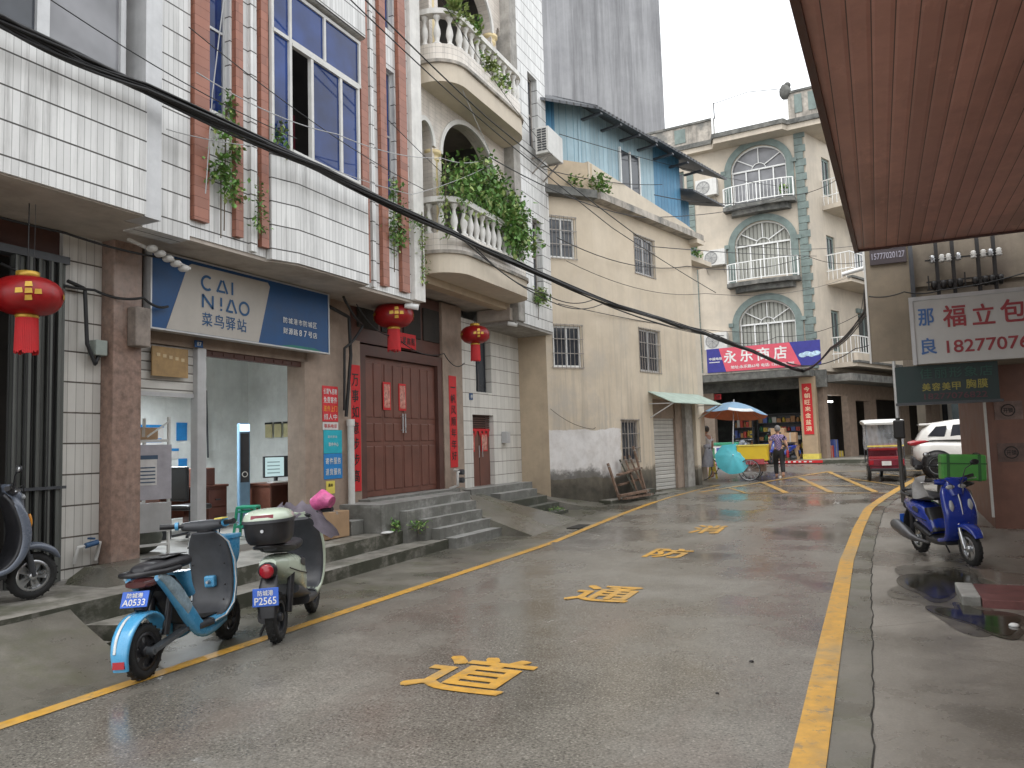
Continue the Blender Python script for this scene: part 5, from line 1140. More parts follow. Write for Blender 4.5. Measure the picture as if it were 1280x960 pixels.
# air conditioners
M['alud'] = pm('grille_grey', (.22,.22,.22), .5)
def aircon(fr, x, y, z, label, sz=(.8, .3, .55), grp='outdoor air-conditioner units'):
    t_ = fthing('air_conditioner', label, 'air conditioner', fr, (x, y, z), grp); w_, d, h = sz
    mb = MB(fr); mb.bbox(x, x+w_, y-d, y, z, z+h, .012); mb.build('casing', M['whitedirt'], t_)
    mb = MB(fr); c = (x+w_*.36, y-d-.001, z+h/2); mb.lathe([(h*.40,0),(h*.40,-.012),(h*.36,-.012),(h*.36,0),(h*.40,0)], c, 20, 'y')
    for i in range(5): mb.lathe([(h*.07*i+.02,-.008),(h*.07*i+.035,-.008),(h*.07*i+.035,-.003),(h*.07*i+.02,-.008)], c, 20, 'y')
    for i in range(4): a = pi*i/4; mb.bar((c[0]-cos(a)*h*.38, c[1]-.006, c[2]-sin(a)*h*.38), (c[0]+cos(a)*h*.38, c[1]-.006, c[2]+sin(a)*h*.38), .008)
    mb.build('fan_grille', M['alud'], t_)
    mb = MB(fr); mb.bar((x+.1, y, z-.02), (x+.1, y-d-.05, z-.02), .03); mb.bar((x+w_-.1, y, z-.02), (x+w_-.1, y-d-.05, z-.02), .03); mb.bar((x+.1, y, z-.3), (x+.1, y-d, z-.03), .025); mb.bar((x+w_-.1, y, z-.3), (x+w_-.1, y-d, z-.03), .025); mb.build('bracket', M['bars'], t_)
    return t_
aircon(GF, -4.55, -.02, 12.55, 'white air conditioner beside the top arched window, half behind the shed roof', (.95, .35, .75))
aircon(GF, -4.35, -.02, 9.35, 'white air conditioner left of the middle arched window', (.95, .35, .7))
aircon(GF, -4.5, -.02, 5.6, 'white air conditioner above the left end of the store sign', (1.0, .35, .75))
# on the pier of the tiled building, side vents towards the camera
t_ = fthing('air_conditioner', 'white air conditioner with slatted side on rusty brackets at the end of the tiled building', 'air conditioner', LF, (16.4, 6.6, 8.3), 'outdoor air-conditioner units')
mb = MB(LF); mb.bbox(15.95, 16.85, 6.42, 6.76, 8.35, 8.98, .015); mb.build('casing', M['whitedirt'], t_)
mb = MB(LF)
for i in range(9): mb.box(15.935, 15.95, 6.48, 6.58, 8.42+i*.06, 8.45+i*.06); mb.box(15.935, 15.95, 6.60, 6.70, 8.42+i*.06, 8.45+i*.06)
mb.build('side_vent', M['dgrey'], t_)
mb = MB(LF)
for x in (16.05, 16.7): mb.bar((x, 6.9, 8.32), (x, 6.38, 8.32), .03); mb.bar((x, 6.9, 7.95), (x, 6.5, 8.3), .03)
mb.build('bracket', M['bars'], t_)

# ================================================================== RIGHT SIDE
AW = thing('awning_shop', 'red-brown boarded canopy overhanging the right side of the street', 'canopy', (2, 6, 0), 0)
mb = MB(); mb.plan([(-.55, -6), (6, -6), (6, 12.85), (-.10, 12.85)], 4.5, 4.56); mb.build('ceiling_boards', M['awning'], AW)
mb = MB(); mb.plan([(-.61, -6), (-.55, -6), (-.10, 12.9), (-.16, 12.9)], 4.46, 4.66); mb.build('edge_trim', M['doord'], AW)
mb = MB(); mb.box(-.10, 6, 12.85, 12.9, 4.47, 4.66); mb.build('edge_trim', M['doord'], AW)
mb = MB(); mb.plan([(-.55, -6), (6, -6), (6, 12.85), (-.10, 12.85)], 4.56, 4.64); mb.build('roof', M['roofdark'], AW)
mb = MB(); mb.box(3.2, 3.4, -6, 12.8, 0, 4.5); mb.build('shop_wall', M['tanwall'], AW)
RB = thing('arcade_building', 'brown building over an arcade on the right with insulators and shop banners', 'building', (2.5, 15, 0), 0)
M['rbwall'] = pm('stained_brown_render', (.20,.165,.125), .8, 0, .25, 2, .6, (.07,.055,.045), .25, blotch=.5, bcol=(.13,.10,.08))
M['redtile'] = pm('red_brown_pillar_render', (.185,.085,.058), .5, 0, .14, 3, .5, (.07,.04,.03), .2, blotch=.45, bcol=(.125,.055,.038))
mb = MB(); mb.box(.62, 6, 13.62, 20, 2.72, 5.6); mb.build('wall', M['rbwall'], RB)
mb = MB(); mb.box(.62, 6, 13.58, 13.62, 3.95, 4.02); mb.build('moulding', M['rbwall'], RB)
mb = MB(); mb.box(1.62, 2.6, 14.7, 19.4, .0, 2.72); mb.build('column', M['redtile'], RB)
mb = MB(); mb.box(1.585, 1.62, 14.68, 14.76, .26, 2.72); mb.build('corner_bead', M['whitedirt'], RB)
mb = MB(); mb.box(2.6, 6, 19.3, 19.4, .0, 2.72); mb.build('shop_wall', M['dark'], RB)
# ad patches on the column
for k, (z0, z1, s_) in enumerate(((1.83, 2.13, 'upper'), (1.15, 1.45, 'lower'))):
    t_ = thing('advert_patch', f'{s_} grey stencilled advert patch on the red-brown column', 'advert', (1.9, 14.69, z0), 0, 'advert patches on the column')
    mb = MB(); mb.box(1.73, 2.12, 14.69, 14.698, z0, z1); mb.build('patch', pm('grey_patch_%d' % k, (.20,.13,.11) if k == 0 else (.125,.075,.06), .6, 0, .3, 7), t_)
    mb = MB(); mb.lathe([(.10,0),(.10,-.004),(.085,-.004),(.085,0),(.10,0)], (1.92, 14.688, (z0+z1)/2), 20, 'y'); write(mb, '开锁', 1.85, 1.99, (z0+z1)/2-.04, (z0+z1)/2+.04, 14.686, .02); mb.build('lettering', M['ink'], t_)
# weathered board
t_ = thing('weathered_board', 'weathered brown plywood board with drip stains hanging at the end of the canopy', 'board', (.3, 13.5, 2.8))
mb = MB(); mb.box(-.02, .60, 13.46, 13.50, 2.80, 4.60); mb.build('board', pm('drip_stained_plywood', (.245,.20,.145), .75, 0, .12, 3, .35, (.10,.08,.06), .1, blotch=.25, bcol=(.16,.13,.10)), t_)
mb = MB(); mb.box(-.05, -.02, 13.44, 13.52, 2.78, 4.72); mb.build('edge', M['whitedirt'], t_)
mb = MB(); mb.box(.60, .66, 13.40, 13.52, 3.75, 4.7); mb.build('edge', M['dgrey'], t_)
t_ = thing('old_sign', 'small dark sign with pale characters above the weathered board', 'sign', (.3, 13.42, 4.3))
mb = MB(); mb.box(.05, .57, 13.42, 13.455, 4.35, 4.72); mb.build('board', pm('dark_brown_sign', (.06,.045,.05), .6), t_)
mb = MB()
for i, ch in enumerate('镶牙专业室'): write(mb, ch, .08+i*.097, .165+i*.097, 4.58, 4.68, 13.415, .02)
write(mb, '15777020127', .08, .55, 4.43, 4.53, 13.415, .02); mb.build('lettering', pm('grey_violet_letters', (.36,.34,.40), .5), t_)
# banner sign
t_ = thing('banner_sign', 'white banner with red and blue characters hanging from the brown arcade wall', 'banner', (1.4, 13.2, 2.7))
mb = MB(); mb.box(.55, 2.75, 13.20, 13.24, 2.70, 3.72); mb.build('sheet', pm('off_white_banner', (.60,.60,.58), .5, 0, .05, 2, .15, (.4,.39,.36), .1), t_)
mb = MB(); mb.box(.545, .60, 13.17, 13.195, 2.69, 3.73); mb.box(.60, 2.75, 13.17, 13.195, 3.67, 3.73); mb.build('frame', M['alu'], t_)
mb = MB(); write(mb, '福', .99, 1.29, 3.23, 3.56, 13.19, .03); write(mb, '立', 1.37, 1.66, 3.23, 3.54, 13.19, .03); write(mb, '包', 1.73, 2.05, 3.23, 3.57, 13.19, .03); write(mb, '18277076', 1.01, 2.06, 2.84, 3.03, 13.19, .03); mb.build('lettering', pm('brick_red_letters', (.36,.05,.06), .5), t_)
mb = MB(); write(mb, '那', .66, .87, 3.28, 3.54, 13.19, .03); write(mb, '良', .67, .88, 2.84, 3.09, 13.19, .03); mb.build('lettering', pm('blue_letters', (.07,.17,.42), .5), t_)
# dark beauty sign
t_ = thing('beauty_sign', 'dark green sign with dull yellow characters hanging under the white banner', 'sign', (.95, 13.55, 2.1))
mb = MB(); mb.box(.30, 1.68, 13.5, 13.62, 2.13, 2.70); mb.build('board', pm('very_dark_green_board', (.012,.03,.028), .45), t_)
mb = MB()
for i, ch in enumerate('美容美甲'): write(mb, ch, .66+i*.135, .775+i*.135, 2.30, 2.42, 13.49, .03)
for i, ch in enumerate('胸膜'): write(mb, ch, 1.25+i*.15, 1.385+i*.15, 2.31, 2.45, 13.49, .03)
mb.build('lettering', pm('dull_yellow_letters', (.30,.26,.05), .5), t_)
mb = MB()
for i, ch in enumerate('佳丽形象店'): write(mb, ch, .64+i*.20, .81+i*.20, 2.49, 2.65, 13.49, .01)
mb.build('lettering', pm('faint_green_letters', (.02,.08,.06), .5), t_)
mb = MB(); write(mb, '18277076822', .68, 1.52, 2.17, 2.26, 13.49, .02); mb.build('lettering', pm('faint_red_letters', (.10,.03,.04), .5), t_)
mb = MB(); mb.box(.28, 1.72, 13.48, 13.64, 2.09, 2.13); mb.build('frame', M['dgrey'], t_)
# insulators
t_ = thing('cable_rack', 'black iron frame with rows of cable insulators on the brown wall above the banner', 'insulator rack', (1.3, 13.4, 3.9)); k_ = 0
mb = MB()
for z in (3.86, 3.98, 4.32): mb.bar((.82, 13.42, z), (1.82, 13.42, z), .022)
for x in (.98, 1.20, 1.53, 1.74): mb.bar((x, 13.44, 3.7), (x, 13.44, 4.75), .05)
for x in (.85, 1.34): mb.bar((x, 13.42, 3.86), (x, 13.42, 4.08), .02)
for x in (.98, 1.53): mb.bar((x, 13.44, 4.3), (x, 13.6, 4.4), .03)
mb.build('frame', M['ink'], t_)
for x in (.92, 1.05, 1.14, 1.27, 1.47, 1.60, 1.69, 1.80):
    mb = MB(); pr = [(.03,0),(.048,.02),(.03,.04),(.048,.06),(.03,.08),(.04,.10),(.02,.12)]
    mb.lathe(pr, (x, 13.40, 4.27), 10); mb.build('insulator', M['whitedirt'] if k_ % 3 else M['steel'], t_); k_ += 1
    mb = MB(); mb.lathe([(.02,0),(.035,.05),(.045,.08),(.04,.13),(.02,.15)], (x, 13.40, 3.84), 10); mb.build('insulator', M['ink'], t_)
# posts
t_ = thing('street_post', 'slim grey street post with a dark lower half on the right pavement edge', 'post', (.4, 18.6, .15))
mb = MB(); mb.cyl((.40, 18.6, .15), (.40, 18.6, 2.0), .045, n=12); mb.cyl((.40, 18.6, .14), (.40, 18.6, .17), .12, n=12); mb.build('lower_pole', pm('dark_post_paint', (.05,.048,.045), .5), t_)
mb = MB(); mb.cyl((.40, 18.6, 2.0), (.40, 18.6, 4.6), .036, n=12); mb.build('upper_pole', M['alu'], t_)
mb = MB(); mb.bbox(.30, .52, 18.42, 18.56, 1.55, 1.95, .03); mb.build('control_box', M['ink'], t_)
t_ = thing('overflow_pipe', 'short white pipe stub sticking out sideways from the canopy edge', 'pipe', (-.2, 13.7, 4.3)); mb = MB(); mb.cyl((.0, 13.7, 4.38), (-.38, 13.7, 4.31), .035, n=10); mb.build('tube', M['white'], t_)
t_ = thing('canopy_post', 'thin pale post just behind the weathered board', 'post', (.05, 14.5, 2.4)); mb = MB(); mb.cyl((-.02, 14.3, 3.0), (-.02, 14.3, 4.9), .03, n=8); mb.build('pole', M['alu'], t_)

# ================================================================== BEHIND: side street background
def simple_building(label, pts, z1, mat, wins=(), roof=None):
    t_ = thing('side_street_building', label, 'building', (sum(p[0] for p in pts)/len(pts), sum(p[1] for p in pts)/len(pts), .6), 0)
    mb = MB(); mb.plan(pts, .3, z1); mb.build('wall', mat, t_)
    if roof: mb = MB(); mb.plan([(p[0]+(.15 if i in (1, 2) else -.15), p[1]+(-.15 if i < 2 else .15)) for i, p in enumerate(pts)], z1, z1+.2); mb.build('roof', roof, t_)
    for (fr, x0, x1, z0, z2, mt) in wins: mb = MB(fr); mb.box(x0, x1, -.04, .05, z0, z2); mb.build('window', mt, t_)
    return t_
f1 = frame(6.0, 48, .8, -.6)
simple_building('pale grey house at the far end of the side street behind the rickshaw', [(2.2, 49), (5.2, 46), (9, 52), (5, 56)], 8.5, M['whitedirt'], [(frame(2.2, 49, 3, -3), .8, 1.8, 1.2, 3.6, M['gdark']), (frame(2.2, 49, 3, -3), 2.5, 3.6, 1.0, 3.2, M['dark'])], M['conc'])
simple_building('olive-grey building behind the white car', [(4.9, 45), (10, 41), (15, 47), (9, 52)], 9.5, pm('olive_wall', (.25,.25,.19), .8, 0, .2, 1.5, .5), [(frame(4.9, 45, 5.1, -4), .7, 2.0, .7, 3.4, M['dark']), (frame(4.9, 45, 5.1, -4), 2.6, 5.2, .7, 3.5, M['dark'])], M['mould'])
simple_building('shop row closing the right side of the junction', [(4.2, 33), (13, 31), (14, 38), (6, 42)], 7.5, M['tanwall'], [(frame(4.2, 33, 8.8, -2), .5, 3.4, .7, 3.5, M['dark']), (frame(4.2, 33, 8.8, -2), 4.2, 7.5, .7, 3.5, M['shut'])], M['mould'])
simple_building('grey house beyond the store along the left of the side street', [(3.1, 47.6), (4.6, 51.5), (-6, 60), (-9, 50)], 12, M['gwall'], [], M['mould'])
simple_building('low wall of houses left behind the beige corner building', [(-40, 40), (-15.2, 36.5), (-14, 50), (-40, 52)], 11, M['gwall'], [], M['conc'])
t_ = thing('tarp', 'dark sagging tarpaulin stretched over poles in the side street', 'tarp', (4.4, 38, 2.5))
mb = MB(); n = 10
for i in range(n):
    for j in range(6):
        def P_(i, j): u, v = i/n, j/6; return (2.9+2.6*u, 38-.3*v+1.5*u, 4.3-2.6*v-.35*sin(pi*u)*(.5+v)+.15*sin(9*u+3*v))
        mb.add([P_(i, j), P_(i+1, j), P_(i+1, j+1), P_(i, j+1)], [(0,1,2,3)], True)
mb.build('sheet', pm('dark_blue_green_tarp', (.05,.065,.07), .6, 0, .3, 2), t_)
mb = MB()
for x in (4.0, 4.9, 5.6): mb.cyl((x, 37.4, .6), (x, 37.4, 4.2), .05, n=8)
mb.bar((3.8, 37.4, 4.1), (6, 37.4, 4.3), .08); mb.build('poles', M['alu'], t_)
# ================================================================== SCOOTERS
def wheel(par, x, r, w_, y=0, rimmat=None, spokes=5, name='wheel', rr=.62, steer=0):
    f = ofr(par); mb = MB(f); n = 30; prof = []
    for k in range(11):
        t = pi*k/10; prof.append((r-w_*.5+w_*.5*sin(t), -w_*.5*cos(t)))
    prof = [(r*rr+.012, -w_*.38)]+prof+[(r*rr+.012, w_*.38)]
    mb.lathe([(p[0], p[1]) for p in prof]+[prof[0]], (x, y, r), n, 'y')
    # tread blocks
    for k in range(44):
        t = 2*pi*k/44; c = Vector((x+(r-.004)*cos(t), y+(.17*w_ if k % 2 else -.17*w_), r+(r-.004)*sin(t)))
        mb.rbox(c, .012, w_*.30, r*.07, Matrix.Rotation(-t, 3, 'Y'))
    o = mb.build(name, M['rubber'], par)
    m2 = MB(f); R_ = r*rr
    m2.lathe([(R_-.012,-w_*.36),(R_+.014,-w_*.38),(R_+.014,w_*.38),(R_-.012,w_*.36),(R_-.012,-w_*.36)], (x, y, r), n, 'y')
    m2.lathe([(.0,-w_*.5),(.035,-w_*.5),(.04,-w_*.3),(.04,w_*.3),(.035,w_*.5),(0,w_*.5)], (x, y, r), 14, 'y')
    for k in range(spokes):
        for s_ in (-.09, .09):
            t = 2*pi*k/spokes+s_; m2.bar((x+.03*cos(t), y, r+.03*sin(t)), (x+(R_-.008)*cos(t+s_), y, r+(R_-.008)*sin(t+s_)), .018, w_*.4)
    m2.build('rim', rimmat or M['dgrey'], o); return o
def mirror(par, y0, z0, x0, out=.16, up_=.16, mat=None):
    f = ofr(par); s_ = 1 if y0 > 0 else -1
    mb = MB(f); mb.tube([(x0, y0, z0), (x0-.01, y0+s_*out*.35, z0+up_*.7), (x0-.02, y0+s_*out, z0+up_)], .006, 6); mb.sphere((x0-.025, y0+s_*(out+.03), z0+up_+.02), .06, 12, (.35, 1, .62)); o = mb.build('mirror', mat or M['black'], par)
    mb = MB(f); mb.sphere((x0-.037, y0+s_*(out+.03), z0+up_+.02), .05, 12, (.3, 1, .6)); mb.build('mirror_glass', M['steel'], o)
def plate(par, x, z, tilt, txt, w_=.22, h=.14):
    """blue licence plate facing backwards"""
    f = ofr(par)@Matrix.Translation((x, 0, z))@Matrix.Rotation(-pi/2, 4, 'Z')@Matrix.Rotation(tilt, 4, 'X')
    mb = MB(f); mb.bbox(-w_/2, w_/2, 0, .008, -h/2, h/2, .003); o = mb.build('number_plate', M['plate'], par)
    mb = MB(f); write(mb, txt[0], -w_*.3, w_*.3, h*.08, h*.38, -.002, .02); write(mb, txt[1], -w_*.42, w_*.42, -h*.4, h*.0, -.002, .02); mb.build('lettering', M['txtw'], o)
M['plate'] = pm('licence_plate_blue', (.03,.12,.55), .4, bmp=0)
M['skyblue'] = pm('sky_blue_plastic', (.075,.34,.60), .28, 0, .04, 4, coat=.4, bmp=0)
M['skypale'] = pm('pale_speckled_blue', (.30,.40,.46), .35, 0, .25, 22, coat=.3, bmp=0)
M['mint'] = pm('pale_green_white_plastic', (.52,.60,.48), .25, 0, .04, 4, coat=.5, bmp=0)
M['royal'] = pm('royal_blue_plastic', (.012,.035,.27), .22, 0, .06, 4, coat=.7, bmp=0)
M['slate'] = pm('slate_grey_plastic', (.13,.15,.19), .28, 0, .05, 4, coat=.4, bmp=0)
M['reflred'] = pm('red_reflector', (.35,.01,.02), .2, bmp=0, coat=.5)
M['orange'] = pm('orange_lens', (.7,.28,.03), .25, bmp=0)
M['lens'] = pm('clear_lamp_lens', (.36,.37,.38), .12, 0, .1, 8, bmp=0, coat=.6)
M['seat'] = pm('black_vinyl_seat', (.028,.028,.032), .45, 0, .15, 10, bmp=.15)
M['seamw'] = pm('pale_edge_trim', (.6,.63,.63), .4, bmp=0)
def bars(t_, x, z, hw, drop, mat, grip=M['black'], lev=True, cowl=True):
    f = ofr(t_); mb = MB(f)
    mb.tube([(x-.06, hw*.62, z+.01), (x-.02, hw*.45, z), (x, .08, z-.03), (x, -.08, z-.03), (x-.02, -hw*.45, z), (x-.06, -hw*.62, z+.01)], .017, 10)
    o = mb.build('handlebar', mat, t_)
    for s_ in (1, -1):
        mb = MB(f); mb.cyl((x-.05, s_*hw*.6, z+.01), (x-.12, s_*hw, z+.02), .021, .023, 12); mb.build('grip', grip, o)
        mb = MB(f); mb.tube([(x-.01, s_*hw*.52, z), (x+.02, s_*hw*.7, z-.01), (x-.05, s_*hw*1.0, z-.005)], .007, 6); mb.build('brake_lever', M['steel'], o)
    return o
def shield(t_, pts, mat, inner, trim=None):
    """leg shield swept in xz with widths; inner face panel facing the rider"""
    f = ofr(t_); mb = MB(f); mb.sweep(pts, 20, 3.2, 4); o = mb.build('leg_shield', mat, t_)
    mb = MB(f); mb.sweep([(p[0]-.028, p[1]+.008, p[2]*.93, p[3]*.7) for p in pts], 20, 3.2, 4); mb.build('inner_panel', inner, o)
    if trim:
        for s_ in (1, -1): mb = MB(f); mb.tube([(p[0]-.012, s_*p[2]*1.0, p[1]) for p in pts], .007, 6); mb.build('edge_trim', trim, o)
    return o

def escooter_blue(loc, rz):
    t_ = thing('electric_scooter', 'sky-blue electric scooter with black seat and blue basket on the left yellow line', 'scooter', loc, rz, None); t_.rotation_euler.x = radians(-4)
    f = ofr(t_); b = M['skyblue']
    wheel(t_, -.60, .205, .085, spokes=6, rimmat=M['black']); wheel(t_, .60, .205, .075, spokes=6, rimmat=M['black'])
    mb = MB(f); 
    for s_ in (-.06, .06): mb.tube([(.60, s_, .205), (.54, s_, .42), (.50, s_*.8, .55)], .018, 8)
    mb.build('fork', M['black'], t_)
    # leg shield with curved foot
    shield(t_, [(.335, .97, .12, .02), (.39, .88, .19, .03), (.43, .72, .215, .035), (.44, .52, .21, .035), (.40, .36, .20, .035), (.28, .275, .185, .035), (.12, .262, .18, .035)], b, M['dgrey'], M['seamw'])
    mb = MB(f); mb.sweep([(.42, .90, .03, .02), (.46, .74, .10, .035), (.48, .55, .11, .04), (.47, .40, .07, .03)], 14, 2.4, 4); mb.build('front_cover', b, t_)
    mb = MB(f); mb.sweep([(.34, .268, .16, .03), (.10, .255, .17, .035), (-.08, .26, .165, .035)], 16, 3.4); mb.build('floorboard', M['dgrey'], t_)
    # sweeping side frame
    for s_ in (1, -1):
        mb = MB(f); mb.sweep([(.36, .24, .022, .035), (.15, .205, .03, .05), (-.02, .23, .032, .065), (-.16, .36, .034, .075), (-.30, .52, .034, .07), (-.44, .66, .03, .055), (-.56, .735, .022, .03)], 14, 2.6, 4, s_*.12); mb.build('side_frame', b, t_)
        mb = MB(f); mb.sweep([(-.20, .42, .018, .05), (-.32, .56, .018, .06), (-.46, .69, .018, .045), (-.56, .745, .012, .02)], 12, 2.6, 4, s_*.142); mb.build('side_decal', M['skypale'], t_)
    mb = MB(f); mb.sweep([(-.02, .30, .11, .04), (-.14, .40, .115, .07), (-.24, .55, .115, .09), (-.33, .66, .115, .08)], 14, 3); mb.build('battery_box', M['black'], t_)
    mb = MB(f); mb.sweep([(-.035, .52, .10, .035), (-.09, .60, .11, .04), (-.11, .72, .115, .035)], 14, 3); mb.build('front_seat_panel', b, t_)
    mb = MB(f); mb.sweep([(-.02, .785, .06, .02), (-.08, .80, .12, .05), (-.25, .805, .15, .055), (-.42, .80, .14, .05), (-.56, .795, .10, .04), (-.60, .80, .05, .015)], 18, 2.6, 4); mb.build('seat', M['seat'], t_)
    mb = MB(f); mb.tube([(-.30, .145, .77), (-.50, .16, .77), (-.64, .12, .775), (-.69, 0, .775), (-.64, -.12, .775), (-.50, -.16, .77), (-.30, -.145, .77)], .021, 10); mb.build('grab_rail', M['black'], t_)
    mb = MB(f); mb.sweep([(-.52, .705, .12, .035), (-.60, .70, .115, .035), (-.645, .70, .085, .02)], 14, 2.6); tl = mb.build('tail_light', pm('smoky_red_lens', (.10,.03,.03), .2, bmp=0, coat=.5), t_)
    plate(t_, -.665, .60, radians(-22), ('防城港', 'A0533'), .22, .12)
    mb = MB(f); mb.sweep([(-.50, .66, .05, .05), (-.56, .58, .05, .05), (-.60, .50, .045, .04)], 10, 3); mb.build('plate_mount', M['black'], t_)
    # rear fender and swing arm
    fd = [(-.60+.265*cos(a), .205+.275*sin(a), wd, .018) for a, wd in ((radians(28), .05), (radians(55), .075), (radians(85), .085), (radians(115), .085), (radians(145), .08), (radians(172), .07), (radians(196), .06))]
    mb = MB(f); mb.sweep(fd, 16, 3, 4); o = mb.build('rear_fender', b, t_)
    mb = MB(f); mb.sweep([(q[0]*1.0-.019, q[1]+.012, .012, .004) for q in fd[2:6]], 8, 2.5, 4, .03); mb.build('fender_highlight', M['seamw'], o)  # pale strip painted on as the white highlight of the rounded fender
    mb = MB(f); mb.rbox((-.875, 0, .175), .02, .09, .05, Matrix.Rotation(.1, 3, 'Y')); mb.build('reflector', M['reflred'], o)
    mb = MB(f); mb.bar((-.60, -.075, .205), (-.18, -.085, .27), .07, .03); mb.bar((-.60, .075, .205), (-.18, .085, .27), .05, .025); mb.cyl((-.60, -.10, .205), (-.60, .10, .205), .03); mb.build('swing_arm', pm('grey_cast_arm', (.13,.14,.15), .4, .4, .1, 9), t_)
    mb = MB(f); mb.cyl((-.42, -.07, .28), (-.34, -.075, .55), .028, .028, 10); mb.cyl((-.42, .07, .28), (-.34, .075, .55), .028, .028, 10); mb.build('shock_absorber', M['black'], t_)
    mb = MB(f); mb.sweep([(.70, .34, .05, .012), (.62, .425, .055, .015), (.50, .43, .055, .015), (.40, .38, .045, .012)], 12, 3); mb.build('front_fender', b, t_)
    # steering head, cowl and bars
    mb = MB(f); mb.sweep([(.44, .86, .05, .05), (.40, .94, .065, .06), (.35, 1.01, .085, .05), (.32, 1.045, .07, .02)], 14, 2.8); mb.build('steering_head', M['black'], t_)
    mb = MB(f); mb.sweep([(.46, .88, .075, .05), (.43, .93, .08, .045)], 12, 2.8); mb.build('headlight_cover', b, t_)
    mb = MB(f); mb.tube([(.31, .20, 1.045), (.335, .12, 1.04), (.345, 0, 1.035), (.335, -.12, 1.04), (.31, -.20, 1.045)], [.034, .045, .052, .045, .034], 12); mb.build('bar_cowl', M['dgrey'], t_)
    bars(t_, .33, 1.045, .345, 0, M['black'])
    for s_ in (1, -1):
        mb = MB(f); mb.tube([(.34, s_*.16, 1.04), (.42, s_*.12, 1.08), (.47, s_*.06, .98), (.47, s_*.04, .88)], .005, 5); mb.build('brake_cable', M['ink'], t_)
    for (x, z) in ((.36, .86), (.41, .70), (.40, .52), (.36, .40)):
        for s_ in (.15, -.15): mb = MB(f); mb.sphere((x-.055, s_, z), .008, 6); mb.build('screw', M['ink'], t_)
    mb = MB(f); mb.box(.05, .25, -.12, .12, .300, .306); mb.build('rubber_mat', M['rubber'], t_)
    mb = MB(f); mb.sweep([(-.10, .862, .10, .003), (-.25, .866, .12, .003), (-.42, .862, .11, .003)], 10, 3); mb.build('seat_seam', M['ink'], t_)
    for s_ in (1, -1):
        mb = MB(f); mb.cyl((.285, s_*.215, 1.055), (.275, s_*.24, 1.056), .036, .036, 12); mb.build('switch_ring', b, t_)
    mb = MB(f); mb.box(.20, .30, -.24, -.17, 1.09, 1.10); mb.build('yellow_tag', M['pyel'], t_)
    # basket in front
    bk = MB(f)
    bk.sweep([(.60, .66, .10, .09), (.61, .74, .125, .115), (.62, .90, .135, .12)], 18, 3.5, 3); bo = bk.build('basket', b, t_)
    bk = MB(f); bk.sweep([(.62, .895, .145, .13), (.62, .925, .145, .13)], 18, 3.5); bk.build('rim', b, bo)
    for k in range(5):
        for j in range(3): 
            bk = MB(f); a = -1.3+k*.55; bk.box(.47, .49, -.10+k*.045, -.075+k*.045, .70+j*.065, .735+j*.065); bk.build('slot', M['black'], bo)
    mb = MB(f); mb.bbox(.345, .40, -.05, .05, .50, .60, .015); h = mb.build('charging_port', b, t_)
    mb = MB(f); mb.cyl((.35, 0, .55), (.31, 0, .55), .02, .012, 10); mb.build('key', M['steel'], h)
    mb = MB(f); mb.tube([(-.05, .12, .20), (-.12, .17, .10), (-.16, .22, .01)], .012, 6); mb.build('kickstand', M['black'], t_)
    return t_
escooter_blue((-5.215, 4.69, .0), atan2(1.18, -.35))

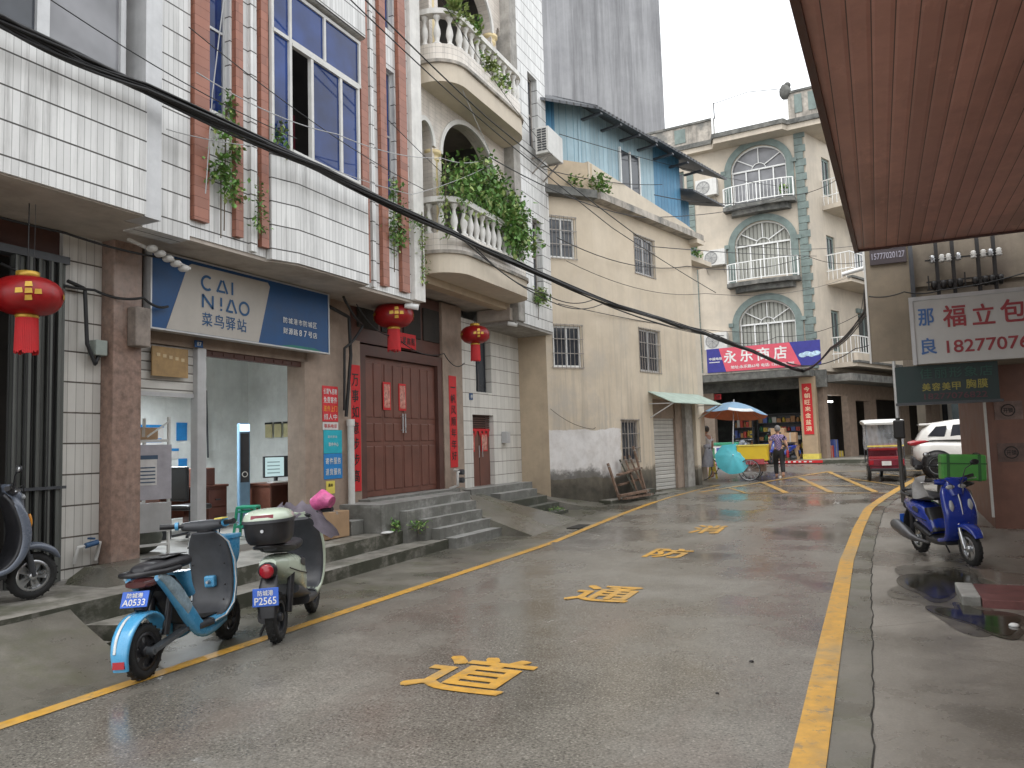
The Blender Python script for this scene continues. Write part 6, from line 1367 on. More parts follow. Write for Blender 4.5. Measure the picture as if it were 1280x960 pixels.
def scooter_classic(loc, rz, lab, body, inner, cat='scooter', r=.215, topbox=False, cover=False, plate_txt=('防城港', 'P2565'), front_only=False, group=None, lean=-3, mirrors=True, rim=None, exhaust=False, seatc=None, bigfront=False, name='motor_scooter'):
    t_ = thing(name, lab, cat, loc, rz, group); t_.rotation_euler.x = radians(lean); f = ofr(t_); rim = rim or M['dgrey']
    wheel(t_, -.60, r, .10, spokes=5, rimmat=rim); wheel(t_, .62, r, .09, spokes=5, rimmat=rim)
    mb = MB(f)
    for s_ in (-.065, .065): mb.tube([(.62, s_, r), (.56, s_, r+.2), (.52, s_*.8, r+.34)], .02, 8); mb.cyl((.60, s_, r+.05), (.565, s_, r+.2), .028, n=10)
    mb.build('fork', M['steel'] if bigfront else M['dgrey'], t_)
    shield(t_, [(.36, .98, .10, .03), (.42, .90, .17, .05), (.48, .74, .20, .06), (.50, .58, .20, .06), (.46, .42, .19, .05), (.36, .31, .175, .04), (.20, .275, .17, .04)], body, inner)
    mb = MB(f); mb.sweep([(.36, .27, .16, .045), (.12, .25, .17, .05), (-.10, .27, .17, .055)], 16, 3.4); mb.build('floorboard', inner, t_)
    mb = MB(f); mb.sweep([(.84, .36, .05, .012), (.78, .43, .07, .03), (.66, .485, .085, .035), (.54, .48, .085, .03), (.44, .42, .06, .015)], 14, 2.6); mb.build('front_fender', body, t_)
    # rear body
    mb = MB(f); mb.sweep([(.00, .34, .12, .06), (-.10, .46, .15, .12), (-.24, .56, .17, .15), (-.42, .62, .165, .13), (-.60, .665, .13, .09), (-.76, .70, .07, .04)], 22, 2.6, 4); mb.build('body_panel', body, t_)
    mb = MB(f); mb.sweep([(-.01, .34, .125, .07), (-.08, .50, .13, .08), (-.10, .66, .125, .05)], 14, 3); mb.build('under_seat_panel', inner, t_)
    mb = MB(f); mb.sweep([(-.02, .30, .165, .03), (-.22, .36, .17, .05), (-.40, .42, .16, .05)], 14, 3); mb.build('side_skirt', inner, t_)
    mb = MB(f); mb.sweep([(.02, .775, .06, .02), (-.08, .80, .13, .05), (-.28, .80, .155, .06), (-.46, .81, .14, .055), (-.62, .82, .11, .04), (-.68, .82, .06, .02)], 18, 2.6, 4); mb.build('seat', seatc or M['seat'], t_)
    mb = MB(f); mb.sweep([(-.30, .25, .07, .07), (-.46, .235, .08, .075), (-.60, .22, .07, .06)], 12, 2.6, 4, .10); mb.build('engine_cover', M['dgrey'], t_)
    mb = MB(f); mb.cyl((-.58, .10, .25), (-.46, .12, .62), .032, n=10); mb.cyl((-.58, -.10, .25), (-.46, -.12, .62), .032, n=10); mb.build('shock_absorber', M['black'], t_)
    if exhaust:
        mb = MB(f); mb.tube([(-.15, -.10, .20), (-.30, -.16, .22), (-.42, -.19, .25), (-.55, -.20, .30), (-.80, -.205, .385), (-.86, -.206, .40)], [.02, .025, .05, .075, .08, .055], 16); mb.build('exhaust', pm('dull_exhaust', (.14,.14,.145), .35, .6, .15, 8), t_)
    # rear mudguard, plate, tail lamp
    mb = MB(f); mb.sweep([(-.72, .60, .07, .015), (-.80, .48, .085, .015), (-.84, .36, .085, .012), (-.85, .26, .07, .01)], 12, 3); mb.build('rear_mudguard', M['black'], t_)
    plate(t_, -.875, .44, radians(-8), plate_txt, .22, .15)
    mb = MB(f); mb.sweep([(-.70, .66, .06, .06), (-.775, .645, .085, .07), (-.80, .64, .06, .05)], 14, 2.2); mb.build('tail_panel', M['black'], t_)
    mb = MB(f); mb.lathe([(.0,-.012),(.05,-.01),(.062,0),(.062,.02)], (-.815, 0, .645), 18, 'x'); mb.build('tail_light', M['reflred'], t_)
    # head
    mb = MB(f); mb.sweep([(.47, .84, .08, .06), (.43, .95, .115, .075), (.40, 1.02, .10, .055), (.36, 1.06, .06, .02)], 16, 2.6); hd = mb.build('head_cowl', body, t_)
    mb = MB(f)
    for s_ in (-1, 1): mb.sphere((.486, s_*.062, .957), .05, 12, (.5, 1.3, .6))
    mb.build('headlight', M['lens'], hd)
    for s_ in (1, -1):
        mb = MB(f); mb.sweep([(.535, .80, .012, .012), (.54, .76, .026, .018), (.545, .71, .030, .018), (.543, .665, .010, .010)], 12, 2.2, 3, s_*.115); mb.build('turn_signal', M['orange'] if front_only else M['lens'], t_)
    mb = MB(f); mb.tube([(.37, .20, 1.03), (.40, .1, 1.02), (.41, 0, 1.02), (.40, -.1, 1.02), (.37, -.20, 1.03)], [.03, .045, .055, .045, .03], 12); mb.build('bar_cowl', M['black'] if not bigfront else body, t_)
    bars(t_, .385, 1.04, .35, 0, M['black'])
    for s_ in (1, -1):
        mb = MB(f); mb.tube([(.39, s_*.16, 1.03), (.47, s_*.13, 1.07), (.51, s_*.05, .98), (.50, s_*.04, .90)], .005, 5); mb.build('brake_cable', M['ink'], t_)
        mb = MB(f); mb.tube([(-.06, s_*.148, .50), (-.22, s_*.176, .53), (-.40, s_*.172, .57), (-.58, s_*.138, .63)], .005, 5); mb.build('panel_gap', M['ink'], t_)
        mb = MB(f); mb.sweep([(-.20, .62, .002, .03), (-.27, .64, .002, .035), (-.34, .65, .002, .02)], 8, 2.5, 3, s_*.172); mb.build('sticker', M['dgrey'], t_)
    mb = MB(f); mb.tube([(.49, 0, .95), (.545, 0, .78), (.56, 0, .62)], [.008, .012, .006], 6); mb.build('centre_trim', M['steel'], t_)
    if mirrors:
        mirror(t_, .16, 1.05, .38); mirror(t_, -.16, 1.05, .38)
    mb = MB(f); mb.tube([(-.42, .15, .80), (-.62, .155, .83), (-.76, .09, .85), (-.78, 0, .85), (-.76, -.09, .85), (-.62, -.155, .83), (-.42, -.15, .80)], .016, 8); mb.build('rear_rack', M['black'], t_)
    mb = MB(f); mb.tube([(-.25, .12, .22), (-.32, .2, .10), (-.34, .24, .01)], .012, 6); mb.build('kickstand', M['black'], t_)
    if topbox:
        mb = MB(f); mb.sweep([(-.66, .87, .16, .15), (-.66, .92, .19, .18), (-.66, 1.06, .205, .205)], 22, 3.0, 4) ; o = mb.build('top_box', M['black'], t_)
        mb = MB(f); mb.sweep([(-.66, 1.075, .21, .21), (-.66, 1.10, .205, .205), (-.66, 1.14, .18, .18), (-.66, 1.165, .11, .11), (-.66, 1.168, .02, .02)], 22, 2.8, 4); mb.build('lid', body, o)
        mb = MB(f); mb.sweep([(-.66, 1.055, .215, .215), (-.66, 1.08, .215, .215)], 22, 3.0, 2); mb.build('rim', M['dgrey'], o)
        mb = MB(f); mb.sweep([(-.845, 1.095, .11, .018), (-.845, 1.125, .095, .018)], 10, 3); mb.build('reflector', pm('dull_red_strip', (.30,.07,.09), .35, bmp=0), o)
        mb = MB(f); mb.cyl((-.865, 0, .99), (-.875, 0, .99), .014); mb.build('lock', M['steel'], o)
    if cover:
        mb = MB(f); n = 12; vs = []; fs = []
        for i in range(n+1):
            for j in range(7):
                a = pi*i/n; u = j/6; rad = .15+.25*u; vs.append((.34-.16*u+.20*u*sin(a)+.012*sin(5*a+7*u), (rad+.02*sin(9*a+j))*cos(a)*1.05, 1.14-.30*u*(1+.25*sin(3*a))+.03*cos(7*a)))
        for i in range(n):
            for j in range(6): q = i*7+j; fs.append((q, q+1, q+8, q+7))
        mb.add(vs, fs, True); mb.build('rain_cover', pm('grey_violet_quilt', (.27,.235,.28), .45, 0, .2, 6, bmp=.4), t_)
        mb = MB(f); mb.tube([(.30, -.17, 1.12), (.26, -.27, 1.17), (.22, -.36, 1.13)], [.07, .095, .06], 12); mb.build('glove_cuff', pm('pink_padded_cuff', (.62,.12,.30), .5, 0, .3, 12, bmp=.3), t_)
        mb = MB(f); mb.tube([(.16, .20, .97), (.02, .10, .92), (-.30, .13, .90)], .03, 8); mb.build('strap', pm('silver_cloth', (.45,.45,.46), .4), t_)
    return t_
RZ = lambda dx, dy: atan2(dy, dx)
scooter_classic((-5.12, 5.86, 0), RZ(-.44, .9), 'pale green-white scooter with black top box and pink cuff near the steps', M['mint'], M['dgrey'], topbox=True, cover=True, plate_txt=('防城港', 'P2565'), mirrors=False, lean=-3)
scooter_classic((-7.35, 4.04, .37), RZ(.22, .97), 'slate-grey scooter cut by the left picture edge before the folding gate', M['slate'], M['black'], rim=M['steel'], front_only=True, plate_txt=('防城港', '6F218'), lean=3)
scooter_classic((.69, 11.55, .02), RZ(.42, -.93), 'glossy royal-blue scooter with black seat parked beside the puddle on the right', M['royal'], M['black'], rim=M['steel'], exhaust=True, plate_txt=('桂P', 'K8301'), lean=4, bigfront=True)
ds = scooter_classic((1.02, 14.0, .06), RZ(-.05, .99), 'black delivery scooter with a bright green insulated box behind the royal-blue scooter', M['black'], M['black'], plate_txt=('桂P', 'A627'), lean=2, name='delivery_scooter')
f = ofr(ds); mb = MB(f); mb.bbox(-.92, -.52, -.29, .29, .88, 1.26, .03); o = mb.build('delivery_box', pm('bright_green_box', (.07,.30,.05), .5, 0, .1, 4), ds)
mb = MB(f)
for y in (-.2, .2): mb.box(-.925, -.515, y-.02, y+.02, .875, 1.266)
mb.box(-.926, -.514, -.295, .295, 1.12, 1.14); mb.build('straps', pm('dark_green_strap', (.03,.12,.03), .6), o)
scooter_classic((-3.55, 33.0, .60), RZ(-.6, -.7), 'small blue scooter parked before the corner store beside the walking woman', M['royal'], M['black'], plate_txt=('桂P', '311'), lean=2)
scooter_classic((-4.6, 31.2, .56), RZ(-.3, -.95), 'dark scooter parked among others left of the corner store front', M['slate'], M['black'], plate_txt=('桂P', '702'), lean=2)
scooter_classic((2.3, 39.5, .62), RZ(-.5, .8), 'black motor scooter parked far down the side street', M['black'], M['black'], plate_txt=('桂P', '118'), lean=2)
# things laid on the blue scooter
t_ = thing('rain_apron', 'grey rain apron draped over the left handlebar of the royal-blue scooter', 'apron', (.35, 11.4, .9))
mb = MB(frame(.69, 11.55, .42, -.93)); n = 8
vs = []; fs = []
for i in range(n+1):
    for j in range(6):
        u, v = i/n, j/5; vs.append((.35-.22*u+.02*sin(9*v), -.36-.10*sin(pi*u)-.03*sin(7*u+4*v), 1.10-.26*v+.02*cos(8*u)))
for i in range(n):
    for j in range(5): q = i*6+j; fs.append((q, q+1, q+7, q+6))
mb.add(vs, fs, True); mb.build('cloth', pm('grey_rain_cloth', (.30,.295,.29), .4, 0, .2, 5), t_)

# ================================================================== CAR, RICKSHAW, CARGO TRICYCLE
def section_loft(mb, secs, close=True):
    n = len(secs[0]); vs = [p for s_ in secs for p in s_]; fs = []
    for i in range(len(secs)-1):
        for k in range(n-1): a = i*n+k; fs.append((a, a+1, a+1+n, a+n))
    mb.add(vs, fs, True)
    mb.add(secs[0], [tuple(range(n-1, -1, -1))]); mb.add(secs[-1], [tuple(range(n))]); return mb
cy = 25.95; cx = 3.0
CAR = thing('parked_car', 'white hatchback SUV with red tail lamp half hidden by the red-brown column', 'car', (cx, cy, G(cy)-.02), 0)
f = ofr(CAR)
M['carw'] = pm('pearl_white_paint', (.70,.68,.64), .22, 0, .02, 2, coat=.8, bmp=0)
# x from rear (-2.25) to front (2.2)
ST = [(-2.12,.62,.98,.74),(-2.06,.42,1.05,.84),(-1.92,.34,1.12,.88),(-1.5,.30,1.14,.90),(-.8,.28,1.10,.91),(.2,.28,1.06,.91),(1.0,.28,1.04,.90),(1.5,.30,1.00,.88),(2.0,.34,.88,.84),(2.2,.45,.72,.70)]
secs = []
for (x, zb_, zt_, hw) in ST:
    P = []
    for k in range(17):
        a = pi*k/16-pi/2; c_ = cos(a); s_ = sin(a); e_ = .55
        P.append((x, hw*abs(c_)**e_*(-1), (zb_+zt_)/2+(zt_-zb_)/2*(abs(s_)**e_)*(1 if s_ > 0 else -1)))
    Q = [(p[0], -p[1], p[2]) for p in P[::-1]]; secs.append(P+Q[1:])
mb = MB(f); section_loft(mb, secs); mb.build('body', M['carw'], CAR)
GH = [(-2.02,1.02,1.08,.70,.66),(-1.85,1.05,1.38,.80,.62),(-1.62,1.08,1.56,.84,.64),(-1.0,1.08,1.64,.86,.67),(-.2,1.05,1.66,.86,.68),(.4,1.02,1.60,.86,.66),(.9,1.0,1.32,.84,.64),(1.25,.98,1.06,.80,.66)]
secs = [[(x, -wb, zb_), (x, -(wb*.7+wt*.3)*1.0, zb_+(zt_-zb_)*.45), (x, -wt*1.04, zt_-.06), (x, -wt*.85, zt_), (x, 0, zt_+.02), (x, wt*.85, zt_), (x, wt*1.04, zt_-.06), (x, (wb*.7+wt*.3), zb_+(zt_-zb_)*.45), (x, wb, zb_)] for (x, zb_, zt_, wb, wt) in GH]
mb = MB(f); section_loft(mb, secs); mb.build('cabin', M['carw'], CAR)
for y, s_ in ((-.80, -1), (.80, 1)):
    mb = MB(f); mb.prism([(-1.72, 1.20), (-1.30, 1.16), (-1.22, 1.48), (-1.50, 1.46)], y-.03, y+.03); mb.prism([(-1.16, 1.15), (-.35, 1.12), (-.35, 1.52), (-1.08, 1.50)], y-.035, y+.03); mb.prism([(-.28, 1.12), (.82, 1.08), (.36, 1.48), (-.28, 1.52)], y-.035, y+.03); mb.build('side_window', M['gdark'], CAR)
mb = MB(f); mb.bbox(-1.92, -1.45, -.60, .60, 1.50, 1.56, .02); mb.build('roof_spoiler', M['carw'], CAR)
for s_ in (-1, 1):
    mb = MB(f); mb.sweep([(-2.20, .98, .05, .05), (-2.05, 1.0, .05, .07), (-1.82, 1.04, .03, .04), (-1.70, 1.05, .01, .01)], 12, 2.4, 4, s_*.80); mb.build('tail_light', M['reflred'], CAR)
mb = MB(f)
for cx_ in (-1.52, 1.35):
    A = [(cx_+.40*cos(t), .36+.40*sin(t)) for t in [pi*i/14 for i in range(15)]]; B_ = [(cx_+.435*cos(t), .36+.435*sin(t)) for t in [pi*i/14 for i in range(15)]]
    for a, b, c, d in zip(A, A[1:], B_[1:], B_):
        mb.add([(a[0],-.925,a[1]),(b[0],-.925,b[1]),(c[0],-.925,c[1]),(d[0],-.925,d[1]),(a[0],-.6,a[1]),(b[0],-.6,b[1]),(c[0],-.85,c[1]),(d[0],-.85,d[1])], [(0,3,2,1),(0,1,5,4),(3,7,6,2)])
mb.box(-1.0, 1.0, -.925, .9, .24, .40); mb.build('wheel_arch_trim', M['black'], CAR)
mb = MB(f); mb.bbox(-2.17, -1.9, -.80, .80, .30, .60, .06); mb.build('rear_bumper', M['dgrey'], CAR)
for x in (-1.52, 1.35):
    for y in (-.87, .82): wheel(CAR, x, .345, .22, y, M['steel'], 5, 'wheel', .68)
mb = MB(f)
for x in (-1.52, 1.35): mb.lathe([(0,-.90),(.43,-.90),(.43,-.921),(0,-.921)], (x, 0, .36), 20, 'y')
mb.build('wheel_well', M['ink'], CAR)
mb = MB(f); mb.bbox(-.25, -.05, -.93, -.90, .86, .90, .01); mb.build('door_handle', M['carw'], CAR)

TR = thing('rickshaw', 'red three-wheeled rickshaw with white roof and clear rain curtains seen from behind', 'rickshaw', (.10, 24.6, G(24.6)), pi/2+.08)
f = ofr(TR); M['maroon'] = pm('dark_red_paint', (.17,.015,.03), .3, 0, .08, 4, coat=.4, bmp=0)
wheel(TR, -.45, .24, .10, .44, M['steel'], 8); wheel(TR, -.45, .24, .10, -.44, M['steel'], 8); wheel(TR, 1.2, .24, .09, 0, M['steel'], 8)
mb = MB(f); mb.bbox(-.72, .35, -.42, .42, .30, .56, .04); mb.bbox(-.74, -.66, -.46, .46, .42, .62, .02); mb.build('body', M['maroon'], TR)
mb = MB(f); mb.bbox(-.80, -.72, -.42, .42, .28, .36, .02); mb.build('bumper', M['black'], TR)
for s_ in (-.38, .38): mb = MB(f); mb.bbox(-.76, -.735, s_-.06, s_+.06, .46, .58, .01); mb.build('tail_light', M['reflred'], TR)
mb = MB(f); mb.box(-.765, -.75, -.12, .12, .44, .56); mb.build('number_plate', M['pwhite'], TR)
mb = MB(f); mb.bbox(.30, .42, -.40, .40, .30, .9, .03); mb.bbox(.95, 1.1, -.26, .26, .35, 1.0, .04); mb.bbox(.35, 1.1, -.3, .3, .26, .32, .01); mb.build('front_body', M['maroon'], TR)
mb = MB(f); mb.bbox(-.50, -.38, -.40, .40, .85, 1.04, .03); mb.bbox(-.45, .1, -.40, .40, .55, .68, .03); mb.build('seat', pm('red_bench', (.45,.03,.04), .5), TR)
mb = MB(f); mb.box(-.735, -.725, -.46, .46, .96, 1.0); mb.build('stripe', M['pyel'], TR)
mb = MB(f)
for x in (-.66, .45):
    for y in (-.46, .46): mb.cyl((x, y, .5), (x, y, 1.58), .016, n=8)
mb.cyl((1.05, -.3, .9), (.85, -.38, 1.6), .016, n=8); mb.cyl((1.05, .3, .9), (.85, .38, 1.6), .016, n=8); mb.build('roof_poles', M['dgrey'], TR)
mb = MB(f); mb.sweep([(-.80, 1.60, .50, .03), (-.5, 1.66, .54, .05), (.2, 1.69, .55, .05), (.8, 1.66, .52, .05), (1.0, 1.62, .48, .03)], 20, 3.6); mb.build('roof', M['white'], TR)
def crinkle(name, fn, nu, nv, mat, par):
    mb = MB(ofr(par)); vs = []; fs = []
    for i in range(nu+1):
        for j in range(nv+1): vs.append(fn(i/nu, j/nv))
    for i in range(nu):
        for j in range(nv): q = i*(nv+1)+j; fs.append((q, q+1, q+nv+2, q+nv+1))
    mb.add(vs, fs, True); return mb.build(name, mat, par)
M['clear'] = glass('clear_plastic_sheet', (.55,.57,.60), .15, .45, .5)
crinkle('rain_curtain', lambda u, v: (-.70+.02*sin(40*u+5*v), -.47+.94*u+(.04*v*sin(3*u)), 1.58-.66*v), 30, 8, M['clear'], TR)
crinkle('rain_curtain', lambda u, v: (-.67+1.1*u, .47+.02*sin(30*u+4*v), 1.58-.7*v), 20, 6, M['clear'], TR)
crinkle('rain_curtain', lambda u, v: (-.67+1.1*u, -.47-.02*sin(30*u+4*v), 1.58-.7*v), 20, 6, M['clear'], TR)

CT = thing('cargo_tricycle', 'old pedal cargo tricycle with a yellow crate on its bed at the junction', 'tricycle', (-4.2, 24.9, G(24.9)), pi+.05)
f = ofr(CT)
def bwheel(par, x, y, r):
    mb = MB(ofr(par)); mb.lathe([(r-.02,-.018),(r,-.01),(r,.01),(r-.02,.018),(r-.03,0),(r-.02,-.018)], (x, y, r), 30, 'y'); o = mb.build('wheel', M['rubber'], par)
    mb = MB(ofr(par)); mb.lathe([(r-.035,-.012),(r-.022,-.012),(r-.022,.012),(r-.035,.012),(r-.035,-.012)], (x, y, r), 30, 'y')
    for k in range(14): t = 2*pi*k/14; mb.bar((x, y, r), (x+(r-.03)*cos(t), y, r+(r-.03)*sin(t)), .005)
    mb.lathe([(0,-.05),(.025,-.05),(.025,.05),(0,.05)], (x, y, r), 10, 'y'); mb.build('rim', M['steel'], o)
bwheel(CT, -.55, .48, .33); bwheel(CT, -.55, -.48, .33); bwheel(CT, .95, 0, .33)
mb = MB(f); mb.box(-1.0, .1, -.44, .44, .50, .55); mb.box(-1.0, .1, -.44, -.41, .55, .66); mb.box(-1.0, .1, .41, .44, .55, .66); mb.box(.07, .1, -.41, .41, .55, .66); mb.build('bed', M['reflred'], CT)
mb = MB(f); mb.tube([(-.5, 0, .48), (.3, 0, .42), (.72, 0, .80)], .02, 8); mb.tube([(.95, .0, .33), (.80, 0, .70), (.74, 0, .98)], .018, 8); mb.tube([(.3, 0, .42), (.25, 0, .85)], .018, 8); mb.cyl((-.55, -.5, .33), (-.55, .5, .33), .018); mb.tube([(.62, .28, 1.02), (.74, .12, .99), (.74, -.12, .99), (.62, -.28, 1.02)], .014, 8); mb.build('frame', M['dgrey'], CT)
mb = MB(f); mb.sweep([(.12, .87, .05, .02), (.22, .89, .10, .04), (.38, .89, .03, .02)], 12, 2.4); mb.build('saddle', M['black'], CT)
mb = MB(f); mb.cyl((.42, -.1, .38), (.42, .1, .38), .03); mb.bar((.42, .1, .38), (.5, .1, .24), .02); mb.box(.45, .56, .09, .17, .22, .25); mb.build('pedals', M['black'], CT)
t_ = thing('yellow_crate', 'bright yellow plastic crate on the bed of the cargo tricycle', 'crate', (-3.55, 24.9, 1.0), pi+.05); f = ofr(t_)
mb = MB(f); mb.bbox(-.42, .42, -.36, .36, -.03, .02, .01)
for a in (-1, 1): mb.bbox(-.43, .43, a*.36-.02, a*.36+.02, -.03, .44, .01); mb.bbox(a*.43-.02, a*.43+.02, -.36, .36, -.03, .44, .01)
mb.build('box', pm('bright_yellow_plastic', (.75,.52,.02), .4, 0, .05, 3), t_)
mb = MB(f)
for a in (-1, 1): mb.bbox(-.46, .46, a*.37-.035, a*.37+.035, .42, .46, .008)
mb.build('rim', M['pyel'], t_)
mb = MB(f); mb.box(-.35, .35, -.3, .3, -.36, -.04); mb.build('goods_under', M['wood'], t_)
def umbrella(name, label, loc, R_, h, mat, mat2, tilt, rz, pole, n=8, sag=.0, group=None):
    t_ = thing(name, label, 'umbrella', loc, rz, group); t_.rotation_euler = (tilt[0], tilt[1], rz); f = ofr(t_)
    vs = []; fs = []; K = 6; N = n*4
    for i in range(K+1):
        u = i/K
        for k in range(N):
            t = 2*pi*k/N; sc = 1-.06*u*abs(sin(n*t/2)); z = h*(1-u**1.6)-.0; vs.append((R_*u*sc*cos(t), R_*u*sc*sin(t), z-.03*u*abs(sin(n*t/2))))
    for i in range(K):
        for k in range(N): fs.append((i*N+k, i*N+(k+1)%N, (i+1)*N+(k+1)%N, (i+1)*N+k))
    mb = MB(f); mb.add(vs, fs, True); c = mb.build('canopy', mat, t_)
    if mat2:
        m2 = MB(f); m2.add([(v[0]*.995, v[1]*.995, v[2]-.012) for v in vs], [q[::-1] for q in fs], True); m2.build('lining', mat2, c)
        m3 = MB(f)
        for k in range(0, N, 4):
            if (k//4) % 2 == 0:
                for j in range(4): a = (K-1)*N+(k+j)%N; b_ = (K-1)*N+(k+j+1)%N; m3.add([Vector(vs[a])*1.002+Vector((0,0,.004)), Vector(vs[a+N])*1.002+Vector((0,0,.004)), Vector(vs[b_+N])*1.002+Vector((0,0,.004)), Vector(vs[b_])*1.002+Vector((0,0,.004))], [(0,1,2,3)], True)
        m3.build('white_panel', M['txtw'], c)
    mb = MB(f)
    for k in range(n): t = 2*pi*k/n; mb.tube([(.02*cos(t), .02*sin(t), h-.03), (R_*.5*cos(t), R_*.5*sin(t), h*.66-.02), (R_*.98*cos(t), R_*.98*sin(t), -.01)], .006, 5)
    mb.build('ribs', M['steel'], t_)
    mb = MB(f); mb.cyl((0, 0, -pole), (0, 0, h+.08), .014 if R_ < .7 else .022, n=10); mb.build('shaft', M['steel'], t_)
    return t_
umbrella('parasol', 'large pale blue and white vendor parasol with orange lining above the cargo tricycle', (-4.15, 25.3, 2.02+.40), 1.06, .42, pm('pale_blue_parasol', (.22,.36,.50), .6, 0, .1, 4), pm('orange_lining', (.62,.20,.10), .7), (-.13, .05), 0, 1.9)
umbrella('umbrella', 'open turquoise umbrella leaning on its side against the cargo tricycle', (-4.12, 24.5, 1.05), .54, .20, pm('turquoise_cloth', (.10,.52,.60), .5, 0, .08, 5), None, (radians(62), radians(14)), .15, .5)
t_ = thing('rain_coat', 'grey raincoat draped over the handlebar of the cargo tricycle', 'raincoat', (-5.0, 24.8, .9)); n = 10
mb = MB(); vs = []; fs = []
for i in range(n+1):
    for j in range(8): a = 2*pi*i/n; v = j/7; r_ = .10+.10*v+.03*sin(3*a+4*v); vs.append((-4.92+r_*cos(a), 24.75+r_*sin(a), 1.42-.62*v))
for i in range(n):
    for j in range(7): q = i*8+j; fs.append((q, q+1, q+9, q+8))
mb.add(vs, fs, True); mb.sphere((-4.92, 24.75, 1.44), .13, 10, (1, 1, .7)); mb.build('cloth', pm('grey_lilac_cloth', (.30,.30,.34), .6, 0, .2, 5), t_)

# ================================================================== PEOPLE
def skinmesh(name, joints, bones, mat, parent, root=0, sub=2):
    me = bpy.data.meshes.new(name); me.from_pydata([j[:3] for j in joints], bones, [])
    o = bpy.data.objects.new(name+'_t', me); C.objects.link(o)
    sk = o.modifiers.new('s', 'SKIN'); sk.use_smooth_shade = True
    for i, j in enumerate(joints):
        v = me.skin_vertices[0].data[i]; r = j[3]; v.radius = r if isinstance(r, tuple) else (r, r); v.use_root = (i == root)
    ss = o.modifiers.new('d', 'SUBSURF'); ss.levels = sub
    bpy.context.view_layer.update()
    m2 = bpy.data.meshes.new_from_object(o.evaluated_get(bpy.context.evaluated_depsgraph_get()))
    bpy.data.objects.remove(o); bpy.data.meshes.remove(me)
    m2.name = name; m2.materials.clear(); m2.materials.append(mat)
    for p in m2.polygons: p.use_smooth = True
    o = bpy.data.objects.new(name, m2); C.objects.link(o); o.parent = parent; return o
def head(par, c, hairmat, s_=1.0, grey=False):
    """head with face looking along local +x"""
    mb = MB(ofr(par)); x, y, z = c
    mb.sphere((x, y, z), .098*s_, 16, (.95, .80, 1.18)); mb.sphere((x+.02, y, z-.06*s_), .07*s_, 12, (.95, .85, .9))
    mb.add([(x+.088*s_, y-.012, z+.015), (x+.088*s_, y+.012, z+.015), (x+.118*s_, y, z-.018), (x+.092*s_, y, z-.026)], [(0,1,2),(0,2,3),(1,3,2)])
    for q in (-1, 1): mb.sphere((x-.005, y+q*.079*s_, z-.005), .026*s_, 8, (.6, .4, 1))
    o = mb.build('head', M['skin'], par)
    mb = MB(ofr(par))
    for q in (-1, 1): mb.sphere((x+.085*s_, y+q*.032, z+.012), .011, 6, (.5, 1.3, .7))
    mb.box(x+.088, x+.094, y-.022, y+.022, z-.055, z-.049); mb.build('face_features', M['ink'], o)
    mb = MB(ofr(par)); mb.sphere((x-.018, y, z+.03), .105*s_, 16, (.98, .88, 1.08)); mb.build('hair', hairmat, par)
    return o
def hand(par, w_, d, sgn, s_=1.0):
    """small relaxed hand at wrist w_, pointing along d"""
    mb = MB(ofr(par)); w_ = Vector(w_); d = Vector(d).normalized(); side = Vector((1, 0, 0)); p = w_+d*.045
    mb.tube([w_, w_+d*.03, w_+d*.075], [.022, .03, .026], 8)
    for k in range(4):
        q = w_+d*.075+side*(.024-.016*k); l = (.062, .07, .066, .05)[k]; mb.tube([q, q+d*l*.55+Vector((0, -sgn*.006, 0)), q+d*l+Vector((0, -sgn*.022, 0))], [.0095, .0085, .006], 6)
    q = w_+d*.03+side*.026; mb.tube([q, q+d*.03+side*.02, q+d*.06+side*.022], [.011, .009, .007], 6)
    mb.build('hand', M['skin'], par)
def checked(name):
    m, b = _base(name, .8, 0); tc = _n(m, 'ShaderNodeTexCoord'); ck = _n(m, 'ShaderNodeTexChecker'); ck.inputs['Scale'].default_value = 26
    ck.inputs['Color1'].default_value = (.055, .07, .20, 1); ck.inputs['Color2'].default_value = (.36, .24, .36, 1); L(m, tc.outputs['Object'], ck.inputs[0]); L(m, ck.outputs[0], b.inputs['Base Color']); return m
W = thing('person', 'person in violet checked shirt and black trousers walking away towards the store', 'person', (-2.85, 25.4, G(25.4)), radians(97))
# faces local +x ; y left
hz = .86
J = [(0,0,hz,(.14,.105)), (0,0,1.02,(.135,.10)), (.01,0,1.18,(.145,.10)), (.02,0,1.30,(.15,.095)), (.02,0,1.37,.06), (.035,0,1.43,.048),
     (-.01,.09,.80,(.09,.09)), (.10,.095,.45,.062), (.02,.10,.09,.042), (.16,.105,.035,.035),
     (-.01,-.09,.80,(.09,.09)), (-.06,-.095,.45,.062), (-.25,-.10,.14,.042), (-.13,-.105,.055,.035),
     (.0,.175,1.30,.055), (-.06,.235,1.08,.045), (.04,.27,.88,.032),
     (.0,-.175,1.30,.055), (-.07,-.235,1.08,.045), (-.03,-.27,.86,.032)]
BN = [(0,1),(1,2),(2,3),(3,4),(4,5),(0,6),(6,7),(7,8),(8,9),(0,10),(10,11),(11,12),(12,13),(3,14),(14,15),(15,16),(3,17),(17,18),(18,19)]
skinmesh('body', J, BN, M['skin'], W)
T = [(0,0,.77,(.150,.125)), (0,0,1.02,(.150,.118)), (.01,0,1.18,(.158,.118)), (.02,0,1.30,(.160,.110)), (.02,0,1.38,(.065,.065)), (.0,.18,1.31,.072), (-.035,.222,1.16,.066), (.0,-.18,1.31,.072), (-.04,-.222,1.16,.066)]
skinmesh('shirt', T, [(0,1),(1,2),(2,3),(3,4),(3,5),(5,6),(3,7),(7,8)], checked('checked_shirt'), W)
